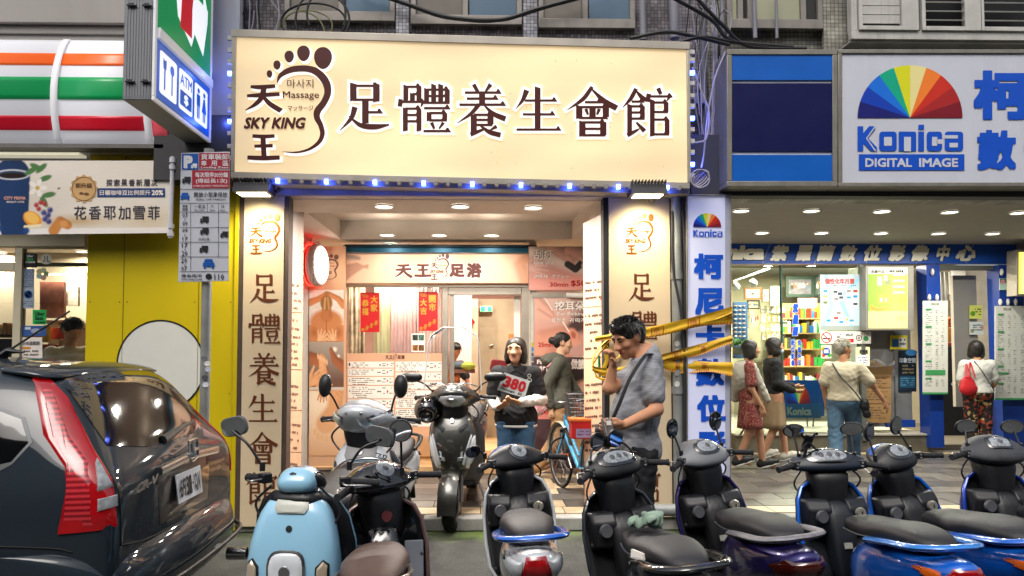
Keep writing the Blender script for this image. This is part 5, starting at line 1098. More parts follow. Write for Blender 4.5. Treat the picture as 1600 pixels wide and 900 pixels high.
t = thing('track_spots', 'white ceiling track with two round spot heads inside the photo shop', 'track light', P(1170, 430, 11.5))
g = G(); g.tube([P(1146, 440, 11.4), P(1202, 420, 11.4)], .02, 6); g.bw('track', M('lamp_rim'), t)
for x_, y_ in ((1149, 448), (1176, 443)):
    g = G(); g.ell(P(x_, y_, 11.4), (.07, .07, .07), 14); g.cyl(P(x_, y_-8, 11.4), P(x_, y_-4, 11.4), .02); g.bw('spot_head', M('lamp_rim'), t)
t = thing('glass_lettering', 'blue vertical characters stuck on the display glass', 'lettering', P(1243, 560, HY-.01)); pl = PY(HY-.012)
g = G(); gw = G()
for k, ch in enumerate('紫羅蘭'): txt(g, ch, pl, (1238, 474+k*18, 1248, 489+k*18), .04, .2, .004); txt(gw, ch, pl, (1237.5, 473.6+k*18, 1248.5, 489.4+k*18), .07, .2, .002)
for k, ch in enumerate('數位影像'): txt(g, ch, pl, (1236, 531+k*10.5, 1242, 540+k*10.5), .04, 0, .004); txt(gw, ch, pl, (1235.6, 530.6+k*10.5, 1242.4, 540.4+k*10.5), .07, 0, .002)
for k, ch in enumerate('快速沖印'): txt(g, ch, pl, (1246, 531+k*10.5, 1252, 540+k*10.5), .04, 0, .004); txt(gw, ch, pl, (1245.6, 530.6+k*10.5, 1252.4, 540.4+k*10.5), .07, 0, .002)
g.bw('lettering', cbl, t); gw.bw('lettering_outline', M('outline_white'), t)
# =============== CONVENIENCE STORE (left) ===============
YW = 6.5
yel = M('yellow_wall', 'c8b210', .38, var=.08, vs=1.2, dirt=.08, bump=.03, bs=3)
t = thing('yellow_wall', 'glossy yellow wall panel with a plain white disc, left of the massage shop', 'wall', (X(250, YW), YW, .02)); pl = PY(YW)
g = G(); g.bb(X(134, YW), X(365, YW), YW, YW+.12, .02, Z(246, YW)); g.bw('panel', yel, t, bev=.004)
g = G(); g.bb(X(366, YW), X(374, YW), YW-.03, YW+.12, .02, Z(262, YW)); g.bw('edge_post', yel, t, bev=.008)
g = G(); ellp(g, pl, 251, 571, 68, 70, .003, k=48); g.bw('white_disc', M('decal_white', 'cfd0c8', .4, var=.03), t)
g = G(); ringp(g, pl, 251, 571, 67, 69.5, .005, k=56, sy=1.03); g.bw('disc_rim', blk, t)
g = G(); [g.bb(X(x_, YW)-.002, X(x_, YW)+.002, YW-.004, YW-.001, .03, Z(246, YW)) for x_ in (192, 310)]; [g.cyl((X(x_, YW), YW-.003, z_), (X(x_, YW), YW, z_), .006, 8) for x_ in (140, 186, 198, 304, 316, 360) for z_ in (.4, 1.2, 2.0, 2.8)]; g.bw('seam', M('seam_dark', '6a5c08', .6), t)
gp = M('grey_fascia', 'a09c98', .5, var=.06, vs=1.5, dirt=.12)
cs = thing('store_canopy', 'white curved canopy sign with orange, green and red stripes above the store', 'sign', (X(120, 6.4), 6.4, Z(240, 6.4)))
zt, zb = Z(68, 6.4), Z(236, 6.4); xl = -8.5; xr = X(258, 6.25)
def prof(t_): return 6.42-.15*math.sin(PI*min(1, t_*1.0))**.7-.05*t_
def band(x0, x1, ta, tb, off, mt, nm_, n=8, x1b=None):
    g = G(); vs = []
    for i in range(n+1):
        t_ = ta+(tb-ta)*i/n; z = zt+(zb-zt)*t_; y = prof(t_)-off
        b_ = x1 if x1b is None else x1+(x1b-x1)*i/n
        vs += [(x0, y, z), (b_, y, z)]
    g.add(vs, [(2*i, 2*i+1, 2*i+3, 2*i+2) for i in range(n)], 0, True); return g.bw(nm_, mt, cs, sharp=180, thick=.004)
cwm = M('canopy_white', 'd2d3d8', .55, e=0.21, ec='e8e8f0', var=.03, vs=1)
tt = lambda py: (Z(py, 6.25)-zt)/(zb-zt)
xs = [xl, X(72, 6.2), X(219, 6.2), xr]
for i in range(3):
    a, b = xs[i]+.012, xs[i+1]-.012
    band(a, b, 0.0, 1.0, 0, cwm, 'panel', 14, b-(.14 if i == 2 else 0))
    if i < 2:
        for (ya, yb, c_) in ((85, 106, ('canopy_orange', 'e8601c')), (126, 161, ('canopy_green', '0f8a4c')), (185, 206, ('canopy_red', 'b81428'))):
            band(a, b, tt(ya), tt(yb), .006, M(c_[0], c_[1], .3, e=0.24, var=.02), 'stripe', 5)
for i in (1, 2):
    band(xs[i]-.03, xs[i]+.03, 0, 1, .02, M('canopy_rib', 'dcdce0', .35, e=.2, var=.02), 'rib', 14)
band(xs[2]+.03, xr-.03, tt(188), tt(214), .008, M('canopy_pink_red', 'd0505c', .35, e=.25), 'logo_patch', 4); 
g = G(); g.bb(xl, xr+.02, 6.42, 6.56, zb-.03, zt+.05); g.bw('back_box', gp, cs)
sp = thing('store_fascia', 'grey metal fascia and white pillar above the striped canopy', 'wall', (X(100, 6.45), 6.45, Z(68, 6.4)))
g = G(); g.bb(-8.5, X(300, 6.35), 6.36, 6.5, Z(42, 6.36), 7); g.bb(-8.5, X(240, 6.35), 6.40, 6.5, zt+.052, Z(43, 6.36)); g.bw('fascia', gp, sp, bev=.006)
g = G(); g.bb(X(262, 6.5), X(366, 6.5), 6.52, 6.62, Z(247, 6.5), 7); g.bw('pillar_cladding', M('pillar_white', 'c2c3cc', .4, var=.05, vs=1.5, dirt=.15), sp, bev=.004)
g = G(); g.bb(-8.5, X(265, 6.5), 6.3, 6.8, Z(244, 6.5), Z(238, 6.5)); g.bw('soffit', M('soffit_grey', '6a6664', .5), sp)
g = G(); g.bb(-8.5, X(134, 6.5), 6.33, 6.45, Z(249, 6.4), Z(245, 6.4)); g.bw('lamp_tube', M('tube_cream', 'd8d2b8', .4, e=.4), sp)
t = thing('banner', 'wide cream coffee banner with a blue cup, fruit and brown characters, on white poles', 'banner', P(140, 365, 6.3)); pl = PY(6.32)
w, h = 300, 116; p = Print(w, h, 1.05, 'ddd3c4'); p.grad('x', 'c9bfb0', 'e4dccf', .0, .6)
p.ell(120, 110, 120, 50, 'e8e0d4', 0, .9); p.ell(260, 20, 90, 30, 'd8c8ac', 0, .9); p.ell(150, 20, 70, 14, 'c8ac84', 0, .9, ); p.rect(0, 0, w, 9, 'f0ece8', .7)
ox = 24
p.line([(46, 92), (49, 8)], [29.5, 22.5], '1d3a66', .08, '122848'); p.ell(46, 94, 30, 9, 'c8ccd4', 0, .12); p.ell(46, 94, 26.5, 6.8, '30405c', 0, .2); p.ell(47, 92.5, 24, 5, '20140e', 0, .2)
for (a, b, r_) in ((76, 100, 30), (84, 106, -25), (92, 104, 40), (98, 88, 20), (104, 62, 10), (96, 52, 120)): p.ell(a, b, 13, 5, '4f7a44', r_, .3); 
for k in range(5): p.ell(86+9*math.cos(k*1.26), 73+9*math.sin(k*1.26), 8, 4.5, 'ece6dc', math.degrees(k*1.26), .4)
p.ell(86, 73, 4, 4, 'c8a040', 0, .4)
for (a, b) in ((84, 46), (91, 50), (88, 40), (97, 48)): p.ell(a, b, 5, 5, 'a82834', 0, .5); p.ell(a-1, b+1.5, 1.5, 1.5, 'e08080', 0, .8)
for (a, b) in ((96, 34), (103, 30), (98, 24), (106, 38), (104, 20)): p.ell(a, b, 6, 6, '3c3c78', 0, .5); p.ell(a-1.5, b+2, 1.8, 1.8, '8890c0', 0, .8)
p.ell(78, 24, 17, 12, 'e8942c', -30, .15); p.ell(77, 26, 14, 9, 'f4c060', -30, .2); p.line([(66, 12), (90, 14)], 3, 'f0e0b0', .5)
for (a, b) in ((4, 18), (12, 12), (22, 20), (68, 6), (-2, 10), (26, 10)): p.ell(a+ox*0, b, 7, 6.5, '24447c', 0, .5)
p.line([(112, 6), (122, 20), (134, 14)], [10, 9, 8], 'c88444', .3, '9c5c28'); p.ell(128, 16, 8, 7, 'd89858', 0, .4)
p.ell(120, 72, 3, 2, '6a5838', 20, .5); p.noise(.015, .12, 3, (1, 4))
m_ = quadmap(pl, (-26, 251, 268, 251, 268, 364, -26, 367), 0)
def mb(u, v): q = m_(u, v); return q+Vector((0, .012*math.sin(v*19+u*6)*max(0, (u-.8)*5), 0))
p.build('cloth_print', lambda u, v: m_(u, v), parent=t)
g = G(); slab(g, pl, (-26, 251, 268, 251, 268, 364, -26, 367), .003, -.002); g.bw('cloth', M('banner_cloth', 'cfc6b8', .7), t)
g = G(); 
for (s_, a, b, c_, d, bo) in (('探索果香新層次', 165, 280, 247, 291, .015), ('花香耶加雪菲', 114, 322, 252, 343, .01)):
    n = len(s_); ww = (c_-a)/n
    for k, ch in enumerate(s_): txt(g, ch, pl, (a+k*ww+ww*.08, b, a+(k+1)*ww-ww*.1, d), bo, off=.003)
g.bw('lettering', M('banner_ink', '3a3440', .5), t)
g = G(); rectp(g, pl, 152, 294, 258, 308, .003); g.bw('blue_strip', M('strip_blue', '1f3f78', .5), t)
g = G(); s_ = '日曬咖啡豆比例提升20%'
txt(g, '日曬咖啡豆比例提升', pl, (156, 297, 235, 305), .01, off=.005); txt(g, '20%', pl, (237, 297, 255, 305), .03, off=.005); g.bw('strip_lettering', M('outline_white'), t)
g = G(); vs = [(131+21*(1+.07*math.cos(12*a))*math.cos(a), 295+21*(1+.07*math.cos(12*a))*math.sin(a)) for a in [i*2*PI/72 for i in range(72)]]; polyp(g, pl, vs, .003); g.bw('badge', M('badge_gold', 'c9a06a', .5, var=.1), t)
g = G(); ringp(g, pl, 131, 295, 18, 18.8, .005); txt(g, '新升級', pl, (118, 286, 144, 294), .03, off=.005); ellp(g, pl, 127, 302, 3.4, 2, .005); ellp(g, pl, 135, 303, 4, 2.2, .005); g.bw('badge_lettering', M('badge_brown', '6a4a2c', .5), t)
g = G(); txt(g, 'CITY PRIMA', pl, (6, 307, 40, 312), .03, off=.003); g.bw('cup_lettering', M('cup_pink', 'd8a090', .5), t); g = G(); txt(g, 'SPECIALTY COFFEE', pl, (10, 314, 38, 317), .01, off=.003, res=1); g.bw('cup_lettering', M('outline_white'), t)
wp = M('pole_white', 'c9cad2', .35)
for nm_, a, b in (('pole', (270, 245), (266, 372)),):
    g = G(); g.cyl(P(*a, 6.3), P(*b, 6.3), .018, 14); g.bw('pole', wp, t)
    g = G(); [g.cyl(P(270-k*.03, y_, 6.3), P(270-k*.03, y_+7, 6.3), .027, 14) for k, y_ in ((0, 247), (10, 258), (100, 350), (115, 362))]; g.bw('clamp', wp, t)
x_ = -(750-240)/1150*5.2; BX = P(240, 100, 5.2).x
t = thing('blade_sign', 'projecting lit store sign with green logo panel above a blue panel of icons', 'sign', (BX, 5.7, P(240, 150, 5.2).z))
Y0, Y1 = 5.2, 6.3; BT = .215; zb_ = P(237, 156, 5.2).z
plx = PXn(BX, 1)
cas = M('sign_case_grey', '84878c', .45, m=.3, var=.1, vs=3, dirt=.15)
g = G(); g.bb(BX-BT, BX-.012, Y0, Y1, zb_, 6); g.bw('case', cas, t, bev=.006)
g = G()
for k in range(9): g.bb(BX-BT+.02+k*.02, BX-BT+.027+k*.02, Y0-.004, Y0-.001, zb_+.02, 6)
g.bw('rib', cas, t)
g = G()
for z_ in (.13, .68, 1.2):
    for xx in (-.17, -.06): g.box((BX+xx+.01, Y0-.012, zb_+z_), (.035, .02, .018)); g.cyl((BX+xx-.02, Y0-.012, zb_+z_), (BX+xx+.045, Y0-.012, zb_+z_-.004), .008, 8)
g.bw('latch', M('latch_dark', '3c3e42', .4, m=.5), t)
wf = M('sign_frame_white', 'd8d8da', .35, e=0.19, var=.03)
def zx(px, py): return plx(px, py)
nz0, nz1 = plx(243, 151).z, plx(243, 58).z
g = G(); g.bb(BX-.012, BX+.01, Y0, Y1, zb_, nz0-.01); g.bb(BX-.012, BX+.01, Y0, Y0+.03, nz0-.008, 6); g.bb(BX-.012, BX+.01, Y1-.03, Y1, nz0-.008, 6); g.bb(BX-.012, BX+.03, Y0+.032, Y1-.032, nz1, nz1+.075); g.bw('frame', wf, t, bev=.003)
ya, yb = Y0+.035, Y1-.035
def sq(y0, y1, z0, z1, off): return [(BX+off, y0, z0), (BX+off, y1, z0), (BX+off, y1, z1), (BX+off, y0, z1)]
def SP(u, v, off): return Vector((BX+off, ya+(yb-ya)*u, nz0+(nz1-nz0)*v))     # icon panel
bp_ = M('icon_blue', '1458b8', .3, e=0.38, var=.02); wp_ = M('icon_white', 'eef2f6', .3, e=0.56, var=0)
g = G(); g.add([SP(0, 0, .004), SP(1, 0, .004), SP(1, 1, .004), SP(0, 1, .004)], [(0, 1, 2, 3)]); g.bw('blue_panel', bp_, t)
class SPl:
    n = Vector((1, 0, 0))
    def __init__(s, f): s.f = f
    def __call__(s, px, py, off=0): return s.f(px/100, 1-py/100, .004+off)
ip = SPl(SP)
g = G()
for a, b in ((5, 34), (38, 64), (68, 95)): polyp(g, ip, rrect(a, 14, b, 88, 4), .002)
g.bw('icon_tile', wp_, t)
g = G()
brush(g, ip, [(13, 26, 5), (13, 42, 5)], .004, n=1); brush(g, ip, [(13, 40, 2.2), (13, 78, 2.2)], .0041, n=1); brush(g, ip, [(10.8, 24, 1), (10.8, 36, 1)], .004, n=1); brush(g, ip, [(15.2, 24, 1), (15.2, 36, 1)], .004, n=1); ellp(g, ip, 25.5, 34, 3.6, 9, .004); brush(g, ip, [(25.5, 40, 2), (25.5, 78, 2)], .0041, n=1)
g.bw('cutlery_icon', bp_, t)
g = G(); txt(g, 'ATM', ip, (40, 22, 62, 42), .015, off=.004); polyp(g, ip, rrect(40, 52, 62, 80, 2), .004); g.bw('atm_icon', bp_, t); g = G(); txt(g, '$', ip, (47, 56, 55, 76), .03, off=.006); g.bw('atm_icon', wp_, t)
g = G(); ellp(g, ip, 75.5, 26, 2.4, 5, .004); polyp(g, ip, rrect(72, 33, 79, 56, 1.5), .004); brush(g, ip, [(74, 55, 2.2), (74, 80, 2.2)], .0041, n=1); brush(g, ip, [(77, 55, 2.2), (77, 80, 2.2)], .0041, n=1); ellp(g, ip, 87.5, 26, 2.4, 5, .004); polyp(g, ip, [(86, 33), (89, 33), (92.5, 62), (82.5, 62)], .004); brush(g, ip, [(86, 60, 2), (86, 80, 2)], .0041, n=1); brush(g, ip, [(89, 60, 2), (89, 80, 2)], .0041, n=1); g.bw('toilet_icon', bp_, t)
z0u = nz1+.08
def SU(u, v, off): return Vector((BX+.0+off, ya+(yb-ya)*u, z0u+1.1*v))
up = SPl(SU)
g = G(); g.add([SU(0, 0, .004), SU(1, 0, .004), SU(1, 1, .004), SU(0, 1, .004)], [(0, 1, 2, 3)]); g.bw('green_panel', M('logo_green', '0c8a4e', .3, e=0.38, var=.02), t)
g = G(); polyp(g, up, [(20, 0), (96, 0), (92, 60), (84, 88), (66, 78), (60, 90), (34, 78), (24, 40)], .002); g.bw('white_field', wp_, t)
g = G(); polyp(g, up, [(38, 30), (66, 30), (60, 62), (60, 84), (38, 84), (40, 60)], .0045); g.bw('red_stem', M('logo_red', 'c81c28', .3, e=0.34, var=.02), t)
g = G(); txt(g, 'ELEVEN', up, (14, 24, 94, 50), .05, off=.007); g.bw('lettering', M('logo_green'), t)
g = G(); g.cyl((BX-.1, Y1, zb_+.25), (BX-.1, 6.5, zb_+.25), .03); g.cyl((BX-.1, Y1, zb_+.7), (BX-.1, 6.5, zb_+.7), .03); g.bw('bracket', cas, t)
PYs = 5.55
t = thing('parking_sign', 'tall white and red parking sign with blue P and trucks on a pole', 'sign', (X(322, PYs), PYs, 0)); pl = PY(PYs-.06)
g = G(); g.cyl((X(322, PYs), PYs, 0), (X(322, PYs), PYs, Z(236, PYs)), .036, 20); g.bw('pole', M('galvanised'), t)
tlc = (283, 239, 359, 237, 357, 439, 278, 441)
g = G(); slab(g, pl, tlc, .006, -.002); g.bw('plate', M('plate_white', 'b8bcc4', .4, var=.04), t, bev=.002)
def tq(x, y):   # photo pixel, plate leans very slightly
    return x, y
g = G(); rectp(g, pl, 311, 239, 358.5, 264, .001); polyp(g, pl, [(300, 266), (358.5, 266), (358, 294), (300, 294)], .001); g.bw('red_field', M('sign_red', '9c1c30', .4), t)
g = G(); rectp(g, pl, 284, 240, 310, 265, .001); g.bw('blue_field', M('p_blue', '1450a0', .4), t)
gw = G(); txt(gw, 'P', pl, (287, 243, 301, 263), .05, off=.003); txt(gw, '貨車裝卸', pl, (314, 240.5, 357, 249.5), .01, off=.003); txt(gw, '專', pl, (314, 251, 323, 259), .01, off=.003); txt(gw, '用', pl, (330, 251, 339, 259), .01, off=.003); txt(gw, '區', pl, (348, 251, 357, 259), .01, off=.003); txt(gw, 'Loading Zone', pl, (314, 260, 357, 264), .015, off=.003, res=1)
txt(gw, '每次限停20分鐘', pl, (305, 269, 356, 277), .01, off=.003); txt(gw, '(得延長1次)', pl, (306, 279, 355, 287), .01, off=.003); txt(gw, '20 MINS MAX WITH 1 TIME EXTENSION', pl, (302, 289, 356, 292), 0, off=.003, res=1); gw.bw('lettering', M('plate_lt', 'd8dade', .4), t)
gk = G(); gb = G()
def truck(g, x, y, s=1): 
    rectp(g, pl, x-3*s, y-5*s, x+7*s, y+2*s, .003); rectp(g, pl, x-6*s, y-2*s, x-3.4*s, y+2.5*s, .003); rectp(g, pl, x-7*s, y+2.6*s, x+7*s, y+4*s, .003); ellp(g, pl, x-4*s, y+4.5*s, 1.6*s, 1.6*s, .0032, k=10); ellp(g, pl, x+4*s, y+4.5*s, 1.6*s, 1.6*s, .0032, k=10)
def carico(g, x, y, s=1):
    polyp(g, pl, [(x-4*s, y-4.5*s), (x+4*s, y-4.5*s), (x+5.5*s, y-.5*s), (x-5.5*s, y-.5*s)], .003); polyp(g, pl, rrect(x-6.5*s, y-.4*s, x+6.5*s, y+4*s, 1*s), .003); rectp(g, pl, x-5.5*s, y+4*s, x-3.5*s, y+6*s, .003); rectp(g, pl, x+3.5*s, y+4*s, x+5.5*s, y+6*s, .003)
truck(gk, 291, 281, 1); truck(gk, 319, 343, 1); truck(gk, 319, 361, 1); truck(gk, 318, 389, 1); truck(gk, 350, 366, .9); carico(gb, 289, 306, 1.1); carico(gb, 326, 411, 1.4)
txt(gk, '開放小型車停放', pl, (303, 300, 355, 308), .01, off=.003); txt(gk, 'SMALL CAR PARKING', pl, (306, 310, 353, 313), .01, off=.003, res=1)
for s_, q in (('營業', (285, 320, 293, 324.5)), ('時間', (285, 325, 293, 330)), ('一至五', (303, 320, 321, 325)), ('六', (329, 320, 334, 325)), ('日', (346, 320, 350, 325)), ('Mon-Fri', (304, 327, 319, 330)), ('Sat', (328, 327, 336, 330)), ('Sun', (344, 327, 352, 330)), ('07', (285, 333, 293, 340)), ('09', (285, 346, 293, 353)), ('09', (285, 357, 293, 363)), ('17', (285, 370, 293, 376)), ('17', (284, 380, 293, 387)), ('20', (284, 392, 293, 400)), ('20', (283, 403, 292, 411)), ('07', (283, 416, 292, 423)), ('30元/次', (310, 371, 327, 376)), ('違者拖吊', (283, 428, 315, 433)), ('TOW-AWAY ZONE', (283, 435, 316, 438)), ('110', (335, 428, 350, 437))): txt(gk, s_, pl, q, .01, off=.003, res=1)
for a in ((343, 342), (367, 366), (390, 389), (413, 412)): rectp(gk, pl, 288.4, a[1], 289.4, a[1]+3, .003)
for y_ in (295.5, 317, 331, 355, 378, 401, 424): rectp(gk, pl, 281, y_, 357, y_+.7, .002)
rectp(gk, pl, 297.5, 318, 298.1, 424, .002); rectp(gk, pl, 323.5, 318, 324.1, 331, .002); rectp(gk, pl, 341, 318, 341.6, 401, .002)
ellp(gk, pl, 326, 432, 5, 4.4, .003); gk.bw('lettering', M('print_black', '16161a', .5), t); gb.bw('car_symbol', M('p_blue'), t)
gt = G(); truck(gt, 303, 259, .7); gt.bw('truck_symbol', M('plate_lt'), t)
for k, (a, b, c_) in enumerate(((324, 568, 'd8d8d4'), (319, 560, '6a6c70'), (325, 577, 'b8c0cc'), (321, 601, 'cfd4dc'), (320, 590, '4a4c54'))):
    g = G(); ellp(g, PY(PYs-.038), a, b, 5, 4, k*.0004, k=12); g.bw('sticker', M('ps'+c_, c_, .5, var=.3, vs=40), t)
SY = 6.9
st = thing('store_window', 'lit convenience store window with stickers, cream frames and a counter behind', 'shop front', (X(66, SY), SY, .12))
cf = M('cream_frame', 'c0b8a0', .5, var=.05)
def sbar(a, b, y0, y1, Y0=SY-.04, Y1=SY+.04):
    g = G(); g.bb(X(a, SY), X(b, SY), Y0, Y1, Z(y1, SY), Z(y0, SY)); g.bw('frame', cf, st, bev=.003)
sbar(24, 36, 386, 720); sbar(-60, 134, 366, 388.5, SY-.05, SY+.05); sbar(-60, 23.5, 412, 426); sbar(36.5, 134, 388.7, 391); sbar(36.5, 134, 410, 416, SY+.1, SY+.14)
g = G(); g.bb(X(36, SY), X(134, SY), SY-.004, SY+.004, Z(720, SY), Z(391, SY)); g.bw('pane', glassmat(), st); g = G(); g.bb(X(-60, SY), X(24, SY), SY-.004, SY+.004, Z(720, SY), Z(426, SY)); g.bw('pane', glassmat(), st)
g = G(); g.bb(-6.8, X(134, SY)+.3, 10.2, 10.3, .1, 3.2); g.build('back_wall', M('store_wall', 'cfbfa4', .6, var=.05), kind='structure')
g = G(); g.bb(X(134, SY)+.25, X(134, SY)+.35, 6.7, 10.2, .1, 3.2); g.build('side_wall', M('store_wall'), kind='structure')
g = G(); g.bb(-6.8, X(134, SY)+.3, 6.6, 10.3, 2.9, 3.0); g.build('store_ceiling', ceil, kind='structure')
for k, (px, py) in enumerate(((92, 379), (128, 392), (122, 437), (0, 394))): downlight(PZ(px, py, 2.898), 'round downlight in the convenience store ceiling, %s' % ('above the stickers', 'at the yellow wall', 'farthest in', 'at the left edge')[k], .08, 24, group='downlights in the convenience store')
pl = PY(SY-.012)
t = notice((37, 396, 58, 418), SY-.012, 'black delivery sticker with white and green words at the top of the store window', '1c1e20', [('t', 'd8dcd8', ('Uber', 42, 398, 52, 402)), ('t', '3cb86a', ('Eats', 42, 403, 52, 407)), ('t', 'd8dcd8', ('外送美食', 40, 408, 55, 411))])
t = thing('sticker', 'round white sticker beside the black delivery sticker', 'sticker', pl(72, 405)); g = G(); ellp(g, pl, 72, 405, 8.5, 8.5, .001, k=28); g.bw('disc', M('decal_white'), t); g = G(); brush(g, pl, [(70, 400, 1.2), (70, 406, 1.2), (67, 409, 1.2)], .002, n=3); brush(g, pl, [(74, 400, 1.2), (74, 408, 1.2), (78, 409, 1.2)], .002, n=3); g.bw('mark', blk, t)
t = notice((51, 484, 72, 507), SY-.014, 'bright green delivery sticker with two dark words in the store window', '28b45c', [('t', '12301c', ('Uber', 55, 487, 69, 493)), ('t', '12301c', ('Eats', 55, 494, 67, 500)), ('t', '12301c', ('合作商家', 54, 502, 70, 505))])
t = notice((36, 420, 53, 482), SY-.012, 'tall pale blue sticker of symbols down the left of the store window', 'a8b4c4', [('t', '3a68b0', ('QR', 39, 421, 50, 433)) if 0 else ('e', '3a68b0', (44, 460, 6.5, 6.5)), ('g', '4a6a98', (38, 437, 51, 450, 4)), ('e', 'a8b4c4', (44, 460, 5, 5)), ('g', '4a6a98', (38, 470, 51, 480, 3))])
g = G(); plq = PY(SY-.014)
for a, b in ((41, 424), (49, 424), (41, 432), (49, 432)): ringp(g, plq, a, b, 2.2, 3.2, .003, k=12)
brush(g, plq, [(40, 456, 1), (48, 464, 1)], .003, n=1); g.bw('symbols', M('nt3a68b0', '3a68b0', .5), t)
notice((35, 509, 72, 525), SY-.012, 'dark blue car picture sticker under the green sticker', '34589a', [('e', '98a4b8', (56, 517, 8, 4)), ('r', 'c8d0dc', (39, 511, 48, 515))])
notice((34, 527, 66, 560), SY-.012, 'white handwritten style notice at the bottom of the store window', 'e4dcd4', [('t', '6a6a6a', ('小木屋鬆餅', 35, 533, 62, 539)), ('r', 'd89040', (35, 542, 48, 545)), ('g', '6a5a5a', (37, 547, 60, 558, 2))])
t = thing('flower_decal', 'pastel five-petal flower decal on the store window', 'sticker', pl(66, 428))
for k, c_ in enumerate(('9cb88a', 'd8a890', 'a8c4c8', 'c8b890', 'b8c89a')):
    g = G(); a = k*1.256; ellp(g, pl, 66+6*math.cos(a), 428+6*math.sin(a), 4.4, 4.4, .001+.0003*k, k=14); g.bw('petal', M('pt'+c_, c_, .5), t)
t = thing('store_shelving', 'warm lit store shelves with boxes and coffee machines behind the left pane', 'shelf', P(12, 560, 8)); r = random.Random(5)
g = G(); slab(g, PY(8.2), (-40, 523, 24, 527), .5); slab(g, PY(8.2), (-40, 560, 24, 564), .5); g.bw('shelf', M('shelf_wood'), t)
for k in range(9):
    c_ = r.choice(('d8c8a0', 'b89860', 'e0d8c8', 'a87848', 'c8a870')); x = -38+k*7; g = G(); slab(g, PY(8.1), (x, 523-r.uniform(10, 20), x+6.4, 523), .2); g.bw('box', M('bx'+c_, c_, .6, var=.1), t, bev=.004)
g = G(); slab(g, PY(8), (-40, 529, 21, 560), .4); g.bw('machine', M('machine_dark', '2c2a28', .3), t, bev=.01)
t = thing('store_counter', 'bright counter area with posters and red packets behind the store window', 'counter', P(90, 560, 8.5))
g = G(); slab(g, PY(9), (75, 505, 134, 600), .4); g.bw('counter', M('counter_cream', 'd8c4a0', .5), t)
for (q, c_, Y_) in (((62, 440, 100, 497), '8a5648', 9.3), ((100, 448, 122, 478), 'd8d0c0', 9.4), ((68, 500, 98, 506), 'd8a080', 8.6), ((78, 512, 100, 530), 'c84838', 8.7), ((104, 515, 112, 545), 'b0b0a8', 8.6), ((92, 530, 110, 556), 'a88858', 8.4), ((66, 508, 76, 535), 'd8b050', 8.6), ((66, 538, 90, 556), 'c84838', 8.6)):
    g = G(); slab(g, PY(Y_), q, .05); g.bw('panel', M('sc'+c_, c_, .5, var=.3, vs=14), t, bev=.003)
g = G(); slab(g, PY(9.2), (66, 427, 134, 430), .05); g.bw('lit_rail', M('rail_glow', 'ffe0a0', e=2.5, var=0), t)
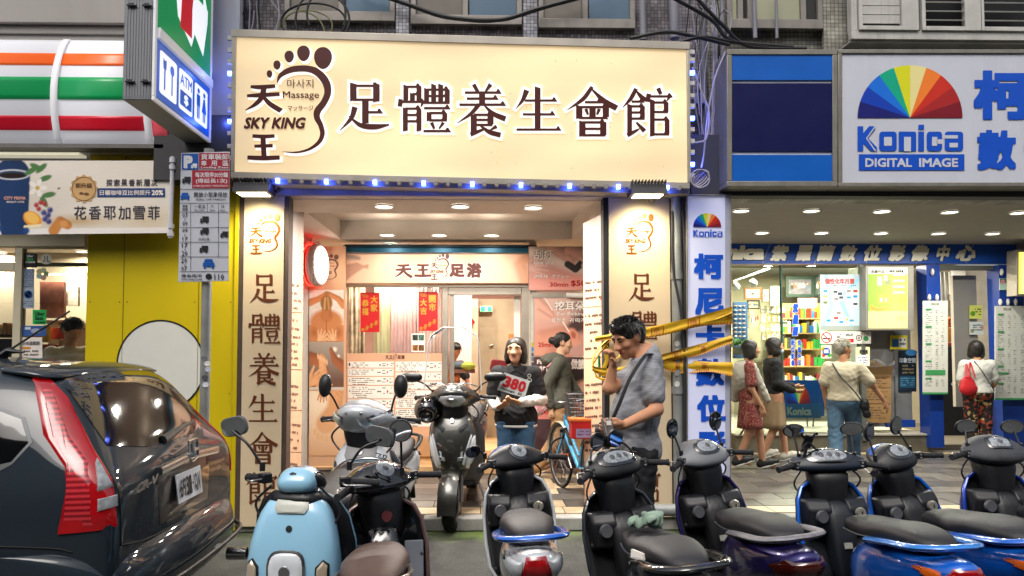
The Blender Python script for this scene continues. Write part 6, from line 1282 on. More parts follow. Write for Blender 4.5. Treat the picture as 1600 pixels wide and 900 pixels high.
# =============== PEOPLE: one continuous skin each, grown from smooth-joined tapered limbs ===============
def sdf_mesh(prims, h, k=.03, grow=0, clip=(), fold=0, fseed=0):
    """prims: ('c', a, b, ra, rb) tapered limb | ('e', c, (rx,ry,rz), R) ellipsoid | ('-e', ...) carved away"""
    P_ = []
    for q in prims:
        if q[0] == 'c': P_ += [np.array(q[1])-max(q[3], q[4]), np.array(q[1])+max(q[3], q[4]), np.array(q[2])-max(q[3], q[4]), np.array(q[2])+max(q[3], q[4])]
        elif q[0] == 'e': m = max(q[2]); P_ += [np.array(q[1])-m, np.array(q[1])+m]
    P_ = np.array(P_); lo = P_.min(0)-.03-grow; hi = P_.max(0)+.03+grow; n = np.ceil((hi-lo)/h).astype(int)+1
    ax = [lo[i]+h*np.arange(n[i]) for i in range(3)]; F = np.full(tuple(n), 9.0, dtype=np.float32)
    for q in prims:
        if q[0] == 'c': a, b = np.array(q[1]), np.array(q[2]); m = max(q[3], q[4])+grow+k*1.6+.02; l, u = np.minimum(a, b)-m, np.maximum(a, b)+m
        else: c = np.array(q[1]); m = max(q[2])+grow+k*1.6+.02; l, u = c-m, c+m
        i0 = np.clip(((l-lo)/h).astype(int), 0, n); i1 = np.clip(((u-lo)/h).astype(int)+2, 0, n)
        if (i1 <= i0).any(): continue
        X_, Y_, Z_ = np.meshgrid(ax[0][i0[0]:i1[0]], ax[1][i0[1]:i1[1]], ax[2][i0[2]:i1[2]], indexing='ij')
        if q[0] == 'c':
            d = b-a; L2 = d@d+1e-12; t = np.clip(((X_-a[0])*d[0]+(Y_-a[1])*d[1]+(Z_-a[2])*d[2])/L2, 0, 1)
            D = np.sqrt((X_-a[0]-t*d[0])**2+(Y_-a[1]-t*d[1])**2+(Z_-a[2]-t*d[2])**2)-(q[3]+(q[4]-q[3])*t)
        else:
            R = np.array(q[3]) if len(q) > 3 and q[3] is not None else np.eye(3); V = np.stack([X_-c[0], Y_-c[1], Z_-c[2]], -1)@R; r_ = np.array(q[2])
            k0 = np.sqrt(((V/r_)**2).sum(-1)); k1 = np.sqrt(((V/r_**2)**2).sum(-1))+1e-9; D = k0*(k0-1)/k1
        D = D.astype(np.float32); s = np.s_[i0[0]:i1[0], i0[1]:i1[1], i0[2]:i1[2]]; A = F[s]; kk = k if q[0] != '-e' else .008
        if len(q) > 5: kk = q[5]
        if q[0] == '-e': hh = np.clip(.5-.5*(A+D)/kk, 0, 1); F[s] = A*(1-hh)+(-D)*hh+kk*hh*(1-hh)
        else: hh = np.clip(.5+.5*(D-A)/kk, 0, 1); F[s] = D*(1-hh)+A*hh-kk*hh*(1-hh)
    F = F-grow
    if fold or clip:
        X_, Y_, Z_ = np.meshgrid(*ax, indexing='ij')
        if fold: F = F+fold*(np.sin(X_*31+9*np.sin(Z_*11+fseed)+fseed)*np.sin(Z_*27+7*np.sin(X_*13+fseed*2)+5*Y_)+.5*np.sin(Z_*60+14*np.sin(Y_*17+X_*9)))
        for (cp, cn) in clip: cn = np.array(cn)/np.linalg.norm(cn); F = np.maximum(F, (X_-cp[0])*cn[0]+(Y_-cp[1])*cn[1]+(Z_-cp[2])*cn[2])
    S_ = F < 0; a = S_[:-1, :-1, :-1]; sh = a.shape; cnt = np.zeros(sh, np.int32); acc = np.zeros(sh+(3,), np.float32)
    off = [(0, 0, 0), (1, 0, 0), (0, 1, 0), (1, 1, 0), (0, 0, 1), (1, 0, 1), (0, 1, 1), (1, 1, 1)]
    C8 = [F[o[0]:o[0]+sh[0], o[1]:o[1]+sh[1], o[2]:o[2]+sh[2]] for o in off]
    for i, j in ((0, 1), (2, 3), (4, 5), (6, 7), (0, 2), (1, 3), (4, 6), (5, 7), (0, 4), (1, 5), (2, 6), (3, 7)):
        m = (C8[i] < 0) != (C8[j] < 0); t = np.where(m, C8[i]/(C8[i]-C8[j]+1e-12), 0); cnt += m
        for d in range(3): acc[..., d] += m*(off[i][d]+(off[j][d]-off[i][d])*t)
    act = cnt > 0; idx = -np.ones(sh, np.int64); idx[act] = np.arange(act.sum()); g = np.argwhere(act)
    V = lo+h*(g+acc[act]/cnt[act][:, None]); Q = []
    for d in range(3):
        o = [0, 0, 0]; o[d] = 1; A = S_[:-1, :-1, :-1]; B = S_[o[0]:o[0]+sh[0], o[1]:o[1]+sh[1], o[2]:o[2]+sh[2]]
        e = np.argwhere(A != B); e = e[(e[:, (d+1) % 3] > 0) & (e[:, (d+2) % 3] > 0)]
        if not len(e): continue
        u = np.zeros(3, int); v = np.zeros(3, int); u[(d+1) % 3] = 1; v[(d+2) % 3] = 1
        q = np.stack([idx[tuple((e-u*i-v*j).T)] for i, j in ((0, 0), (1, 0), (1, 1), (0, 1))], -1)
        fl = A[tuple(e.T)]; q[~fl] = q[~fl][:, ::-1]; Q.append(q[(q >= 0).all(1)])
    return V, np.concatenate(Q)
def sdf_obj(name, prims, h, mt, parent, k=.03, grow=0, clip=(), fold=0, fseed=0, **kw):
    V, Q = sdf_mesh(prims, h, k, grow, clip, fold, fseed); V = to_local(V, parent); c = (V.min(0)+V.max(0))/2
    me = bpy.data.meshes.new(name); me.from_pydata((V-c).tolist(), [], Q.tolist()); me.materials.append(mt); me.shade_smooth()
    o = bpy.data.objects.new(name, me); COL.objects.link(o); place(o, c, parent); return props(o, **kw)
def skin(key, c): return M(key, c, .5, var=.08, vs=14, spec=.35)
def rotm(yaw, pitch=0, roll=0): return np.array(Euler((pitch, roll, yaw)).to_matrix())
def head_prims(c, s, R, fem=False, ears=True):
    """face looks along local -y; s = head height"""
    W = lambda x, y, z: tuple(np.array(c)+R@(np.array((x, y, z))*s)); A = lambda a, b, c_: (a*s, b*s, c_*s); j = .26 if fem else .30
    p = [('e', W(0, .06, .13), A(.335, .40, .36), R), ('e', W(0, -.08, -.08), A(.275, .30, .36), R), ('e', W(0, -.15, -.30), A(j*.75, .20, .17), R), ('e', W(0, -.27, -.41), A(.11, .08, .07), R),
         ('c', W(0, -.345, .09), W(0, -.41 if fem else -.445, -.10), .04*s, (.05 if fem else .062)*s, .03*s), ('e', W(.055, -.40, -.115), A(.045, .045, .035), R), ('e', W(-.055, -.40, -.115), A(.045, .045, .035), R),
         ('c', W(-.22, -.30, .135), W(.22, -.30, .135), .045*s, .045*s, .05*s), ('e', W(.19, -.245, -.08), A(.09, .09, .07), R), ('e', W(-.19, -.245, -.08), A(.09, .09, .07), R),
         ('-e', W(.135, -.40, .04), A(.085, .075, .055), R), ('-e', W(-.135, -.40, .04), A(.085, .075, .055), R), ('e', W(.13, -.275, .035), A(.075, .065, .05), R), ('e', W(-.13, -.275, .035), A(.075, .065, .05), R),
         ('c', W(-.10, -.345, -.225), W(.10, -.345, -.225), .028*s, .028*s, .02*s), ('c', W(-.08, -.335, -.262), W(.08, -.335, -.262), .032*s, .032*s, .02*s)]
    if ears: p += [('e', W(sx*.345, .05, .0), A(.035, .09, .13), R) for sx in (1, -1)]
    return p, W
def face_bits(t, W, s, R, fem, lips='8a4038', iris='1a120e', dark='1c1512'):
    for sx in (1, -1):
        g = G(); c = W(sx*.13, -.334, .036); g.ell(c, ((.062 if fem else .052)*s, .024*s, (.032 if fem else .024)*s), 12, Matrix(R.tolist()).to_euler()); e = g.bw('eye', M('eye_white', 'd8d0c8', .25, var=0), t)
        g = G(); g.ell(W(sx*.13, -.351, .036), (.026*s, .012*s, .027*s), 10, Matrix(R.tolist()).to_euler()); g.bw('iris', M('iris_'+iris, iris, .15, var=0), e)
        g = G(); g.tube(bez([W(sx*.07, -.348, .05), W(sx*.13, -.364, .07), W(sx*.2, -.33, .048)], 4), .013*s, 6); g.bw('eyelid_line', M('lash', '1a1210', .6), e)
        g = G(); g.tube(bez([W(sx*.065, -.362, .125), W(sx*.14, -.365, .155), W(sx*.22, -.31, .13)], 5), [.022*s]*5+[.026*s]*4+[.01*s]*2, 6); g.bw('eyebrow', M('brow_'+dark, dark, .8), t)
    g = G(); g.tube(bez([W(-.09, -.362, -.238), W(0, -.385, -.232), W(.09, -.362, -.238)], 5), [.006*s]+[.022*s]*9+[.006*s], 8, flat=.8); g.tube(bez([W(-.075, -.355, -.258), W(0, -.378, -.266), W(.075, -.355, -.258)], 5), [.006*s]+[.024*s]*9+[.006*s], 8, flat=.8); g.bw('lips', M('lips_'+lips, lips, .4), t)
def hand_prims(w, d, pn, s=1.0, curl=.5, spread=.18, thumb=1):
    """w wrist, d finger direction, pn palm normal (fingers curl towards it)"""
    w, d, pn = np.array(w), np.array(d, float), np.array(pn, float); d /= np.linalg.norm(d); pn -= d*(pn@d); pn /= np.linalg.norm(pn); sd_ = np.cross(d, pn)*thumb; L = .001*s; out = []
    K = .008
    for i, (o, ln) in enumerate(((-.028, 62), (-.010, 72), (.010, 70), (.027, 55))):
        b = w+d*(88*L)+sd_*o*s*-1; dd = d+sd_*(-spread*(i-1.5)*.5*-1)*-1; dd = dd/np.linalg.norm(dd); p0 = b; ang = 0
        out.append(('c', tuple(w+d*20*L+sd_*o*s*-.7), tuple(b), 13*L, 11*L, .012))
        for j, f in enumerate((.45, .32, .23)):
            ang += curl*(.55+.45*j)+.04*i; q = p0+(dd*math.cos(ang)+pn*math.sin(ang))*ln*L*f; out.append(('c', tuple(p0), tuple(q), (9.5-j)*L, (8.8-j)*L, K)); p0 = q
    b = w+d*25*L+sd_*22*L; m = b+(d*.75+sd_*.55+pn*.35)*38*L; e = m+(d*.9+sd_*.05+pn*(.2+curl*.5))*30*L
    out += [('c', tuple(b), tuple(m), 14*L, 11*L, .012), ('c', tuple(m), tuple(e), 10.5*L, 8.5*L, K)]
    return out
def limb(a, b, c, r, k=.02): return [('c', tuple(a), tuple(b), r[0], r[1], k), ('c', tuple(b), tuple(c), r[1]*.98, r[2], k)]
def mid(a, b, t): return tuple(np.array(a)*(1-t)+np.array(b)*t)
def hair_prims(W, s, R, style):
    A = lambda a, b, c_: (a*s, b*s, c_*s)
    if style == 'bob': return [('e', W(0, .09, .16), A(.40, .44, .40), R), ('e', W(.31, .06, -.16), A(.15, .26, .42), R), ('e', W(-.31, .06, -.16), A(.15, .26, .42), R), ('e', W(.33, .02, -.34), A(.13, .2, .2), R), ('e', W(-.33, .02, -.34), A(.13, .2, .2), R), ('e', W(0, .26, -.12), A(.33, .22, .42), R), ('-e', W(0, -.42, -.12), A(.255, .38, .44), R), ('-e', W(0, -.5, .04), A(.22, .3, .3), R), ('-e', W(0, -.24, -.62), A(.22, .30, .42), R), ('-e', W(0, 0, -.80), A(.7, .7, .27), R)]
    if style == 'bun': return [('e', W(0, .08, .15), A(.365, .43, .385), R), ('e', W(0, .3, -.02), A(.25, .2, .28), R), ('e', W(0, .60, .05), A(.19, .17, .18), R), ('-e', W(0, -.46, -.1), A(.30, .40, .40), R)]
    return [('e', W(0, .09, .18), A(.385, .43, .375), R), ('e', W(0, .25, .0), A(.33, .24, .30), R), ('e', W(0, -.16, .35), A(.28, .22, .14), R), ('e', W(0, -.02, .40), A(.27, .3, .12), R), ('-e', W(0, -.44, -.12), A(.34, .36, .40), R), ('-e', W(.37, .04, -.12), A(.10, .12, .24), R), ('-e', W(-.37, .04, -.12), A(.10, .12, .24), R)]
def strands(t, W, s, R, mt, n=260, seed=1, style='short', name='hair_strand'):
    r = random.Random(seed); g = G()
    for i in range(n):
        a = r.uniform(0, 2*PI); e = r.uniform(.05, 1.45) if style == 'short' else r.uniform(.1, 1.3); x, y, z = math.cos(a)*math.cos(e), math.sin(a)*math.cos(e), math.sin(e)
        if y < -.45 and z < .55: continue
        o = .0; b = np.array((x*.385, .09+y*.435, .17+z*.38)); dn = np.array((x*.14+r.uniform(-.08, .08), y*.12-.12+r.uniform(-.08, .08), -.14-.1*r.random() if z < .55 else .07)); L_ = r.uniform(.6, 1.1)
        if style != 'short': dn = np.array((x*.04, y*.04+.01, -.35))
        p0, p1, p2 = W(*(b*1.0)), W(*(b*1.03+dn*.5*L_)), W(*(b*1.0+dn*L_)); g.tube([p0, p1, p2], [.012*s, .010*s, .002*s], 4)
    return g.bw(name, mt, t, kind='stuff')
def shoe(t, toe, heel, c, sole='d8d8d0', nm_='shoe'):
    toe, heel = np.array(toe), np.array(heel); d = toe-heel; d = d/np.linalg.norm(d); L_ = .26
    pr = [('c', tuple(heel+np.array((0, 0, .045))), tuple(heel+d*.12+np.array((0, 0, .045))), .042, .044), ('c', tuple(heel+d*.12+np.array((0, 0, .04))), tuple(heel+d*.2+np.array((0, 0, .033))), .044, .034), ('c', tuple(heel+np.array((0, 0, .06))), tuple(heel+d*.02+np.array((0, 0, .095))), .04, .038)]
    o = sdf_obj(nm_, pr, .009, M('shoe_'+c, c, .55), t, k=.03, clip=[(tuple(heel+np.array((0, 0, .012))), (0, 0, -1))])
    g = G(); u = Vector((d[1], -d[0], 0)); H = Vector(heel); D = Vector(d); out = []
    for i in range(16):
        a = 2*PI*i/16; out.append(H+D*(.085+.15*math.cos(a))+u*.045*math.sin(a)*(1+.1*math.cos(a)))
    g.loft([[p+Vector((0, 0, z)) for p in out] for z in (.001, .016)]); g.bw('sole', M('sole_'+sole, sole, .6), t)
HS = .009
def denim(key, c): return M(key, c, .8, var=.28, vs=7, bump=.3, bs=300)
# ---- the man with the cup (stands on the road by the kerb, side on, facing left) ----
Y = 4.75; p3 = lambda x, y, dy=0: np.array(P(x, y, Y+dy))
man = thing('person', 'man in heathered grey t-shirt, hand at his mouth, holding a clear cup', 'person', (P(1000, 700, Y).x, Y, 0))
sk = skin('skin_tan', 'c08a69'); S_ = .245
R = rotm(rad(-62), rad(0)); R = np.array((Matrix.Rotation(rad(-64), 3, 'Z') @ Matrix.Rotation(rad(24), 3, 'X')))
hc = p3(981, 529); hp, Wm = head_prims(hc, S_, R)
nk = p3(1011, 552, .01); sh = p3(1014, 583, -.11); shf = p3(1004, 582, .17)
hipn, hipf = p3(1002, 716, -.06), p3(996, 716, .12); pel = (hipn+hipf)/2
el = p3(1026, 640, -.17); wr = p3(975, 664, -.30); elf = p3(952, 606, -.02); wrf = p3(958, 573, -.05)
kn, knf = p3(1000, 800, -.08), p3(985, 800, .13); an, anf = np.array((kn[0]+.02, kn[1], .09)), np.array((knf[0], knf[1], .09))
torso = [('c', tuple(p3(1010, 566, -.04)), tuple(p3(1008, 566, .14)), .075, .07), ('e', tuple(p3(1005, 600, .03)), (.125, .165, .16)), ('e', tuple(p3(993, 645, .03)), (.145, .165, .18)), ('e', tuple(p3(998, 700, .03)), (.135, .16, .14))]
neck = [('c', tuple(p3(997, 548, .01)), tuple(nk), .058, .066), ('c', tuple(nk), tuple(p3(1012, 570, .03)), .066, .075)]
armn = limb(sh, el, wr, (.052, .041, .027)); armf = limb(shf, elf, wrf, (.055, .042, .027))
legs = limb(hipn, kn, an, (.092, .062, .042))+limb(hipf, knf, anf, (.092, .062, .042))+[('c', tuple(an), tuple(an+np.array((-.12, 0, -.05))), .04, .035), ('c', tuple(anf), tuple(anf+np.array((-.12, 0, -.05))), .04, .035)]
hn = hand_prims(wr, p3(955, 669, -.33)-wr, (-.2, .9, .5), 1.05, .38, .25, -1); hf = hand_prims(wrf, p3(957, 553, -.08)-wrf+np.array((-.005, -.0, 0)), (-.5, -.2, -.1), 1.0, .85, .1, 1)
sdf_obj('body', hp+neck+torso+armn+armf+legs+hn+hf, .0062, sk, man, k=.022)
face_bits(man, Wm, S_, R, False, '7a4238')
hm = M('hair_black', '15130f', .45, var=.3, vs=40)
sdf_obj('hair', hair_prims(Wm, S_, R, 'short'), .006, hm, man, k=.018, fold=.003); strands(man, Wm, S_, R, hm, 420, 2)
tee = M('tee_heather', '8f9196', .85, var=.35, vs=5, bump=.15, bs=200)
nn_ = tee.node_tree.nodes; 
for q in [q for q in nn_ if q.type == 'TEX_NOISE' and q.inputs['Scale'].default_value == 5]:
    mp = nn_.new('ShaderNodeMapping'); mp.inputs['Scale'].default_value = (4, 4, 60); tc_ = nn_.new('ShaderNodeTexCoord'); tee.node_tree.links.new(tc_.outputs['Object'], mp.inputs[0]); tee.node_tree.links.new(mp.outputs[0], q.inputs['Vector'])
slv = mid(sh, el, .55); slf = mid(shf, elf, .55)
def sleeve(a, b, t_, r0, r1): return [('c', tuple(a), mid(a, b, t_), r0, r1, .03)]
sdf_obj('t_shirt', torso+sleeve(sh, el, .60, .062, .060)+sleeve(shf, elf, .6, .062, .058)+[neck[1]], .0075, tee, man, k=.045, grow=.014, clip=[((0, 0, p3(0, 724)[2]), (0, 0, -1)), (tuple(p3(1001, 551)), tuple(np.array((-.75, -.1, 1)))), (mid(sh, el, .60), tuple(el-sh)) if 0 else ((0, 0, 9), (0, 0, 1))], fold=.0028, fseed=1)
sdf_obj('trousers', limb(hipn, kn, an, (.10, .075, .06))+limb(hipf, knf, anf, (.10, .075, .06))+[torso[3]], .011, M('trousers_black', '1b1b1f', .8), man, grow=.006, clip=[((0, 0, .10), (0, 0, -1)), ((0, 0, p3(0, 696)[2]), (0, 0, 1))], fold=.005)
for a in (an, anf): shoe(man, a+np.array((-.2, 0, 0)), (a[0]+.03, a[1], 0), '26262a')
ring = lambda a, b, r, y0, n=26: None
g = G(); ps = bez([p3(1017, 553, -.10), p3(1008, 556, -.185), p3(985, 590, -.225), p3(968, 630, -.215), p3(955, 660, -.15)], 8); g.tube(ps, .016, 8, flat=.25); ps = bez([p3(1018, 553, -.10), p3(1024, 575, .02), p3(1020, 620, .18), p3(985, 668, .2), p3(958, 665, .05)], 6); g.tube(ps, .016, 8, flat=.25); g.bw('collar_strap', M('strap_black', '131316', .7), man)
bag = thing('sling_bag', 'black soft sling bag hanging at the belly of the man in grey', 'bag', p3(949, 682, -.12))
sdf_obj('bag_body', [('e', tuple(p3(949, 680, -.12)), (.075, .05, .075)), ('e', tuple(p3(958, 684, -.1)), (.06, .06, .06)), ('e', tuple(p3(941, 672, -.12)), (.04, .04, .05))], .007, M('bag_black', '111113', .6, var=.2), bag, fold=.004)
cup = thing('plastic_cup', 'clear plastic cup with a small white label in the man\'s hand', 'cup', p3(953, 672, -.36)); c0 = p3(952, 672, -.37)
g = G(); g.lathe([(0, 0), (.026, 0), (.036, .095), (.037, .1)], Vector(c0)-Vector((0, 0, .03)), (-.15, 0, 1), 20); g.bw('cup_wall', M('cup_plastic', 'e8e8ea', .1, tr=.85, var=0), cup)
g = G(); g.box(Vector(c0)+Vector((-.008, -.036, .045)), (.028, .002, .024)); g.bw('cup_label', M('print_paper'), cup)
# ---- generic standing / walking figure ----
def figure(label, Y, px, hair, top, bottom, sc=1.0, yaw=0, head_px=None, sk_='b98563', arms=None, stride=0, hairc='18130f', fem=True, h=.011, z0=.12, H=1.58, shoes='202020', longsl=False, hemz=.92, skirt=None, hh=.225, tilt=0, sole='d8d8d0', faceb=False, leanx=0, name='person', parts=None, legr=(.085, .056, .037), topfold=.0024, wide=1.0):
    base = P(px, 600, Y); t = thing(name, label, 'person', (base.x, base.y, z0)); k = H/1.58
    Rz = rotm(yaw); C = np.array((base.x, base.y, z0)); L = lambda x, y, z: C+Rz@np.array((x*k, y*k, 0))+np.array((leanx*z/1.5, 0, z*k))
    s = hh*k; R = np.array(Matrix.Rotation(yaw+(head_px or 0), 3, 'Z') @ Matrix.Rotation(rad(tilt), 3, 'X')); hc = L(0, -.02, 1.58-.12); hp, W = head_prims(hc, s, R, fem)
    body = hp+[('c', tuple(L(0, .01, 1.38)), tuple(L(0, .02, 1.28)), .047*k, .055*k), ('c', tuple(L(-.13, .02, 1.25)), tuple(L(.13, .02, 1.25)), .05*k, .05*k, .04)]
    tor = [('e', tuple(L(0, .015, 1.16)), (.155*k*wide, .105*k*wide, .15*k), Rz), ('e', tuple(L(0, .01, 1.0)), (.135*k*wide, .095*k*wide, .14*k), Rz), ('e', tuple(L(0, .02, .86)), (.16*k*wide, .11*k*wide, .13*k), Rz), ('c', tuple(L(-.12, .02, 1.24)), tuple(L(.12, .02, 1.24)), .055*k, .055*k, .04)]
    AR = arms or [((.17, .02, 1.25), (.20, .05, 1.0), (.2, -.03, .78), (0, -.2, -1)), ((-.17, .02, 1.25), (-.2, .05, 1.0), (-.2, -.03, .78), (0, -.2, -1))]
    al = []
    for i, (a, b, c_, d) in enumerate(AR): al.append((L(*a), L(*b), L(*c_), Rz@np.array(d, float)))
    for i, (a, b, c_, d) in enumerate(al): body += limb(a, b, c_, (.045*k, .034*k, .024*k), .03)+hand_prims(c_, d, Rz@np.array((-1 if i == 0 else 1, -.3, 0)) if abs(d[2]) > .5 else (0, .6, .8), .92*k, .3, .15, 1 if i == 0 else -1)
    st = stride; lg = [(L(.085, 0, .84), L(.09, -.06*abs(st)-st*.16, .45), L(.08, -st*.30, .07+.02*(st < 0))), (L(-.085, 0, .84), L(-.09, -.06*abs(st)+st*.12, .45), L(-.08, st*.34, .07+.05*(st > .3)))]
    for a, b, c_ in lg: body += limb(a, b, c_, tuple(x*k for x in legr), .03)+[('c', tuple(c_), tuple(c_+Rz@np.array((0, -.13, -.035))), .035, .03)]
    sdf_obj('body', body+tor, h, skin('skin'+sk_, sk_), t, k=.025)
    hmat = M('hair_'+hairc, hairc, .5, var=.35, vs=40)
    sdf_obj('hair', hair_prims(W, s, R, hair), min(h, .009), hmat, t, k=.02, fold=.002)
    strands(t, W, s, R, hmat, 150 if hair != 'short' else 300, int(px), hair)
    if faceb: face_bits(t, W, s, R, fem)
    sl = [] 
    for a, b, c_, d in al: sl += ([('c', tuple(a), mid(a, b, .75), .056*k, .058*k, .03)] if not longsl else [('c', tuple(a), tuple(b), .056*k, .046*k, .03), ('c', tuple(b), mid(b, c_, .93), .046*k, .034*k, .02)])
    sdf_obj('top', tor+sl+([('e', tuple(L(0, .02, .83)), (.198*k*wide, .135*k*wide, .15*k), Rz)] if hemz < .85 else []), max(.008, h*.85), top, t, k=.045, grow=.013, clip=[((0, 0, z0+hemz*k*.94), (0, 0, -1)), (tuple(L(0, -.03, 1.325)), tuple(Rz@np.array((0, -.5, 1))))], fold=topfold, fseed=px)
    if skirt is None:
        pr = [tor[2]]
        for a, b, c_ in lg: pr += limb(a, b, c_, (.10*k, .075*k, .062*k), .03)
        sdf_obj('trousers', pr, h, bottom, t, k=.03, grow=.006, clip=[((0, 0, z0+.07), (0, 0, -1)), ((0, 0, z0+min(.99, hemz if hemz < .85 else .99)*k), (0, 0, 1))], fold=.003, fseed=px+1)
    else:
        zb, wb = skirt; g = G(); rings = []
        for i in range(9):
            z = 1.0-(1.0-zb)*i/8; w_ = .135+(wb-.135)*(i/8)**.8
            rings.append([Vector(L(math.cos(a)*w_*(1+.05*i/8*math.sin(a*9+px)), .01+math.sin(a)*w_*.72*(1+.05*i/8*math.sin(a*9)), z)) for a in [2*PI*q/40 for q in range(40)]])
        g.loft(rings, cap=False); g.bw('skirt', bottom, t, sharp=180, thick=.004)
    for a, b, c_ in lg: shoe(t, c_+Rz@np.array((0, -.2, 0)), c_+Rz@np.array((0, .03, 0))-np.array((0, 0, c_[2]-z0-(.04 if c_[2] > z0+.1 else 0))), shoes, sole)
    return t, L, W, s, R, al, lg
bk = M('cloth_black', '141316', .85, var=.15, bump=.1, bs=150)
Y = 6.95
t, L, W, s, R, al, lg = figure('smiling woman in black polo and jeans holding a white card reading 380', Y, 806, 'bob', bk, denim('jeans_blue', '3c5f80'), yaw=rad(-6), head_px=rad(-10), sk_='bd8d6e', h=.0085, hh=.235, faceb=True, H=1.575, wide=.98, hemz=.80,
    arms=[((.175, .02, 1.25), (.235, .02, 1.0), (.05, -.24, .985), (-1, -.1, .25)), ((-.175, .02, 1.25), (-.23, .05, 1.0), (-.16, -.12, .93), (.6, -.5, .3))])
wsl = M('sleeve_white', 'cfcfcd', .8, var=.06)
for a, b, c_, d in al: sdf_obj('sleeve', [('c', mid(a, b, .72), tuple(b), .05, .05), ('c', tuple(b), mid(b, c_, .86), .05, .038)], .008, wsl, t, k=.03, grow=.008, fold=.003, fseed=3)
g = G(); g.loft([[Vector(L(.200*math.cos(a), .02+.140*math.sin(a), z)) for a in [2*PI*q/32 for q in range(32)]] for z in (.742, .765)], cap=False); g.bw('shirt_hem', wsl, t, sharp=180, thick=.004)
for sx in (1, -1): g = G(); g.add([L(sx*.005, -.085, 1.27), L(sx*.075, -.085, 1.235), L(sx*.085, -.055, 1.31), L(sx*.03, -.05, 1.335)], [(0, 1, 2, 3)]); g.bw('collar', bk, t, thick=.006)
g = G(); ringp(g, PY(Y-.155), 827, 587, 2, 3, 0, k=12); ringp(g, PY(Y-.155), 827, 594, 3, 4.2, 0, k=12, sy=.8); g.bw('badge', M('badge_white', 'b8b8b0', .6), t)
cpl = PY(Y-.32); cq = (788, 582, 828, 595, 820, 622, 777, 609)
t = thing('price_card', 'white card with large red 380 held tilted by the woman in black', 'card', cpl(803, 605))
g = G(); slab(g, cpl, cq, .004, 0); g.bw('card', M('card_white', 'cfd0cc', .5), t)
g = G(); m = quadmap(cpl, cq, .002)
class Cq:
    n = Vector((0, -1, 0))
    def __call__(s, px, py, off=0): q = m(px/100, 1-py/100); return q+s.n*off
for i, ch in enumerate('380'): txt(g, ch, Cq(), (9+i*28, 12, 36+i*28, 74), .035, off=.001)
g.bw('lettering', M('card_red', 'c02028', .5), t)
g = G(); txt(g, 'Massage', Cq(), (6, 79, 60, 94), .02, off=.001); txt(g, '60', Cq(), (72, 79, 86, 92), .02, off=.001); g.bw('small_lettering', blk, t)
pk = M('jacket_olive', '4a4a40', .8, var=.2, vs=5)
t, L, W, s, R, al, lg = figure('woman with a dark hair bun walking right in an olive hooded jacket and tan trousers', 8.5, 878, 'bun', pk, M('trousers_tan', '9a7650', .85, var=.15), yaw=rad(82), longsl=True, H=1.66, stride=.75, sk_='c49a7c', hemz=.8, shoes='6a4630', sole='b8a890', tilt=8,
    arms=[((.15, .02, 1.25), (.17, -.1, 1.0), (.12, -.22, .84), (0, -.5, -.5)), ((-.16, .03, 1.25), (-.2, .16, 1.02), (-.18, .12, .78), (0, -.1, -1))])
sdf_obj('hood', [('e', tuple(L(0, .13, 1.27)), (.13, .11, .08), R), ('e', tuple(L(0, .05, 1.31)), (.09, .09, .05), R)], .01, pk, t, fold=.004)
t = thing('tote_bag', 'pink and maroon flowered tote bag on the back of the walking woman', 'bag', L(-.24, .2, .8)); pf = M('bag_flower', 'a86a72', .8, var=0)
N = pf.node_tree.nodes; v = N.new('ShaderNodeTexVoronoi'); v.inputs['Scale'].default_value = 17; r_ = N.new('ShaderNodeValToRGB'); r_.color_ramp.interpolation = 'CONSTANT'
for i, (a, c_) in enumerate(((0, '4a1c28'), (.3, 'c08088'), (.6, 'd0b8b0'))):
    e = r_.color_ramp.elements[i] if i < 2 else r_.color_ramp.elements.new(a); e.position = a; e.color = lin(c_)
tc_ = N.new('ShaderNodeTexCoord'); pf.node_tree.links.new(tc_.outputs['Object'], v.inputs['Vector']); pf.node_tree.links.new(v.outputs['Color'], r_.inputs[0]); pf.node_tree.links.new(r_.outputs[0], N['Principled BSDF'].inputs['Base Color'])
bc = L(-.20, .25, .86); sdf_obj('bag_body', [('e', tuple(bc+np.array((0, 0, -.02))), (.13, .06, .17)), ('e', tuple(bc+np.array((0, 0, .12))), (.09, .05, .1))], .011, pf, t, fold=.004)
g = G(); g.tube(bez([bc+np.array((-.07, 0, .18)), L(-.17, .08, 1.26), bc+np.array((.08, -.02, .16))], 8), .01, 6); g.bw('strap', pf, t)
rd = M('dress_red', '6e2624', .85, var=0); N = rd.node_tree.nodes; wv = N.new('ShaderNodeTexNoise'); wv.inputs['Scale'].default_value = 16; wv.inputs['Detail'].default_value = 3; wv.inputs['Distortion'].default_value = 2
r_ = N.new('ShaderNodeValToRGB'); E = r_.color_ramp.elements; E[0].position = .47; E[0].color = lin('6a201e'); E[1].position = .53; E[1].color = lin('6a201e'); e = E.new(.5); e.color = lin('b09080')
tc_ = N.new('ShaderNodeTexCoord'); rd.node_tree.links.new(tc_.outputs['Object'], wv.inputs['Vector']); rd.node_tree.links.new(wv.outputs['Fac'], r_.inputs[0]); rd.node_tree.links.new(r_.outputs[0], N['Principled BSDF'].inputs['Base Color'])
wsh = M('knit_white', 'a8a498', .9, var=.1, bump=.4, bs=90)
t, L, W, s, R, al, lg = figure('woman in dark red patterned dress, white cardigan over her shoulders, walking right', 9.0, 1172, 'bob', rd, rd, yaw=rad(80), H=1.58, stride=.5, sk_='b88a6c', skirt=(.50, .20), shoes='1c1c1e', hemz=.9, hh=.22,
    arms=[((.15, .02, 1.25), (.18, .0, 1.0), (.16, -.1, .78), (0, -.2, -1)), ((-.15, .02, 1.25), (-.18, .02, 1.0), (-.17, -.1, .78), (0, -.2, -1))])
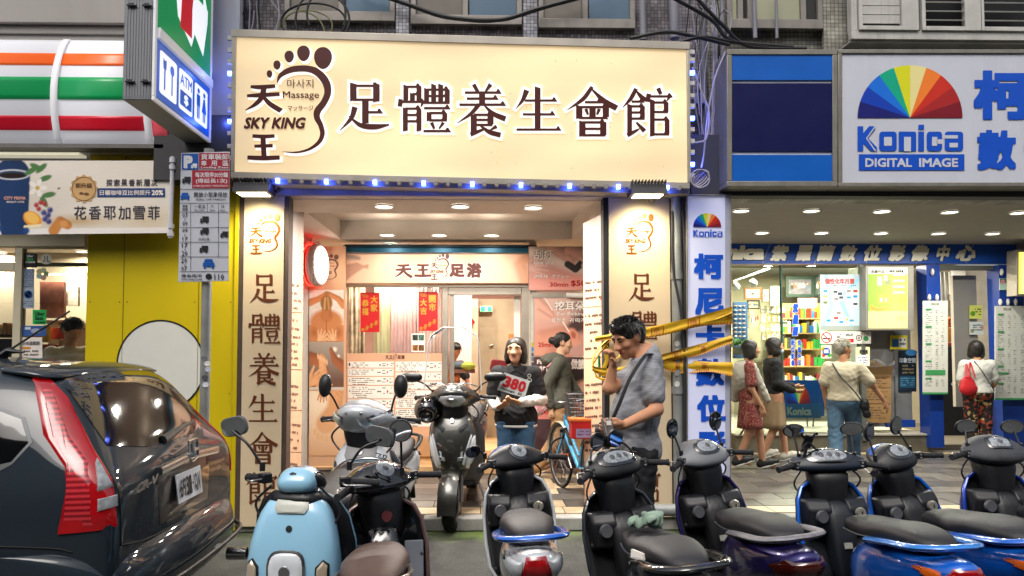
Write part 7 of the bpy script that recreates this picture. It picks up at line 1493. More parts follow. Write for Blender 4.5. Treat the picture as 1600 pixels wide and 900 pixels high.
sdf_obj('cardigan', [('e', tuple(L(0, .09, 1.14)), (.17, .13, .19), R), ('c', tuple(L(.17, .05, 1.24)), tuple(L(.20, .07, .98)), .07, .06), ('c', tuple(L(-.16, .0, 1.26)), tuple(L(-.12, -.17, .86)), .05, .045), ('c', tuple(L(.15, -.02, 1.26)), tuple(L(.1, -.18, .9)), .045, .035), ('c', tuple(L(.1, .14, 1.1)), tuple(L(.12, .16, .86)), .1, .06)], .011, wsh, t, k=.05, fold=.004)
umb = thing('umbrella', 'closed umbrella with pale wooden shaft held pointing down by the woman in red', 'umbrella', L(.1, -.1, .7)); h0 = Vector(al[0][2]); g = G(); g.cyl(h0+Vector((.03, 0, -.02)), h0+Vector((-.26, -.12, -.38)), .012); g.bw('shaft', M('wood_pale', 'b89a70', .6), umb); g = G(); g.cyl(h0+Vector((.05, -.05, -.04)), h0+Vector((-.2, -.16, -.3)), .009); g.bw('strap', M('wood_pale'), umb)
t, L, W, s, R, al, lg = figure('woman in black top, beige skirt and pale mask behind the woman in red', 9.6, 1210, 'bob', M('lace_black', '15161a', .8, var=.3, vs=30), M('skirt_beige', '8a755a', .85, var=.1), yaw=rad(85), H=1.62, stride=.5, sk_='b88a6c', skirt=(.42, .19), longsl=True, shoes='b8b4a8', sole='d8d8d0', hh=.23,
    arms=[((.15, .02, 1.25), (.18, .0, 1.0), (.05, -.25, .95), (0, -1, -.1)), ((-.15, .02, 1.25), (-.18, .02, 1.0), (-.1, -.2, .9), (0, -1, -.1))])
sdf_obj('face_mask', [('e', W(0, -.27, -.24), (.2*s*1.2, .17*s, .2*s), R)], .007, M('mask_blue', 'a8bcc8', .7), t)
t, L, W, s, R, al, lg = figure('grey-haired person in cream t-shirt and light jeans striding past the cartons', 8.6, 1318, 'short', M('tee_cream', 'b3aa92', .85, var=.06), denim('jeans_light', '4c6a82'), yaw=rad(150), head_px=rad(-50), H=1.58, stride=-.85, sk_='a87a5c', hairc='8a8678', wide=1.1, shoes='2c2420', hemz=.92,
    arms=[((.16, .02, 1.25), (.21, .03, 1.02), (.2, .0, .86), (0, -.3, -1)), ((-.17, .02, 1.25), (-.30, -.02, 1.05), (-.42, -.1, .86), (-.3, -.3, -.8))])
g = G(); g.tube(bez([L(.11, .1, 1.3), L(.02, .16, 1.15), L(-.12, .15, .98), L(-.2, .08, .85)], 8), .014, 6, flat=.4); g.bw('bag_strap', M('strap_black'), t)
t2 = thing('hip_bag', 'small black bag at the hip of the grey-haired person', 'bag', L(-.2, .05, .8)); sdf_obj('bag_body', [('e', tuple(L(-.22, .06, .82)), (.05, .05, .08)), ('e', tuple(L(-.24, .05, .72)), (.045, .045, .05))], .009, M('bag_black'), t2, fold=.004)
fl = M('trousers_flower', '2a1a16', .85, var=0); N = fl.node_tree.nodes; v = N.new('ShaderNodeTexVoronoi'); v.inputs['Scale'].default_value = 28; r_ = N.new('ShaderNodeValToRGB'); r_.color_ramp.interpolation = 'CONSTANT'
for i, (a, c_) in enumerate(((0, '1a1412'), (.45, '8a3a28'), (.62, '231614'), (.8, 'a08a58'))):
    e = r_.color_ramp.elements[i] if i < 2 else r_.color_ramp.elements.new(a); e.position = a; e.color = lin(c_)
tc_ = N.new('ShaderNodeTexCoord'); fl.node_tree.links.new(tc_.outputs['Object'], v.inputs['Vector']); fl.node_tree.links.new(v.outputs['Color'], r_.inputs[0]); fl.node_tree.links.new(r_.outputs[0], N['Principled BSDF'].inputs['Base Color'])
t, L, W, s, R, al, lg = figure('woman in white t-shirt and dark flowered trousers at the kitchen doorway', 10.0, 1527, 'bob', M('tee_white', 'b9b9b2', .85, var=.05), fl, yaw=rad(172), H=1.58, stride=.0, sk_='b08060', shoes='b07868', sole='c0988a', wide=1.12, hh=.225,
    arms=[((.17, .02, 1.25), (.21, .0, 1.0), (.12, -.18, .95), (-.5, -1, 0)), ((-.17, .02, 1.25), (-.22, .0, 1.0), (-.2, -.12, .85), (0, -.6, -.7))])
t2 = thing('shopping_bag', 'bright red shopping bag with small white mark on the shoulder of the woman in white', 'bag', L(.22, .1, .95)); rb = M('bag_red', 'b81c24', .6, var=.08)
c_ = L(.19, .14, .98); sdf_obj('bag_body', [('e', tuple(c_), (.10, .04, .12)), ('e', tuple(c_+np.array((.01, 0, -.06))), (.125, .045, .09))], .009, rb, t2, k=.03)
g = G(); g.tube(bez([c_+np.array((-.04, -.03, .1)), L(.17, .08, 1.27), c_+np.array((.05, .02, .1))], 8), .012, 6, flat=.4); g.tube(bez([c_+np.array((.0, -.04, .1)), L(.13, .1, 1.28), c_+np.array((.09, -.02, .1))], 8), .012, 6, flat=.4); g.bw('handle', rb, t2)
g = G(); ringp(g, PY(c_[1]-.055), P(0, 0, 1).x*0+1489, 600, 1.5, 2.6, 0, k=10); g.bw('mark', M('decal_white'), t2)
g = G(); g.tube(bez([L(.08, .1, 1.3), L(0, .15, 1.15), L(-.14, .15, .9)], 8), .006, 6); g.bw('thin_strap', M('strap_black'), t)
t, *_ = figure('masseur in a dark t-shirt bending over the bed inside the massage shop', 11.0, 697, 'short', M('tee_dark', '2a2c30', .85), M('trousers_black'), yaw=rad(40), H=1.55, sk_='c08a68', z0=.12, tilt=25, leanx=.12, arms=[((.17, .02, 1.25), (.22, -.1, 1.02), (.2, -.2, .8), (0, -.2, -1)), ((-.17, .02, 1.25), (-.2, -.1, 1.0), (-.16, -.25, .8), (0, -.4, -1))])
t, *_ = figure('store clerk with short dark hair looking down behind the convenience store window', 8.2, 108, 'short', M('tee_cream'), M('trousers_black'), yaw=rad(60), H=1.8, sk_='b88868', tilt=28, z0=.12)
# =============== VEHICLES ===============
rub = M('tyre_rubber', '17171a', .75, bump=.3, bs=150); blkp = M('black_plastic', '17181b', .45, var=.35, vs=9, bump=.06, bs=400, dirt=0); greyp = M('grey_plastic', '4a4c50', .5, var=.15)
chr_ = M('chrome', 'c8c8c8', .2, m=1, var=0); steel = M('steel', '7c7c7e', .35, m=.9, var=.15); seatm = M('seat_vinyl', '1f1f22', .52, var=.35, vs=7, bump=.25, bs=220)
mirg = M('mirror_glass', 'd0d4d8', .03, m=1, var=0); lens = M('clear_lens', 'c8ccd0', .06, var=.1, vs=30, coat=1); redl = M('red_lens', '8c0a10', .08, coat=1, var=.3, vs=30); orl = M('orange_lens', 'c85a10', .15, coat=1)
glossb = M('gloss_black', '08090b', .12, coat=1, var=.05); dial = M('dial_face', '8c9298', .3, var=.5, vs=60)
def paint(key, c, m=.35, r=.3): return M('paint_'+key, c, r, m=m, coat=1, var=.05, vs=3)
def bvh_of(*obs):
    vs = []; fs = []; dg = bpy.context.evaluated_depsgraph_get()
    for o in obs:
        dg.update(); e = o.evaluated_get(dg); me = e.to_mesh(); n = len(vs); M_ = Matrix.Translation(OFF[o.name]); vs += [M_ @ v.co for v in me.vertices]; fs += [tuple(i+n for i in p.vertices) for p in me.polygons]; e.to_mesh_clear()
    return BVHTree.FromPolygons(vs, fs)
def decal(g, bvh, org, U, V, D, poly, off=.004, rings=5, sub=3, mi=0, mx=3):
    """star-shaped outline poly (u, v) pressed along D onto a body, off proud of it"""
    org, U, V, D = Vector(org), Vector(U), Vector(V), Vector(D).normalized(); pts = []
    for i in range(len(poly)):
        a, b = Vector(poly[i]), Vector(poly[(i+1) % len(poly)]); pts += [a.lerp(b, k/sub) for k in range(sub)]
    c = sum((Vector(p) for p in poly), Vector((0, 0)))/len(poly); n = len(pts)
    def hit(p, o_):
        q = org+U*p.x+V*p.y; h, nn, _, _ = bvh.ray_cast(q, D, mx)
        if h is None: h, nn, _, _ = bvh.find_nearest(q+D*.3)
        if h is None: h = q; nn = -D
        if nn.dot(D) > 0: nn = -nn
        return h+nn*o_
    vs = [hit(c, off)]
    for r_ in range(1, rings+1):
        for p in pts: vs.append(hit(c.lerp(p, r_/rings), off if r_ < rings else off*.6))
    for p in pts: vs.append(hit(p, -.006))
    fs = [(0, 1+j, 1+(j+1) % n) for j in range(n)]
    for r_ in range(rings):
        for j in range(n): a = 1+r_*n+j; b = 1+r_*n+(j+1) % n; fs.append((a, b, b+n, a+n) if 0 else (a, a+n, b+n, b))
    return g.add(vs, fs, mi, True)
WHEEL = {}
def wheel(t, y, z=.225, r=.225, w=.055, rim=None, disc=1):
    key = (r, w, (rim or steel).name)
    rim = rim or steel
    g = G(); g.lathe([(r-.075, -w*.8), (r-.05, -w), (r-.02, -w*.95), (r-.004, -w*.55), (r, 0), (r-.004, w*.55), (r-.02, w*.95), (r-.05, w), (r-.075, w*.8)], (0, y, z), (1, 0, 0), 36)
    for k in range(30):
        a = 2*PI*k/30
        for sx in (-1, 1): g.box((sx*w*.45, y+(r-.004)*math.cos(a+sx*.05), z+(r-.004)*math.sin(a+sx*.05)), (w*.7, .012, .012), (a+PI/2, 0, 0))
    ty = g.build('tyre', rub, t)
    g = G(); g.lathe([(r-.10, -w*.6), (r-.075, -w*.85), (r-.068, -w*.6), (r-.085, 0), (r-.068, w*.6), (r-.075, w*.85), (r-.10, w*.6)], (0, y, z), (1, 0, 0), 32); g.lathe([(.0, -w), (.035, -w), (.035, w), (0, w)], (0, y, z), (1, 0, 0), 16)
    for k in range(5):
        a = 2*PI*k/5; g.box((0, y+.08*math.cos(a), z+.08*math.sin(a)), (w*.7, .10, .03), (a, 0, 0))
    g.build('rim', rim, ty)
    if disc: g = G(); g.lathe([(.04, .0), (.09, 0), (.09, .004), (.04, .004)], (-w-.012, y, z), (1, 0, 0), 28); g.build('brake_disc', steel, ty)
def mirror(t, sx, base, head, rr=(.055, .038), col=None, yawm=0, rnd=2.2, tip=0):
    """stem from base to head; glass faces the rider (-y)"""
    rr = (rr[0]*1.22, rr[1]*1.22); g = G(); b, h = Vector(base), Vector(head); g.tube(bez([b, b+(h-b)*.45+Vector((0, .015, .02)), h+Vector((0, .01, -.02))], 6), .0065, 8); g.cyl(b-Vector((0, 0, .02)), b+Vector((0, 0, .02)), .013, 12); st = g.build('mirror_stem', blkp, t)
    E = Euler((rad(8), rad(tip), rad(yawm))).to_matrix(); g = G(); rings = []
    for (d, s_) in ((.0, 1.0), (.006, 1.06), (.02, .95), (.035, .6), (.04, .2)): rings.append([h+E@Vector((x*s_, d, z*s_)) for x, z in superring(rr[0], rr[1], rnd, 22)])
    g.loft(rings); m_ = g.build('mirror', col or blkp, t, sharp=60)
    g = G(); g.add([h+E@Vector((x*.93, -.0025, z*.93)) for x, z in superring(rr[0], rr[1], rnd, 22)], [tuple(range(22))]); g.build('mirror_glass', mirg, m_)
def bars(t, steer=0, cw=1.0, z=1.04, y=.38, cover=None, covm=None, col=blkp, wide=.33, topcol=None, clocks='oval', light=True, mir=((.17, .22, 1.28), (.055, .038)), mcol=None, phone=0, chunky=1.0, lamp=None):
    """handlebar cowl, clocks, grips, levers, switches, mirrors turned by steer about the steering axis"""
    piv = Vector((0, y, z)); Rz_ = Matrix.Translation(piv)@Matrix.Rotation(rad(steer), 4, 'Z')@Matrix.Translation(-piv); n0 = len(COL.objects); made0 = set(o.name for o in t.children)
    g = G(); c = chunky; rings_ = []
    for q in ((-.215, -.02, -.01, .026, .024, 2.2), (-.185, -.0, 0, .045, .038, 2.4), (-.14, .01, .0, .085*c, .055*c, 2.8), (-.08, .025, .008, .12*c, .075*c, 3), (0, .03, .012, .13*c, .082*c, 3), (.08, .025, .008, .12*c, .075*c, 3), (.14, .01, .0, .085*c, .055*c, 2.8), (.185, 0, 0, .045, .038, 2.4), (.215, -.02, -.01, .026, .024, 2.2)):
        rings_.append([Vector((q[0]*cw, y+q[1]+yy*.82+zz*.75, z+q[2]+zz-yy*.18)) for yy, zz in superring(q[3], q[4], q[5], 20)])
    g.loft(rings_)
    cwl_ = g.build('handlebar_cowl', col, t, sub=1)
    g = G(); g.loftz([(z-.34, y-.01, .10, .08, 3), (z-.2, y-.0, .098, .085, 3), (z-.10, y+.01, .12, .10, 3), (z-.03, y+.03, .135, .10, 3)]); g.build('steering_neck', blkp, t, sub=1)
    bv = bvh_of(cwl_)
    if topcol: g = G(); decal(g, bv, (0, y+.06, z+.4), (1, 0, 0), (0, 1, 0), (0, 0, -1), [(-.17, -.01), (-.10, .07), (0, .10), (.10, .07), (.17, -.01), (.08, -.0), (0, .005), (-.08, 0)], .004); g.build('cowl_top', topcol, t)
    if lamp:
        for nm_, po, mt, of in {'center': [('headlight', [(-.11, 0), (-.085, .035), (0, .045), (.085, .035), (.11, 0), (.06, -.045), (0, -.055), (-.06, -.045)], lens, .012), ('reflector', [(-.05, 0), (-.03, .025), (.03, .025), (.05, 0), (0, -.03)], chr_, .016)], 'sides': [('turn_signal', [(.10*q, -.035), (.09*q, .02), (.17*q, .045), (.215*q, .03), (.20*q, -.0)], lens, .012) for q in (1, -1)]+[('lamp_trim', [(.085*q, -.045), (.075*q, .028), (.165*q, .056), (.225*q, .036), (.21*q, -.01)], chr_, .007) for q in (1, -1)]}[lamp]:
            g = G(); decal(g, bv, (0, y+1, z), (1, 0, 0), (0, 0, 1), (0, -1, 0), po, of); g.build(nm_, mt, t)
    a_ = Vector((0, -.8, 1)).normalized(); o_ = Vector((0, y-.05, z+.05))-Vector((0, 0, 0))
    pl_ = {'oval': superring(.095, .062, 2.3, 16), 'round': superring(.07, .068, 2, 16), 'box': superring(.08, .05, 5, 16), 'wide': superring(.14, .055, 2.4, 18)}[clocks]
    U_, V_ = Vector((1, 0, 0)), Vector((0, 1, .8)).normalized(); org = Vector((0, y, z))+a_*.3+V_*-.0
    g = G(); decal(g, bv, org, U_, V_, -a_, pl_, .008); dh = g.build('instrument_panel', glossb, t)
    g = G(); decal(g, bv, org, U_, V_, -a_, [(p_[0]*.82, p_[1]*.78) for p_ in pl_], .010); g.build('dial', dial, dh)
    g = G(); kk = [(0, 0)] if clocks != 'wide' else [(-.05, 0), (0, 0), (.05, 0)]
    for (cx, cy) in kk: decal(g, bv, org+U_*cx, U_, V_, -a_, superring(.022, .022, 2, 12), .013, 2, 1)
    g.build('dial_ring', greyp, dh)
    for sx in (-1, 1):
        g = G(); b = Vector((sx*.20, y-.03, z-.005)); e = Vector((sx*wide, y-.105, z-.02)); d = (e-b).normalized(); g.cyl(b+d*.03, e, .0165, 14); g.cyl(e-d*.006, e+d*.004, .02, 14)
        [g.cyl(b+d*(.035+.011*k), b+d*(.041+.011*k), .018, 14) for k in range(8)]; g.build('grip', M('grip_rubber', '232428', .8), t)
        g = G(); g.box(b+d*.0, (.05, .05, .045), (0, 0, -sx*.5)); g.build('switch_box', blkp, t, bev=.006)
        g = G(); g.box(b+d*.0+Vector((0, -.026, .008)), (.016, .006, .01)); g.box(b+Vector((-.003, -.026, -.012)), (.02, .006, .008)); g.build('switch', M('switch_grey', '8a8c8e', .4), t)
        g = G(); g.tube(bez([b+Vector((0, .03, -.0)), b+Vector((sx*.04, .065, -.005)), e+Vector((-sx*.02, .045, -.005))], 6), .006, 6, flat=.7); g.build('brake_lever', steel, t)
        if mir: mirror(t, sx, (sx*.17, y+.0, z+.04), (sx*(mir[0][0]+.05), y+.04, z+mir[0][1]), mir[1], mcol, -sx*6, *(mir[2:] if len(mir) > 2 else ()))
    g = G(); g.tube(bez([(-.12, y+.05, z-.02), (-.20, y+.02, z-.14), (-.08, y+.06, z-.28)], 6), .006, 6); g.tube(bez([(.12, y+.05, z-.02), (.21, y+.03, z-.12), (.08, y+.06, z-.26)], 6), .006, 6); g.build('brake_cable', blkp, t)
    if phone:
        g = G(); c = Vector((-.12, y-.03, z+.14)); g.cyl((-.15, y-.02, z+.02), c, .01); g.box(c, (.05, .016, .085), (.4, .25, 0))
        for k in (-1, 1):
            for j in (-1, 1): g.cyl(c, c+Vector((k*.045, -.01, j*.05)), .008, 8); g.cyl(c+Vector((k*.045, -.01, j*.05)), c+Vector((k*.045, -.035, j*.05)), .01, 8)
        g.build('phone_holder', blkp, t)
    for o in t.children:
        if o.name not in made0: o.matrix_basis = Rz_@Matrix.Translation(o.location)
def scooter(label, loc, yaw, body, inner=blkp, seat=seatm, steer=0, seatz=.77, rail='bar', railm=None, tail=redl, tailpad=None, plate=None, front='plain', lean=0, pitch=0, floor=None, panel=None, k=1.0, seatcol2=None, ty=0, glove=1, **bk_):
    t = thing('scooter', label, 'scooter', loc, (rad(pitch), rad(lean), rad(yaw)), 'scooters parked at the kerb', k)
    wheel(t, .62); wheel(t, -.60, disc=0)
    fm_ = floor or blkp
    g = G(); g.lofty([(-.02, .44, .11, .14, 3), (-.14, .50, .145, .19, 2.8), (-.36, .555, .165, .155, 2.6), (-.58, .60, .165, .12, 2.4), (-.76, .645, .135, .095, 2.4), (-.88, .68, .09, .065, 2.2), (-.92, .69, .05, .035, 2.2)]); rb_ = g.build('rear_body', body, t, sub=1)
    bv = bvh_of(rb_)
    if panel:
        for sx in (-1, 1): g = G(); decal(g, bv, (sx*.5, 0, 0), (0, 1, 0), (0, 0, 1), (-sx, 0, 0), [(-.20, .50), (-.34, .50), (-.60, .60), (-.82, .70), (-.74, .62), (-.56, .535), (-.34, .44), (-.20, .41)], .006); g.build('side_panel', panel, t)
    g = G(); z = seatz; g.lofty([(.07, z-.075, .06, .02, 2.6), (.03, z-.055, .095, .045, 2.8), (-.08, z-.045, .125, .052, 2.8), (-.24, z-.035, .15, .055, 2.8), (-.36, z-.02, .15, .06, 2.8), (-.44, z+.0, .145, .058, 2.8), (-.58, z+.01, .13, .052, 2.8), (-.70, z+.005, .105, .045, 2.6), (-.76, z-.01, .06, .025, 2.4)], k=24); st = g.build('seat', seat, t, sub=1)
    for sx in (-1, 1): g = G(); g.tube(bez([(sx*.10, .02, z-.085), (sx*.142, -.22, z-.06), (sx*.14, -.44, z-.03), (sx*.10, -.68, z-.02)], 6), .005, 6); g.build('seat_piping', greyp, st)
    for sx in (-1, 1):
        for z_, w_, y_ in ((.36, .17, .20), (.62, .195, .285)): g = G(); g.cyl((sx*w_, y_-.0, z_), (sx*w_, y_-.012, z_), .008, 10); g.build('screw', steel, t)
    g = G(); g.box((.0, .165, .54), (.05, .002, .035), (rad(-18), 0, 0)); g.build('warning_sticker', M('sticker_pale', 'a8a89c', .6, var=.4, vs=60), t)
    rm = railm or blkp
    if rail == 'bar':
        g = G(); g.tube(bez([(-.145, -.42, z-.02), (-.155, -.58, z+.005), (-.14, -.75, z+.035), (-.07, -.83, z+.045), (0, -.845, z+.047), (.07, -.83, z+.045), (.14, -.75, z+.035), (.155, -.58, z+.005), (.145, -.42, z-.02)], 5), .013, 10); g.cyl((-.1, -.70, z-.09), (-.12, -.77, z+.036), .010); g.cyl((.1, -.70, z-.09), (.12, -.77, z+.036), .010); g.build('grab_rail', rm, t)
    elif rail == 'wing':
        g = G(); pts = bez([(-.15, -.34, z-.055), (-.17, -.55, z-.015), (-.155, -.74, z+.01), (-.08, -.82, z+.022), (0, -.83, z+.024), (.08, -.82, z+.022), (.155, -.74, z+.01), (.17, -.55, z-.015), (.15, -.34, z-.055)], 5); g.tube(pts, .030, 10, flat=.55); g.build('grab_rail', rm, t)
    if tail:
        g = G(); decal(g, bv, (0, -1.3, .0), (1, 0, 0), (0, 0, 1), (0, 1, 0), [(-.055, .60), (-.085, .68), (-.06, .715), (.06, .715), (.085, .68), (.055, .60)], .012); g.build('tail_light', tail, t)
        for sx in (-1, 1): g = G(); decal(g, bv, (0, -1.3, .0), (1, 0, 0), (0, 0, 1), (0, 1, 0), [(sx*.09, .64), (sx*.095, .69), (sx*.14, .70), (sx*.15, .67)], .012); g.build('turn_signal', orl if tail is redl else lens, t)
    g = G(); g.box((0, -.86, .43), (.13, .02, .30), (rad(-22), 0, 0)); g.build('rear_fender', blkp, t, bev=.01)
    g = G(); g.box((0, -.885, .46), (.15, .006, .10), (rad(-22), 0, 0)); g.build('number_plate', M('plate_white', 'b8bcc4', .4), t, bev=.002)
    g = G(); g.lofty([(.30, .28, .16, .04, 4), (.10, .29, .17, .05, 4), (-.10, .30, .165, .07, 4), (-.30, .33, .15, .10, 4), (-.60, .34, .11, .09, 3)]); g.build('floorboard', fm_, t, sub=1)
    g = G(); g.lofty([(-.18, .25, .10, .09, 3), (-.45, .24, .11, .10, 3), (-.68, .24, .08, .09, 3)]); g.build('engine', greyp, t, sub=1)
    g = G(); g.tube([(.13, -.30, .22), (.15, -.5, .24), (.155, -.86, .33)], [.03, .055, .055], 14); g.build('exhaust', steel, t)
    g = G(); g.tube([(-.1, -.15, .22), (-.2, -.05, .02)], .012); g.build('side_stand', steel, t)
    rows = [(.27, .15, .20), (.36, .205, .235), (.50, .222, .285), (.66, .225, .335), (.78, .205, .375), (.85, .165, .405), (.885, .10, .42)]; g = G(); vs = []
    for z_, w_, y_ in rows: vs += [(w_*x_/5, y_+.045*(1-(x_/5)**2)-.012*(abs(x_) == 5), z_) for x_ in range(-5, 6)]
    g.add(vs, [(i*11+j, i*11+j+1, (i+1)*11+j+1, (i+1)*11+j) for i in range(6) for j in range(10)], 0, True); ls = g.build('leg_shield', inner, t, sharp=50, thick=.02)
    edge = [Vector((-w_, y_-.012, z_)) for z_, w_, y_ in rows]+[Vector((0, .46, .90))]+[Vector((w_, y_-.012, z_)) for z_, w_, y_ in reversed(rows)]
    g = G(); g.tube(edge, .011, 8); g.build('shield_edge', body, t)
    g = G(); g.loftz([(.30, .19, .075, .06, 4), (.45, .23, .07, .07, 4), (.62, .27, .085, .09, 3.5), (.80, .33, .10, .09, 3.5)]); g.build('centre_tunnel', inner, t, sub=1)
    if glove:
        for sx in (-1, 1): g = G(); g.loft([[Vector((sx*x_, y_, z_)) for x_, y_ in ((.05, .36), (.05, yf), (.185, yf+.03), (.205, .36))] for z_, yf in ((.57, .29), (.60, .235), (.74, .225), (.79, .27))]); g.build('glove_box', inner, t, bev=.014)
        g = G(); g.lathe([(0, .018), (.034, .018), (.038, .010), (.04, 0)], (-.12, .232, .70), (.12, -1, .1), 20); g.build('fuel_cap', greyp, t)
        g = G(); g.lathe([(0, .02), (.026, .02), (.03, .012), (.034, 0)], (.12, .232, .715), (-.1, -1, .1), 20); kb_ = g.build('key_barrel', M('key_ring', 'a8a498', .3, m=.6), t); g = G(); g.box((.12, .21, .718), (.006, .006, .02)); g.build('key_slot', blkp, kb_)
    g = G(); [g.cyl((sx*.075, .62, .22), (sx*.06, .50, .58), .018, 12) for sx in (-1, 1)]; g.build('fork', steel, t)
    g = G(); R_ = .262; g.loft([[Vector((x, .62+R_*math.cos(a)*(1 if abs(x) < .05 else .97), .225+R_*math.sin(a)*(1 if abs(x) < .05 else .97)-.02*(abs(x)/.075)**2)) for x in (-.075, -.05, 0, .05, .075)]+[Vector((x, .62+(R_-.012)*math.cos(a), .225+(R_-.012)*math.sin(a)-.015*(abs(x)/.075)**2)) for x in (.07, 0, -.07)] for a in [rad(-8+k*14) for k in range(11)]]); g.build('front_fender', body, t)
    if front == 'plain': secs = [(.30, .35, .09, .05, 2.4), (.44, .43, .15, .07, 2.6), (.60, .47, .18, .075, 2.6), (.76, .48, .165, .065, 2.6), (.86, .45, .10, .04, 2.4)]
    elif front == 'retro': secs = [(.22, .40, .13, .06, 2.6), (.34, .45, .20, .10, 2.8), (.52, .48, .215, .115, 3.2), (.70, .47, .195, .10, 3.2), (.82, .45, .16, .08, 3.2), (.89, .44, .11, .06, 2.8)]
    else: secs = [(.30, .44, .05, .05, 2.2), (.42, .50, .11, .10, 2.2), (.58, .53, .18, .12, 2.3), (.74, .50, .20, .115, 2.4), (.86, .46, .17, .09, 2.4), (.95, .42, .10, .05, 2.2)]
    g = G(); g.loftz(secs, k=24); fr = g.build('front_fairing', body, t, sub=1); fb_ = bvh_of(fr); o_ = (0, 1.4, 0); dd = (0, -1, 0)
    def dc(nm, poly, mt, off=.006, par=None, both=False, **kw):
        for sx in ((-1, 1) if both else (1,)): g = G(); decal(g, fb_, o_, (1, 0, 0), (0, 0, 1), dd, [(sx*a, b) for a, b in poly], off); g.build(nm, mt, par or t)
    if front == 'retro':
        dc('headlight_trim', [(x, z_+.57) for x, z_ in superring(.085, .10, 3.5, 20)], chr_, .014); dc('headlight', [(x, z_+.57) for x, z_ in superring(.074, .088, 3.5, 20)], lens, .022)
        dc('reflector', [(x, z_+.58) for x, z_ in superring(.03, .035, 2, 14)], chr_, .026); dc('reflector', [(x*1.0, z_+.525) for x, z_ in superring(.04, .018, 2, 14)], steel, .026)
        dc('signal_trim', [(.12, .48), (.125, .60), (.155, .63), (.178, .61), (.178, .49)], blkp, .010, both=True); dc('turn_signal', [(.127, .49), (.131, .595), (.155, .622), (.171, .605), (.171, .498)], M('signal_lens', 'a89a84', .1, coat=1), .016, both=True)
        for i in range(3): dc('vent_slot', [(.098, .425-.02*i), (.098, .433-.02*i), (.165, .435-.02*i), (.165, .427-.02*i)], blkp, .003, both=True)
        dc('badge_panel', [(-.075, .835), (-.07, .868), (.07, .868), (.075, .835), (.06, .815), (-.06, .815)], M('cream_emblem', 'b8bab0', .3), .012); dc('lock', superring(.012, .012, 2, 12), blkp, .008) if 0 else dc('lock', [(x, z_+.755) for x, z_ in superring(.014, .014, 2, 12)], blkp, .006)
    if front == 'arrow':      # silver nose with dark bonnet panel, big cat-eye lamps
        dc('headlight', [(.045, .50), (.09, .60), (.135, .72), (.165, .78), (.185, .72), (.17, .60), (.12, .50), (.075, .455)], M('lamp_yellowed', '8f8a70', .12, coat=1, var=.25, vs=18), .012, both=True); dc('headlight_trim', [(.035, .49), (.08, .60), (.125, .73), (.15, .80), (.175, .81), (.15, .76), (.115, .66), (.07, .55)], glossb, .008, both=True)
        dc('nose_panel', [(-.095, .92), (0, .95), (.095, .92), (.10, .84), (.0, .66), (-.10, .84)], M('bonnet_grey', '3a3b3d', .4, coat=.5), .008); dc('badge', [(x, z_+.86) for x, z_ in superring(.02, .02, 2, 14)], steel, .013)
        g = G(); m_ = lambda u, v: None
        hit = fb_.ray_cast(Vector((-.13, 1.4, .84)), Vector(dd))[0]; v, f, w = glyphs('ZR', 0, .2)
        if hit: g.add([hit+Vector((.045-x*.085, .012, y*.045-.02-x*.02)) for x, y, _ in v], f); g.build('lettering', M('zr_dark', '2a2522', .4), t)
    if front == 'bronze':
        gl_ = M('lamp_strip', 'd8dce0', .08, coat=1, m=.3); dc('headlight', [(.105, .50), (.125, .60), (.16, .72), (.18, .74), (.185, .64), (.165, .52), (.135, .46)], lens, .012, both=True); dc('lamp_strip', [(.085, .52), (.11, .62), (.15, .75), (.158, .745), (.122, .61), (.098, .51)], gl_, .016, both=True)
        dc('nose_vent', [(.05, .80), (.12, .84), (.13, .815), (.07, .765)], blkp, .005, both=True); dc('badge', [(x, z_+.855) for x, z_ in superring(.018, .022, 2, 14)], chr_, .012)
        dc('lower_grille', [(.03, .40), (.09, .48), (.12, .46), (.08, .38)], blkp, .006, both=True)
    bars(t, steer, **bk_)
    return t
def sc_at(label, px, Yh, yaw, body, hy=.38, **kw):
    k = kw.get('k', 1); a = rad(yaw); x = P(px, 700, Yh).x
    return scooter(label, (x+math.sin(a)*hy*k, Yh-math.cos(a)*hy*k, kw.pop('z0', 0)), yaw, body, **kw)
mg = M('mirror_grey', '5c5e60', .5); silv = paint('silver', 'bcc0c4', .2, .3); brz = paint('bronze_grey', '42423e', .75, .35); blu = paint('light_blue', '8cbcd6', .0, .3)
t1 = sc_at('light blue retro scooter facing the camera with a chrome framed headlight', 474, 3.55, 174, blu, front='retro', rail='bar', railm=chr_, steer=-8, mir=None, col=blkp, wide=.33, z=.94, y=.40, seatz=.80, k=1.04, cw=.5, chunky=.55)
mirror(t1, -1, (-.21, .36, 1.0), (-.34, .33, 1.13), (.058, .036), mg, 165, 3.4, 10); mirror(t1, 1, (.2, .36, .99), (.35, .34, 1.17), (.058, .036), mg, 165, 3.4, -12)
g = G(); g.loftz([(.88, .42, .075, .075, 3), (.93, .43, .092, .10, 3.2), (.975, .42, .085, .085, 3), (1.005, .41, .05, .05, 2.4)], k=24); g.build('headset_cover', blu, t1, sub=1)
sc_at('silver scooter facing the camera with dark nose panel and yellowed headlights', 570, 5.0, 174, silv, front='arrow', steer=-6, k=1.06, inner=greyp, mir=((.20, .21), (.034, .058)), col=silv, topcol=M('bonnet_grey'), lamp='sides', chunky=1.35, z=1.06, y=.44, hy=.44)
t4 = sc_at('dark bronze scooter with a clear windshield facing the camera', 712, 6.75, 173, brz, z0=.07, pitch=-5, front='bronze', steer=3, k=1.1, inner=greyp, mir=((.29, .17), (.07, .032)), col=brz, lamp='center', chunky=1.3, z=1.03, y=.44, hy=.44)
g = G(); rings = []
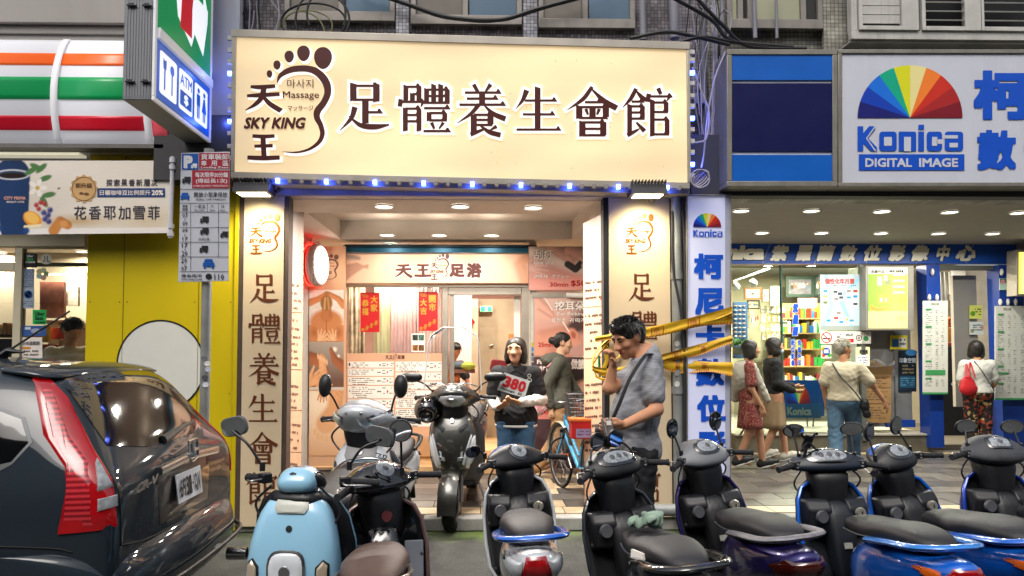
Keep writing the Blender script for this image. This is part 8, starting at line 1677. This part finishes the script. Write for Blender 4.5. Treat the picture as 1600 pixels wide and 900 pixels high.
for i in range(9):
    v = i/8; w_ = .25*(1-.15*v) if v < .8 else .25*.85*(1-((v-.8)/.2)**2*.55); zz = 1.10+.50*v
    rings.append([Vector((w_*math.sin(a), .50+.06*math.cos(a)-.10*v, zz)) for a in [rad(-70+140*j/12) for j in range(13)]])
g.add([p for r_ in rings for p in r_], [(i*13+j, i*13+j+1, (i+1)*13+j+1, (i+1)*13+j) for i in range(8) for j in range(12)], 0, True); ws = g.build('windshield', glassmat('clear_acrylic', (.97, .97, .97), .08), t4, sharp=180)
g = G(); e_ = [r_[0] for r_ in rings]+rings[-1][1:-1]+[r_[-1] for r_ in reversed(rings)]; g.tube(e_, .005, 6); g.build('windshield_edge', M('acrylic_edge', 'c8c8c4', .2, var=0), ws)
g = G(); g.tube(bez([(-.2, .5, 1.13), (-.1, .56, 1.16), (0, .57, 1.12), (.1, .56, 1.16), (.2, .5, 1.13)]), .007, 6); g.build('windshield_stay', chr_, ws)
h_ = thing('helmet', 'black open-face helmet hanging from the bar of the bronze scooter', 'helmet', P(668, 640, 6.6)); sdf_obj('shell', [('e', tuple(P(668, 640, 6.6)), (.12, .14, .12)), ('-e', tuple(P(664, 652, 6.45)), (.08, .1, .07))], .012, glossb, h_)
mauve = paint('mauve_brown', '5c4440', .4, .35)
t3 = sc_at('black and mauve-brown scooter seen from behind with a brown seat and chrome rail', 615, 3.75, 5, mauve, lean=-4, steer=38, inner=glossb, seat=M('seat_brown', '4f3c34', .5, var=.15, bump=.25, bs=220), railm=chr_, col=glossb, clocks='round', mir=None, seatz=.78, z=1.0, k=.94, glove=0, tail=None)
mirror(t3, 1, (.12, .28, 1.05), (.13, .2, 1.27), (.047, .047), blkp, -5, 2)
g = G(); [g.box((sx*.15, .265, .52), (.10, .012, .34), (rad(-16), 0, -sx*.2)) for sx in (-1, 1)]; g.build('shield_lining', M('lining_grey', '5a5f68', .5), t3, bev=.005)
g = G(); g.lathe([(0, .012), (.026, .012), (.03, 0)], (.03, .255, .83), (0, -1, .3), 20); g.build('badge', M('badge_dark_red', '4a1c20', .3), t3)
azb = paint('azure', '0f5cc0', .2, .25)
t5 = sc_at('blue and silver scooter seen from behind with a wide red tail lamp', 818, 4.5, 1, silv, k=.93, chunky=.92, lean=-3, steer=28, inner=blkp, rail='wing', railm=azb, topcol=azb, clocks='round', tail=None, mir=None, z=1.0)
bv5 = bvh_of([o for o in t5.children if o.name.startswith('rear_body')][0])
for nm_, po, mt, of in (('tail_light', [(-.045, .565), (-.07, .62), (-.045, .72), (.045, .72), (.07, .62), (.045, .565)], redl, .022), ('turn_signal', [(.075, .60), (.06, .70), (.12, .69), (.155, .655), (.12, .625)], lens, .016), ('turn_signal', [(-.075, .60), (-.06, .70), (-.12, .69), (-.155, .655), (-.12, .625)], lens, .016)):
    g = G(); decal(g, bv5, (0, -1.4, 0), (1, 0, 0), (0, 0, 1), (0, 1, 0), po, of); g.build(nm_, mt, t5)
mirror(t5, 1, (.2, .33, 1.02), (.31, .33, 1.15), (.014, .03), blkp, 0); mirror(t5, -1, (-.2, .30, 1.04), (-.27, .16, 1.09), (.045, .03), blkp, 40)
dkg = paint('dark_slate', '2c3238', .4, .3)
t6 = sc_at('black scooter with a glossy dash, seen from behind in front of the man in grey', 982, 4.05, 6, dkg, k=.93, lean=-5, steer=24, inner=blkp, rail='wing', railm=glossb, clocks='wide', tail=None, mir=((.02, .15), (.040, .044)), z=1.03, panel=M('panel_slate', '4a525a', .3, coat=1))
g = G(); g.box((-.155, -.46, .755), (.012, .10, .05), (0, .2, .3)); g.build('paper_tag', M('print_paper'), t6)
c6 = thing('green_cloth', 'crumpled pale green cloth on the floor of the black scooter', 'cloth', P(1010, 812, 3.5)); sdf_obj('fold', [('e', tuple(P(1003, 815, 3.55)), (.06, .04, .03)), ('e', tuple(P(1020, 812, 3.5)), (.05, .04, .035))], .007, M('cloth_green', '7f9484', .9), c6, fold=.012)
pur = paint('purple', '241c5c', .5, .3)
t7 = sc_at('purple scooter with grey handlebar cowl and scratched silver grab rail', 1122, 4.5, 4, pur, k=.93, chunky=1.12, cw=.92, lean=-6, steer=20, inner=blkp, rail='wing', railm=M('scratched_silver', '77757a', .5, m=.4, var=.3, vs=30), col=M('cowl_grey', '6d7074', .5, var=.1), clocks='oval', tail=None, mir=((.13, .20), (.036, .052)), z=1.02, panel=pur)
bv7 = bvh_of([o for o in t7.children if o.name.startswith('rear_body')][0]); g = G(); decal(g, bv7, (0, -1.4, 0), (1, 0, 0), (0, 0, 1), (0, 1, 0), [(-.10, .58), (-.13, .66), (-.09, .70), (.09, .70), (.13, .66), (.10, .58)], .016); g.build('tail_light', M('dark_amber_lens', '3a0e08', .1, coat=1), t7)
nvb = paint('night_blue', '0e3a64', .4, .3)
t8 = sc_at('dark scooter with sky blue tail and rail, phone holder and oval clocks', 1300, 4.3, 1, azb, k=.93, cw=1.12, chunky=.88, lean=-2, steer=-6, inner=M('inner_navy', '14181f', .5, bump=.1, bs=300), col=M('cowl_navy', '18202c', .45), rail='wing', railm=paint('sky_blue', '1c74c8', .1, .25), clocks='wide', topcol=None, mir=((.13, .20), (.055, .034)), phone=1, z=1.0)
t9 = sc_at('black scooter with blue edges and small clocks, second from the right edge', 1424, 4.45, 2, azb, k=.93, cw=.86, chunky=1.05, lean=-7, steer=22, inner=blkp, topcol=azb, clocks='oval', mir=((.08, .20), (.038, .05)), rail='wing', railm=azb, z=1.0)
t10 = sc_at('worn black scooter with wide grey cowl at the right edge', 1553, 4.5, -5, paint('cobalt', '1038a0', .3, .25), k=.94, steer=2, inner=blkp, col=M('cowl_worn', '3a3c41', .65, var=.4, bump=.3, bs=30), clocks='box', mir=((.1, .16), (.058, .036)), rail='bar', z=1.02, chunky=1.15)
# ---------------- the dark car ----------------
cp = M('paint_graphite', '1d262e', .7, coat=.75, var=.05, spec=.1); car = thing('parked_car', 'dark graphite estate car parked at the left, seen from its rear corner', 'car', (-3.9, 4.15, 0))
XR = -1.60; YC = 4.16
def wy(v): return YC+v
st_ = [(-6.2, .86, .95, 1.54, .60), (-4.6, .885, .96, 1.55, .66), (-3.2, .885, .98, 1.55, .665), (-2.6, .875, .99, 1.535, .65), (-2.2, .865, 1.0, 1.50, .625), (-2.03, .855, 1.0, 1.47, .60), (-1.96, .85, 1.0, 1.41, .60), (-1.86, .84, 1.0, 1.28, .63), (-1.76, .83, 1.0, 1.14, .68), (-1.69, .82, .96, 1.045, .71), (-1.655, .80, .90, .985, .72), (-1.64, .76, .86, .94, .70), (-1.635, .60, .80, .88, .5)]
g = G(); rings = []
for x, w_, zb_, zt_, wt in st_:
    lo = .32 if x < -1.66 else .32+(x+1.66)*2; h1 = []
    for yy, zz in ((.0, lo), (w_*.85, lo), (w_*.985, lo+.10), (w_, .62), (w_*.995, zb_*.86), (w_*.97, min(zb_, zt_-.03)), (w_*.97*.55+wt*.45, min(zb_, zt_-.03)*.5+zt_*.5), (wt, zt_-.045 if zt_ > zb_+.1 else zt_-.01), (wt*.82, zt_-.008), (wt*.4, zt_+.012), (0, zt_+.018)): h1.append((yy, zz))
    rings.append([Vector((x, YC+a, b)) for a, b in h1]+[Vector((x, YC-a, b)) for a, b in reversed(h1[1:-1])])
g.loft(rings); body = g.bw('body', cp, car, sub=2); cbv = bvh_of(body); TL = Vector((-3.9, 4.15, 0))
def cd_(name, org, U, V, D, poly, mt, off=.004, par=None, rings=6, sub=3):
    g = G(); decal(g, cbv, Vector(org)-TL, U, V, D, poly, off, rings, sub); return g.build(name, mt, par or car)
side = dict(org=(0, 1.0, 0), U=(1, 0, 0), V=(0, 0, 1), D=(0, 1, 0)); rear = dict(org=(0.5, 0, 0), U=(0, 1, 0), V=(0, 0, 1), D=(-1, 0, 0))
tint = M('tinted_glass', '050608', .05, coat=.25, var=0, spec=.6)
diag = dict(org=Vector((-1.2, YC-1.6, 0)), U=Vector((.62, .78, 0)).normalized(), V=(0, 0, 1), D=Vector((-.62, 1.0, 0)).normalized())
cd_('rear_window', poly=[(YC-.60, 1.135), (YC-.585, 1.25), (YC-.55, 1.44), (YC-.3, 1.465), (YC+.3, 1.465), (YC+.55, 1.44), (YC+.585, 1.25), (YC+.60, 1.135), (YC+.3, 1.09), (YC-.3, 1.09)], mt=tint, off=.006, **rear, sub=4)
cd_('side_window', poly=[(-2.10, 1.09), (-2.05, 1.17), (-2.11, 1.27), (-2.28, 1.33), (-3.2, 1.37), (-3.2, 1.02), (-2.4, 1.02)], mt=tint, off=.008, **side); sw = cd_('window_trim', poly=[(-2.092, 1.08), (-2.033, 1.17), (-2.098, 1.28), (-2.27, 1.345), (-3.2, 1.385), (-3.2, 1.005), (-2.4, 1.005), (-2.17, 1.032)], mt=M('trim_chrome', '5a5c5e', .45, m=.6), off=.004, **side)
lredx = M('lamp_red', '8c0810', .12, coat=.6, e=.06, ec='ff1018', var=.3, vs=9); clens = M('car_clear_lens', '8d9194', .15, var=.45, vs=26, coat=.6)
for sgn in (-1, 1):
    dg_ = dict(org=Vector((-1.2, YC+sgn*1.6, 0)), U=Vector((.78, -sgn*.62, 0)).normalized(), V=(0, 0, 1), D=Vector((-.62, -sgn*.78, 0)).normalized())
    f = lambda x, y: ((Vector((x, y, 0))-dg_['org']).dot(dg_['U']))
    A = f(-1.865, YC+sgn*.83); B = f(-1.635, YC+sgn*.74); T_ = f(-2.09, YC+sgn*.68)
    tl_ = cd_('tail_light', poly=[(A+.0, .78), (A+.03, .92), (A+.03, 1.06), (A-.04, 1.20), (T_+.02, 1.46), (T_+.07, 1.475), (T_+.15, 1.36), (B-.09, 1.13), (B-.035, 1.0), (B-.02, .795)], mt=lredx, off=.012, rings=7, **dg_)
    if sgn < 0:
        lv = M('lamp_louvre_red', '9c1018', .15, coat=.6, var=0); N = lv.node_tree.nodes; L_ = lv.node_tree.links; wv = N.new('ShaderNodeTexWave'); wv.bands_direction = 'Z'; wv.inputs['Scale'].default_value = 13; tc_ = N.new('ShaderNodeTexCoord'); rp = N.new('ShaderNodeValToRGB'); rp.color_ramp.elements[0].color = (.16, .004, .008, 1); rp.color_ramp.elements[1].color = (.52, .03, .04, 1); L_.new(tc_.outputs['Object'], wv.inputs['Vector']); L_.new(wv.outputs['Fac'], rp.inputs[0]); L_.new(rp.outputs[0], N['Principled BSDF'].inputs['Base Color'])
        cd_('lamp_louvre', poly=[(A+.02, .81), (A+.05, .92), (A+.05, 1.06), (A-.01, 1.20), (T_+.045, 1.43), (T_+.085, 1.43), (A+.055, 1.20), (A+.125, 1.07), (A+.125, .81)], mt=lv, off=.0145, par=tl_, **dg_)
        cd_('clear_lens', poly=[(A+.14, .955), (A+.14, 1.07), (B-.085, 1.09), (B-.035, .97)], mt=clens, off=.018, par=tl_, **dg_); cd_('reverse_lens', poly=[(A+.14, .87), (A+.14, .925), (B-.02, .935), (B-.02, .885)], mt=clens, off=.018, par=tl_, **dg_)
cd_('plate_recess', poly=[(YC-.36, .98), (YC-.33, .70), (YC+.33, .70), (YC+.36, .98)], mt=M('recess_grey', '2a2c30', .3, m=.5, coat=1), off=.003, **rear)
g = G(); g.loft([[Vector((-1.615+x_, YC+v*.40, 1.0+z_-abs(v)*.02)) for x_, z_ in superring(.022, .022, 3, 10)] for v in (-1, -.6, 0, .6, 1)]); g.bw('chrome_bar', chr_, car)
g = G(); [g.tube(q, .010, 8) for q in ([(-1.59, YC-.035, 1.075), (-1.585, YC-.028, 1.0)], [(-1.59, YC+.035, 1.075), (-1.585, YC+.028, 1.0)], [(-1.587, YC-.03, 1.038), (-1.587, YC+.03, 1.038)])]; g.tube(bez([(-1.6, YC-.06, 1.085), (-1.6, YC+.06, 1.085), (-1.595, YC+.045, .985), (-1.595, YC-.045, .985), (-1.6, YC-.06, 1.085)], 4), .006, 8); g.bw('emblem', chr_, car)
g = G(); g.box((-1.615, YC, .845), (.006, .34, .155), (0, -.12, 0)); npl = g.bw('number_plate', M('plate_lt'), car, bev=.002)
class_q = [Vector((-1.6085+z*-.12, y, .845+z)) for y, z in ((YC-.155, .06), (YC+.155, .06), (YC+.155, -.06), (YC-.155, -.06))]
class FP:
    n = Vector((1, 0, .12)).normalized()
    def __init__(s, q): s.q = q
    def __call__(s, px, py, off=0): u, v = px/100, py/100; A, B, C, D = s.q; return (A*(1-u)+B*u)*(1-v)+(D*(1-u)+C*u)*v+s.n*off
g = G(); fp = FP(class_q); [txt(g, ch, fp, (2+i*13.5, 8, 13+i*13.5, 92), .02, off=.003) for i, ch in enumerate('6951')]; rectp(g, fp, 57, 44, 64, 52, .003); [txt(g, ch, fp, (67+i*15.5, 8, 80+i*15.5, 92), .02, off=.003) for i, ch in enumerate('QV')]; g.bw('plate_lettering', M('plate_ink', '14161c', .5), npl)
g = G(); fp = FP([Vector((-1.625, YC+a, .93+b)) for a, b in ((-.66, .03), (-.42, .045), (-.42, -.0), (-.66, -.015))]); txt(g, 'CR-V', fp, (0, 0, 100, 100), .05, .2, .02); g.bw('model_badge', chr_, car)
g = G(); g.loft([[Vector((XR-.02+bx*(1 if abs(v) < 1 else .3)-q, YC+v*.90, bz)) for bx, bz in ((-.25, .30), (.0, .30), (.075, .38), (.085, .50), (.06, .60), (.0, .665), (-.12, .70), (-.28, .70))] for v, q in ((-.985, .85), (-1.01, .45), (-.99, .22), (-.9, .09), (-.7, .02), (0, 0), (.7, .02), (.9, .09), (.99, .22), (1.01, .45), (.985, .85))]); g.bw('bumper', cp, car, sub=2)
g = G(); g.tube(bez([(-1.66, YC-.82, .47), (-1.525, YC-.6, .46), (-1.505, YC, .45), (-1.525, YC+.6, .46), (-1.66, YC+.82, .47)], 8), .012, 8); g.bw('bumper_trim', blkp, car)
seam = M('seam_black', '050506', .8)
def sline(pts, nm_='panel_gap', dd=side):
    g = G(); out = []
    for a, b in [(v.x, v.y) for v in bez([Vector((a, b, 0)) for a, b in pts], 8)]:
        h = cbv.ray_cast(Vector(dd['org'])-TL+Vector(dd['U'])*a+Vector(dd['V'])*b, Vector(dd['D']))[0]
        if h: out.append(h-Vector(dd['D'])*.0005)
    if len(out) > 2: g.tube(out, .0045, 5); g.build(nm_, seam, car)
sline([(-2.95, 1.0), (-2.9, .8), (-2.75, .6), (-2.5, .5)]); sline([(YC-.72, 1.12), (YC-.73, .9), (YC-.72, .70)], dd=rear); sline([(YC-.72, .70), (YC-.4, .66), (YC+.4, .66), (YC+.72, .70)], dd=rear); sline([(-2.25, .74), (-1.9, .72), (-1.8, .70)])
g = G(); g.tube([(-1.72, YC-.12, 1.10), (-1.72, YC-.02, 1.115), (-1.74, YC+.20, 1.14), (-1.76, YC+.42, 1.15)], [.028, .024, .014, .008], 8); g.bw('rear_wiper', blkp, car)
g = G(); g.loft([[Vector((-2.34+x_, YC+v*.60, 1.515-.03*abs(v)**2+z_)) for x_, z_ in ((0, .0), (0, .022), (.2, .012), (.33, -.035), (.3, -.05), (.1, -.02))] for v in (-1, -.8, 0, .8, 1)]); g.bw('roof_spoiler', cp, car, sub=1)
g = G(); g.tube([(-2.6, YC-.1, 1.55), (-2.56, YC-.1, 1.585), (-2.48, YC-.1, 1.575)], [.04, .03, .008], 8, flat=.6); g.tube([(-2.57, YC-.1, 1.58), (-2.24, YC-.1, 1.80)], [.006, .005], 6); g.bw('antenna', blkp, car)
for x_ in (-2.75, -5.4):
    for s_ in (-1, 1):
        g = G(); g.lathe([(.20, -.1), (.31, -.1), (.33, -.06), (.335, 0), (.33, .06), (.31, .1), (.20, .1)], (x_, YC+s_*.80, .335), (0, 1, 0), 36); ty = g.bw('tyre', rub, car); g = G(); g.lathe([(0, .085), (.06, .08), (.21, .05), (.215, .09)], (x_, YC+s_*.80, .335), (0, s_, 0), 30); g.bw('rim', steel, ty)
g = G(); g.lathe([(.035, 0), (.04, .0), (.04, .12), (.035, .12)], (-1.60, YC+.60, .30), (1, 0, 0), 20); g.bw('exhaust', chr_, car)
# ---------------- bicycle ----------------
bk_ = thing('bicycle', 'light blue city bicycle with cream mudguards, front basket and red box', 'bicycle', P(903, 765, 7.6))
cy = paint('bike_blue', '3a8cb4', .1, .3); crm = M('mudguard_cream', 'b8b09c', .35)
fw = np.array(P(876, 710, 7.9)); fw[2] = .12+.335; rw = np.array(P(926, 0, 7.0)); rw[2] = .455; ax_ = Vector(rw-fw).normalized(); nrm = Vector((ax_.y, -ax_.x, 0)).normalized()
def bw(c, nm_):
    c = Vector(c); g = G(); g.tube([c+(ax_*math.cos(a)+Vector((0, 0, 1))*math.sin(a))*.325 for a in [2*PI*i/40 for i in range(40)]], .017, 8, closed=True); w_ = g.bw(nm_, rub, bk_)
    g = G(); g.tube([c+(ax_*math.cos(a)+Vector((0, 0, 1))*math.sin(a))*.303 for a in [2*PI*i/40 for i in range(40)]], .008, 6, closed=True)
    for i in range(28): a = 2*PI*i/28; g.cyl(c+nrm*.03*(-1)**i, c+(ax_*math.cos(a)+Vector((0, 0, 1))*math.sin(a))*.303, .0022, 4)
    g.cyl(c-nrm*.05, c+nrm*.05, .018); g.bw('spokes', steel, w_)
bw(fw, 'wheel'); bw(rw, 'wheel'); F_, R_, Zu = Vector(fw), Vector(rw), Vector((0, 0, 1)); md = F_.lerp(R_, .56); bb_ = Vector((md.x, md.y, .40)); seatp = F_.lerp(R_, .74); seatp.z = .85; hd = F_.lerp(R_, .17); hd.z = .90; hd2 = F_.lerp(R_, .13); hd2.z = .72
g = G(); [g.cyl(a, b, r_, 12) for a, b, r_ in ((hd, hd2, .02), (hd2, bb_, .022), (hd.lerp(hd2, .3), bb_+Vector((0, 0, .12)), .016), (bb_, seatp, .017), (bb_, R_+nrm*.04, .01), (bb_, R_-nrm*.04, .01), (seatp.lerp(bb_, .25), R_+nrm*.04, .009), (seatp.lerp(bb_, .25), R_-nrm*.04, .009), (hd2, F_+nrm*.045, .012), (hd2, F_-nrm*.045, .012))]; g.bw('frame', cy, bk_)
for c, a0, a1 in ((F_, 60, 200), (R_, -10, 150)):
    g = G(); g.loft([[c+(ax_*math.cos(a)+Zu*math.sin(a))*.365+nrm*q*.03-(ax_*math.cos(a)+Zu*math.sin(a))*abs(q)*.012 for q in (-1, -.4, .4, 1)] for a in [rad(a0+(a1-a0)*i/16) for i in range(17)]], cap=False); g.bw('mudguard', crm, bk_, thick=.003)
hb_ = hd+Zu*.13; g = G(); g.cyl(hd, hb_, .014); g.tube(bez([hb_-nrm*.28+ax_*.16, hb_-nrm*.22+ax_*.02+Zu*.03, hb_-nrm*.1-ax_*.03, hb_, hb_+nrm*.1-ax_*.03, hb_+nrm*.22+ax_*.02+Zu*.03, hb_+nrm*.28+ax_*.16], 6), .011, 8); g.bw('handlebar', steel, bk_)
for s_ in (-1, 1): g = G(); g.cyl(hb_+nrm*s_*.245+ax_*.08+Zu*.015, hb_+nrm*s_*.29+ax_*.2-Zu*.01, .017); g.bw('grip', M('grip_brown', '5a2c1c', .5), bk_)
g = G(); sp_ = seatp+Zu*.08; g.ell(sp_, (.09, .11, .035)); g.cyl(seatp, sp_, .012); g.bw('saddle', M('saddle_black', '18181a', .5), bk_)
g = G(); g.lathe([(0, 0), (.08, 0), (.085, .008), (0, .008)], bb_-nrm*.05, tuple(nrm), 24); g.cyl(bb_-nrm*.08, bb_-nrm*.08+Vector((ax_.x*.12, ax_.y*.12, -.12)), .01); g.cyl(bb_+nrm*.08, bb_+nrm*.08-Vector((ax_.x*.12, ax_.y*.12, -.12)), .01); g.bw('crank', steel, bk_)
g = G(); g.box(bb_-nrm*.12+Vector((ax_.x*.12, ax_.y*.12, -.12)), (.09, .05, .02)); g.box(bb_+nrm*.12-Vector((ax_.x*.12, ax_.y*.12, -.12)), (.09, .05, .02)); g.bw('pedal', orl, bk_)
bc_ = P(912, 632, 7.35); g = G()
for z_ in range(6): q = 1-.04*(5-z_); h_2 = -.11+z_*.044; g.tube([bc_+Vector((x*.17*q, y*.12*q, h_2)) for x, y in ((-1, -1), (1, -1), (1, 1), (-1, 1))], .004 if z_ < 5 else .007, 5, closed=True)
for i in range(40):
    a = i/40*4; s_ = int(a); f_ = a-s_; x, y = [(-1+2*f_, -1), (1, -1+2*f_), (1-2*f_, 1), (-1, 1-2*f_)][s_]; g.cyl(bc_+Vector((x*.17, y*.12, .11)), bc_+Vector((x*.136, y*.096, -.11)), .003, 4)
for i in range(6): g.cyl(bc_+Vector((-.136+.054*i, -.096, -.11)), bc_+Vector((-.136+.054*i, .096, -.11)), .003, 4)
g.bw('wire_basket', steel, bk_)
rx = thing('red_box', 'red box with a pale violet label strapped behind the bicycle saddle', 'box', P(912, 685, 6.95)); pl = PY(6.85); g = G(); slab(g, pl, (893, 658, 932, 686), .2); g.bw('box_body', M('box_red', 'b01c1c', .5), rx, bev=.006); g = G(); rectp(g, pl, 900, 670, 931, 684, .003); g.bw('box_label', M('label_violet', '8c7ca0', .5), rx); g = G(); slab(g, pl, (891, 655, 934, 658.5), .22, .006); g.bw('box_lid', M('box_orange'), rx); g = G(); greek(g, pl, 903, 673, 929, 675, .005, seed=2); greek(g, pl, 903, 678, 925, 680, .005, seed=3); g.bw('small_print', M('print_dark'), rx)
# ---------------- caution tape ----------------
tp = M('tape_yellow', 'd0a41c', .55, var=.12, vs=9); tpr = M('tape_red', '9c3410', .5)
def tape(tp_t, A, B, sag, h0, h1, fold, marks='', nseg=26, seed=0):
    """A, B: (px, py, Y) of the upper edge; h in metres"""
    a, b = P(*A), P(*B); g = G(); gr = G(); r_ = random.Random(seed); up = lambda t_: h0+(h1-h0)*t_
    def pt(t_, v, o=0): w_ = .012*math.sin(v*9+seed+t_*5)*fold; return a.lerp(b, t_)+Vector((0, -o+w_+.012*math.sin(t_*7+seed), -v*up(t_)*(1-.4*math.sin(t_*5+seed)**2*fold)-sag*4*t_*(1-t_)))
    vs = [pt(i/nseg, j/5) for i in range(nseg+1) for j in range(6)]; g.add(vs, [(i*6+j, (i+1)*6+j, (i+1)*6+j+1, i*6+j+1) for i in range(nseg) for j in range(5)], 0, True)
    n = 44
    for i in range(n): t_ = (i+.2)/n; d = .45/n; gr.add([pt(t_, .99, .004), pt(t_+d, .99, .004), pt(t_+d+.006, .86, .004), pt(t_+.006, .86, .004)], [(0, 1, 2, 3)])
    for k, ch in enumerate(marks):
        t0 = .14+k*.8/len(marks); dt = .09; v, f, w_ = glyphs(ch); gr.add([pt(t0+.02+x*(dt-.04), .74-y*.5, .005) for x, y, _ in v], f)
        for (u0, u1, v0, v1) in ((0, dt, .14, .17), (0, dt, .80, .83), (0, .006, .14, .83), (dt-.006, dt, .14, .83)): gr.add([pt(t0+u0, v0, .005), pt(t0+u1, v0, .005), pt(t0+u1, v1, .005), pt(t0+u0, v1, .005)], [(0, 1, 2, 3)])
    g.bw('tape_band', tp, tp_t, sharp=180); gr.bw('printed_marks', tpr, tp_t)
T_ = thing('caution_tape', 'yellow warning tape with red characters stretched from the right column across the vertical sign', 'tape', P(1060, 560, 6.2))
tape(T_, (930, 526, 6.38), (1144, 479, 6.29), .02, .05, .15, .6, '止危險', seed=1); tape(T_, (985, 522, 6.4), (1144, 486, 6.28), .03, .03, .05, 1.2, '', seed=2)
tape(T_, (985, 567, 6.4), (1144, 524, 6.29), .0, .09, .10, .8, '警封黃', seed=3); tape(T_, (990, 546, 6.42), (1144, 566, 6.30), .03, .12, .13, .8, '勿厭電', seed=4); tape(T_, (925, 571, 6.42), (990, 566, 6.4), .04, .06, .1, .8, '', 12, 5)
g = G(); [g.add([P(1144, y_, 6.30), P(1144, y_, 6.30)+Vector((.012, .3, .02)), P(1144, y_, 6.30)+Vector((.012, .3, .02-h_)), P(1144, y_, 6.30)-Vector((0, 0, h_))], [(0, 1, 2, 3)]) for y_, h_ in ((479, .15), (524, .1), (566, .13))]; g.bw('tape_return', tp, T_); g = G(); [g.tube(bez([P(a, b, 6.42) for a, b in q], 8), .018, 6, flat=.35) for q in (((952, 528), (935, 545), (926, 566), (935, 590), (960, 590)), ((925, 572), (940, 548), (955, 532), (975, 540)), ((948, 540), (962, 560), (975, 548)), ((930, 588), (950, 596), (975, 590)), ((942, 535), (948, 560), (944, 575)))]; g.bw('tape_loop', tp, T_)
g = G(); g.cyl(P(936, 556, 6.5), P(937, 590, 6.5), .012); g.bw('green_tie', M('mk_g'), T_)
# ---------------- cables, pipes on the facade ----------------
ck = M('cable_black', '111215', .5); cw_ = M('cable_white', '9c98a8', .5)
def cable(label, pts, r=.011, mt=ck, Y=6.7, n=10):
    g = G(); g.tube(bez([P(a, b, (c[0] if c else Y)) for a, b, *c in pts], n), r, 6); return props(g.build('cable', mt), label, 'cable', 'cables hanging on the old facade')
cable('thick black cable sagging across the windows above the cream sign', [(560, -20), (640, 8), (700, 27), (780, 31), (840, 14), (930, -10)], .02); cable('second black cable looping under the thick one', [(590, -15), (660, 14), (740, 33), (800, 28), (880, 3), (960, -20)], .012)
for k, (cx, cy, rx_, ry_) in enumerate(((490, 38, 50, 33), (478, 42, 38, 26), (500, 30, 42, 42), (470, 48, 36, 30), (512, 20, 30, 40))):
    cable('loop of %s cable coiled over the left end of the cream sign, %s' % (('dark', 'pale', 'dark', 'pale', 'dark')[k], ('widest', 'flattest', 'tallest', 'lowest', 'narrow')[k]), [(cx+rx_*math.cos(a)*(1+.1*math.sin(k+a)), cy-ry_*math.sin(a)) for a in [rad(-30+24*i) for i in range(11)]], .007 if k % 2 else .010, ck if k % 2 == 0 else M('cable_olive', '6c6a48', .5), 6.55)
for side_, lab in ((0, 'tangle of thin hanging wires in the dark gap left of the upper windows'), (1, 'tangle of thin lilac, grey and black wires between the two big signs')):
    g = G()
    for k in range(8 if side_ == 0 else 20):
        r_ = random.Random(k+90+side_*40); x = r_.uniform(372, 440) if side_ == 0 else r_.uniform(1082, 1138); y0 = r_.uniform(-20, 20); n0 = len(g.f)
        g.tube(bez([P(x, y0, 6.6), P(x+r_.uniform(-14, 14), y0+25, 6.6), P(x+r_.uniform(-16, 16), 55 if side_ == 0 else 130, 6.6), P(x+r_.uniform(-16, 16), 62 if side_ == 0 else 270, 6.6)], 8), .006, 5, k % 3)
    props(g.build('wire_tangle', (cw_, ck, M('cable_grey'))), lab, 'wires', None, 'stuff')
for k, q in enumerate((((1040, -10), (1110, 30), (1140, 62), (1200, 74)), ((1082, -10), (1130, 40), (1170, 72), (1260, 76)), ((1060, 66), (1100, 58), (1150, 66), (1240, 74)), ((985, 60), (1040, 50), (1090, 58), (1140, 70)))): cable('black cable bundle running to the top of the blue sign, strand %s' % ('falling from the left', 'steepest', 'flattest', 'at the sign corner')[k], q, .017, ck, 6.5)
cable('lilac cable bowing out beside the cream sign edge', [(1082, 105), (1095, 140), (1108, 175), (1104, 215), (1092, 222), (1080, 222)], .008, cw_, 6.25); cable('white cable dropping from the sign corner to the coil', [(1134, 80), (1118, 120), (1106, 180), (1100, 240), (1096, 262)], .008, cw_, 6.3)
for k in range(6): cable('turn of the white cable coil at the corner of the cream sign, %s' % ('outermost', 'second', 'tilted', 'upper', 'lower', 'innermost')[k], [(1094+(15-k*1.2)*math.cos(a+k), 279+(14-k)*math.sin(a+k*.6)) for a in [rad(36*i) for i in range(11)]], .006, cw_, 6.2+.012*k)
t = thing('conduit_pipe', 'grey conduit pipes and small meter box in the dark gap between the signs', 'pipe', P(1110, 200, 6.7)); g = G(); [g.cyl(P(x, -20, 6.72), P(x+2, y, 6.72), r_) for x, y, r_ in ((1003, 62, .03), (1052, 60, .045), (1098, 250, .025), (1128, 270, .02), (1178, 60, .02), (1212, 60, .014))]; g.bw('conduit', M('pvc_grey', '7c7c84', .5), t); g = G(); slab(g, PY(6.62), (1086, 145, 1104, 162), .1); g.bw('meter_box', M('pvc_grey'), t, bev=.01)
# ---------------- the other side of the street, behind the camera (seen in paint, glass and mirrors) ----------------
ob_ = thing('opposite_building', 'grey tiled apartment block across the street, seen only in reflections', 'building', (0, -10, 0))
g = G(); g.bb(-30, 30, -14, -10, 0, 13); g.bw('wall', M('opposite_wall', '6d6a66', .8, var=.3, vs=.6), ob_)
g = G(); [g.bb(-29+i*4, -26.6+i*4, -10.02, -10.005, 4+j*3, 5.6+j*3) for i in range(15) for j in range(3)]; g.bw('window_panes', M('opposite_pane', '2a3238', .2, var=.5, vs=.5), ob_, kind='stuff')
g = G(); g.bb(-30, 30, -10, -9.2, 3.0, 3.6); g.bw('awning', M('opposite_awning', '4c5a60', .6, var=.6, vs=.3), ob_)
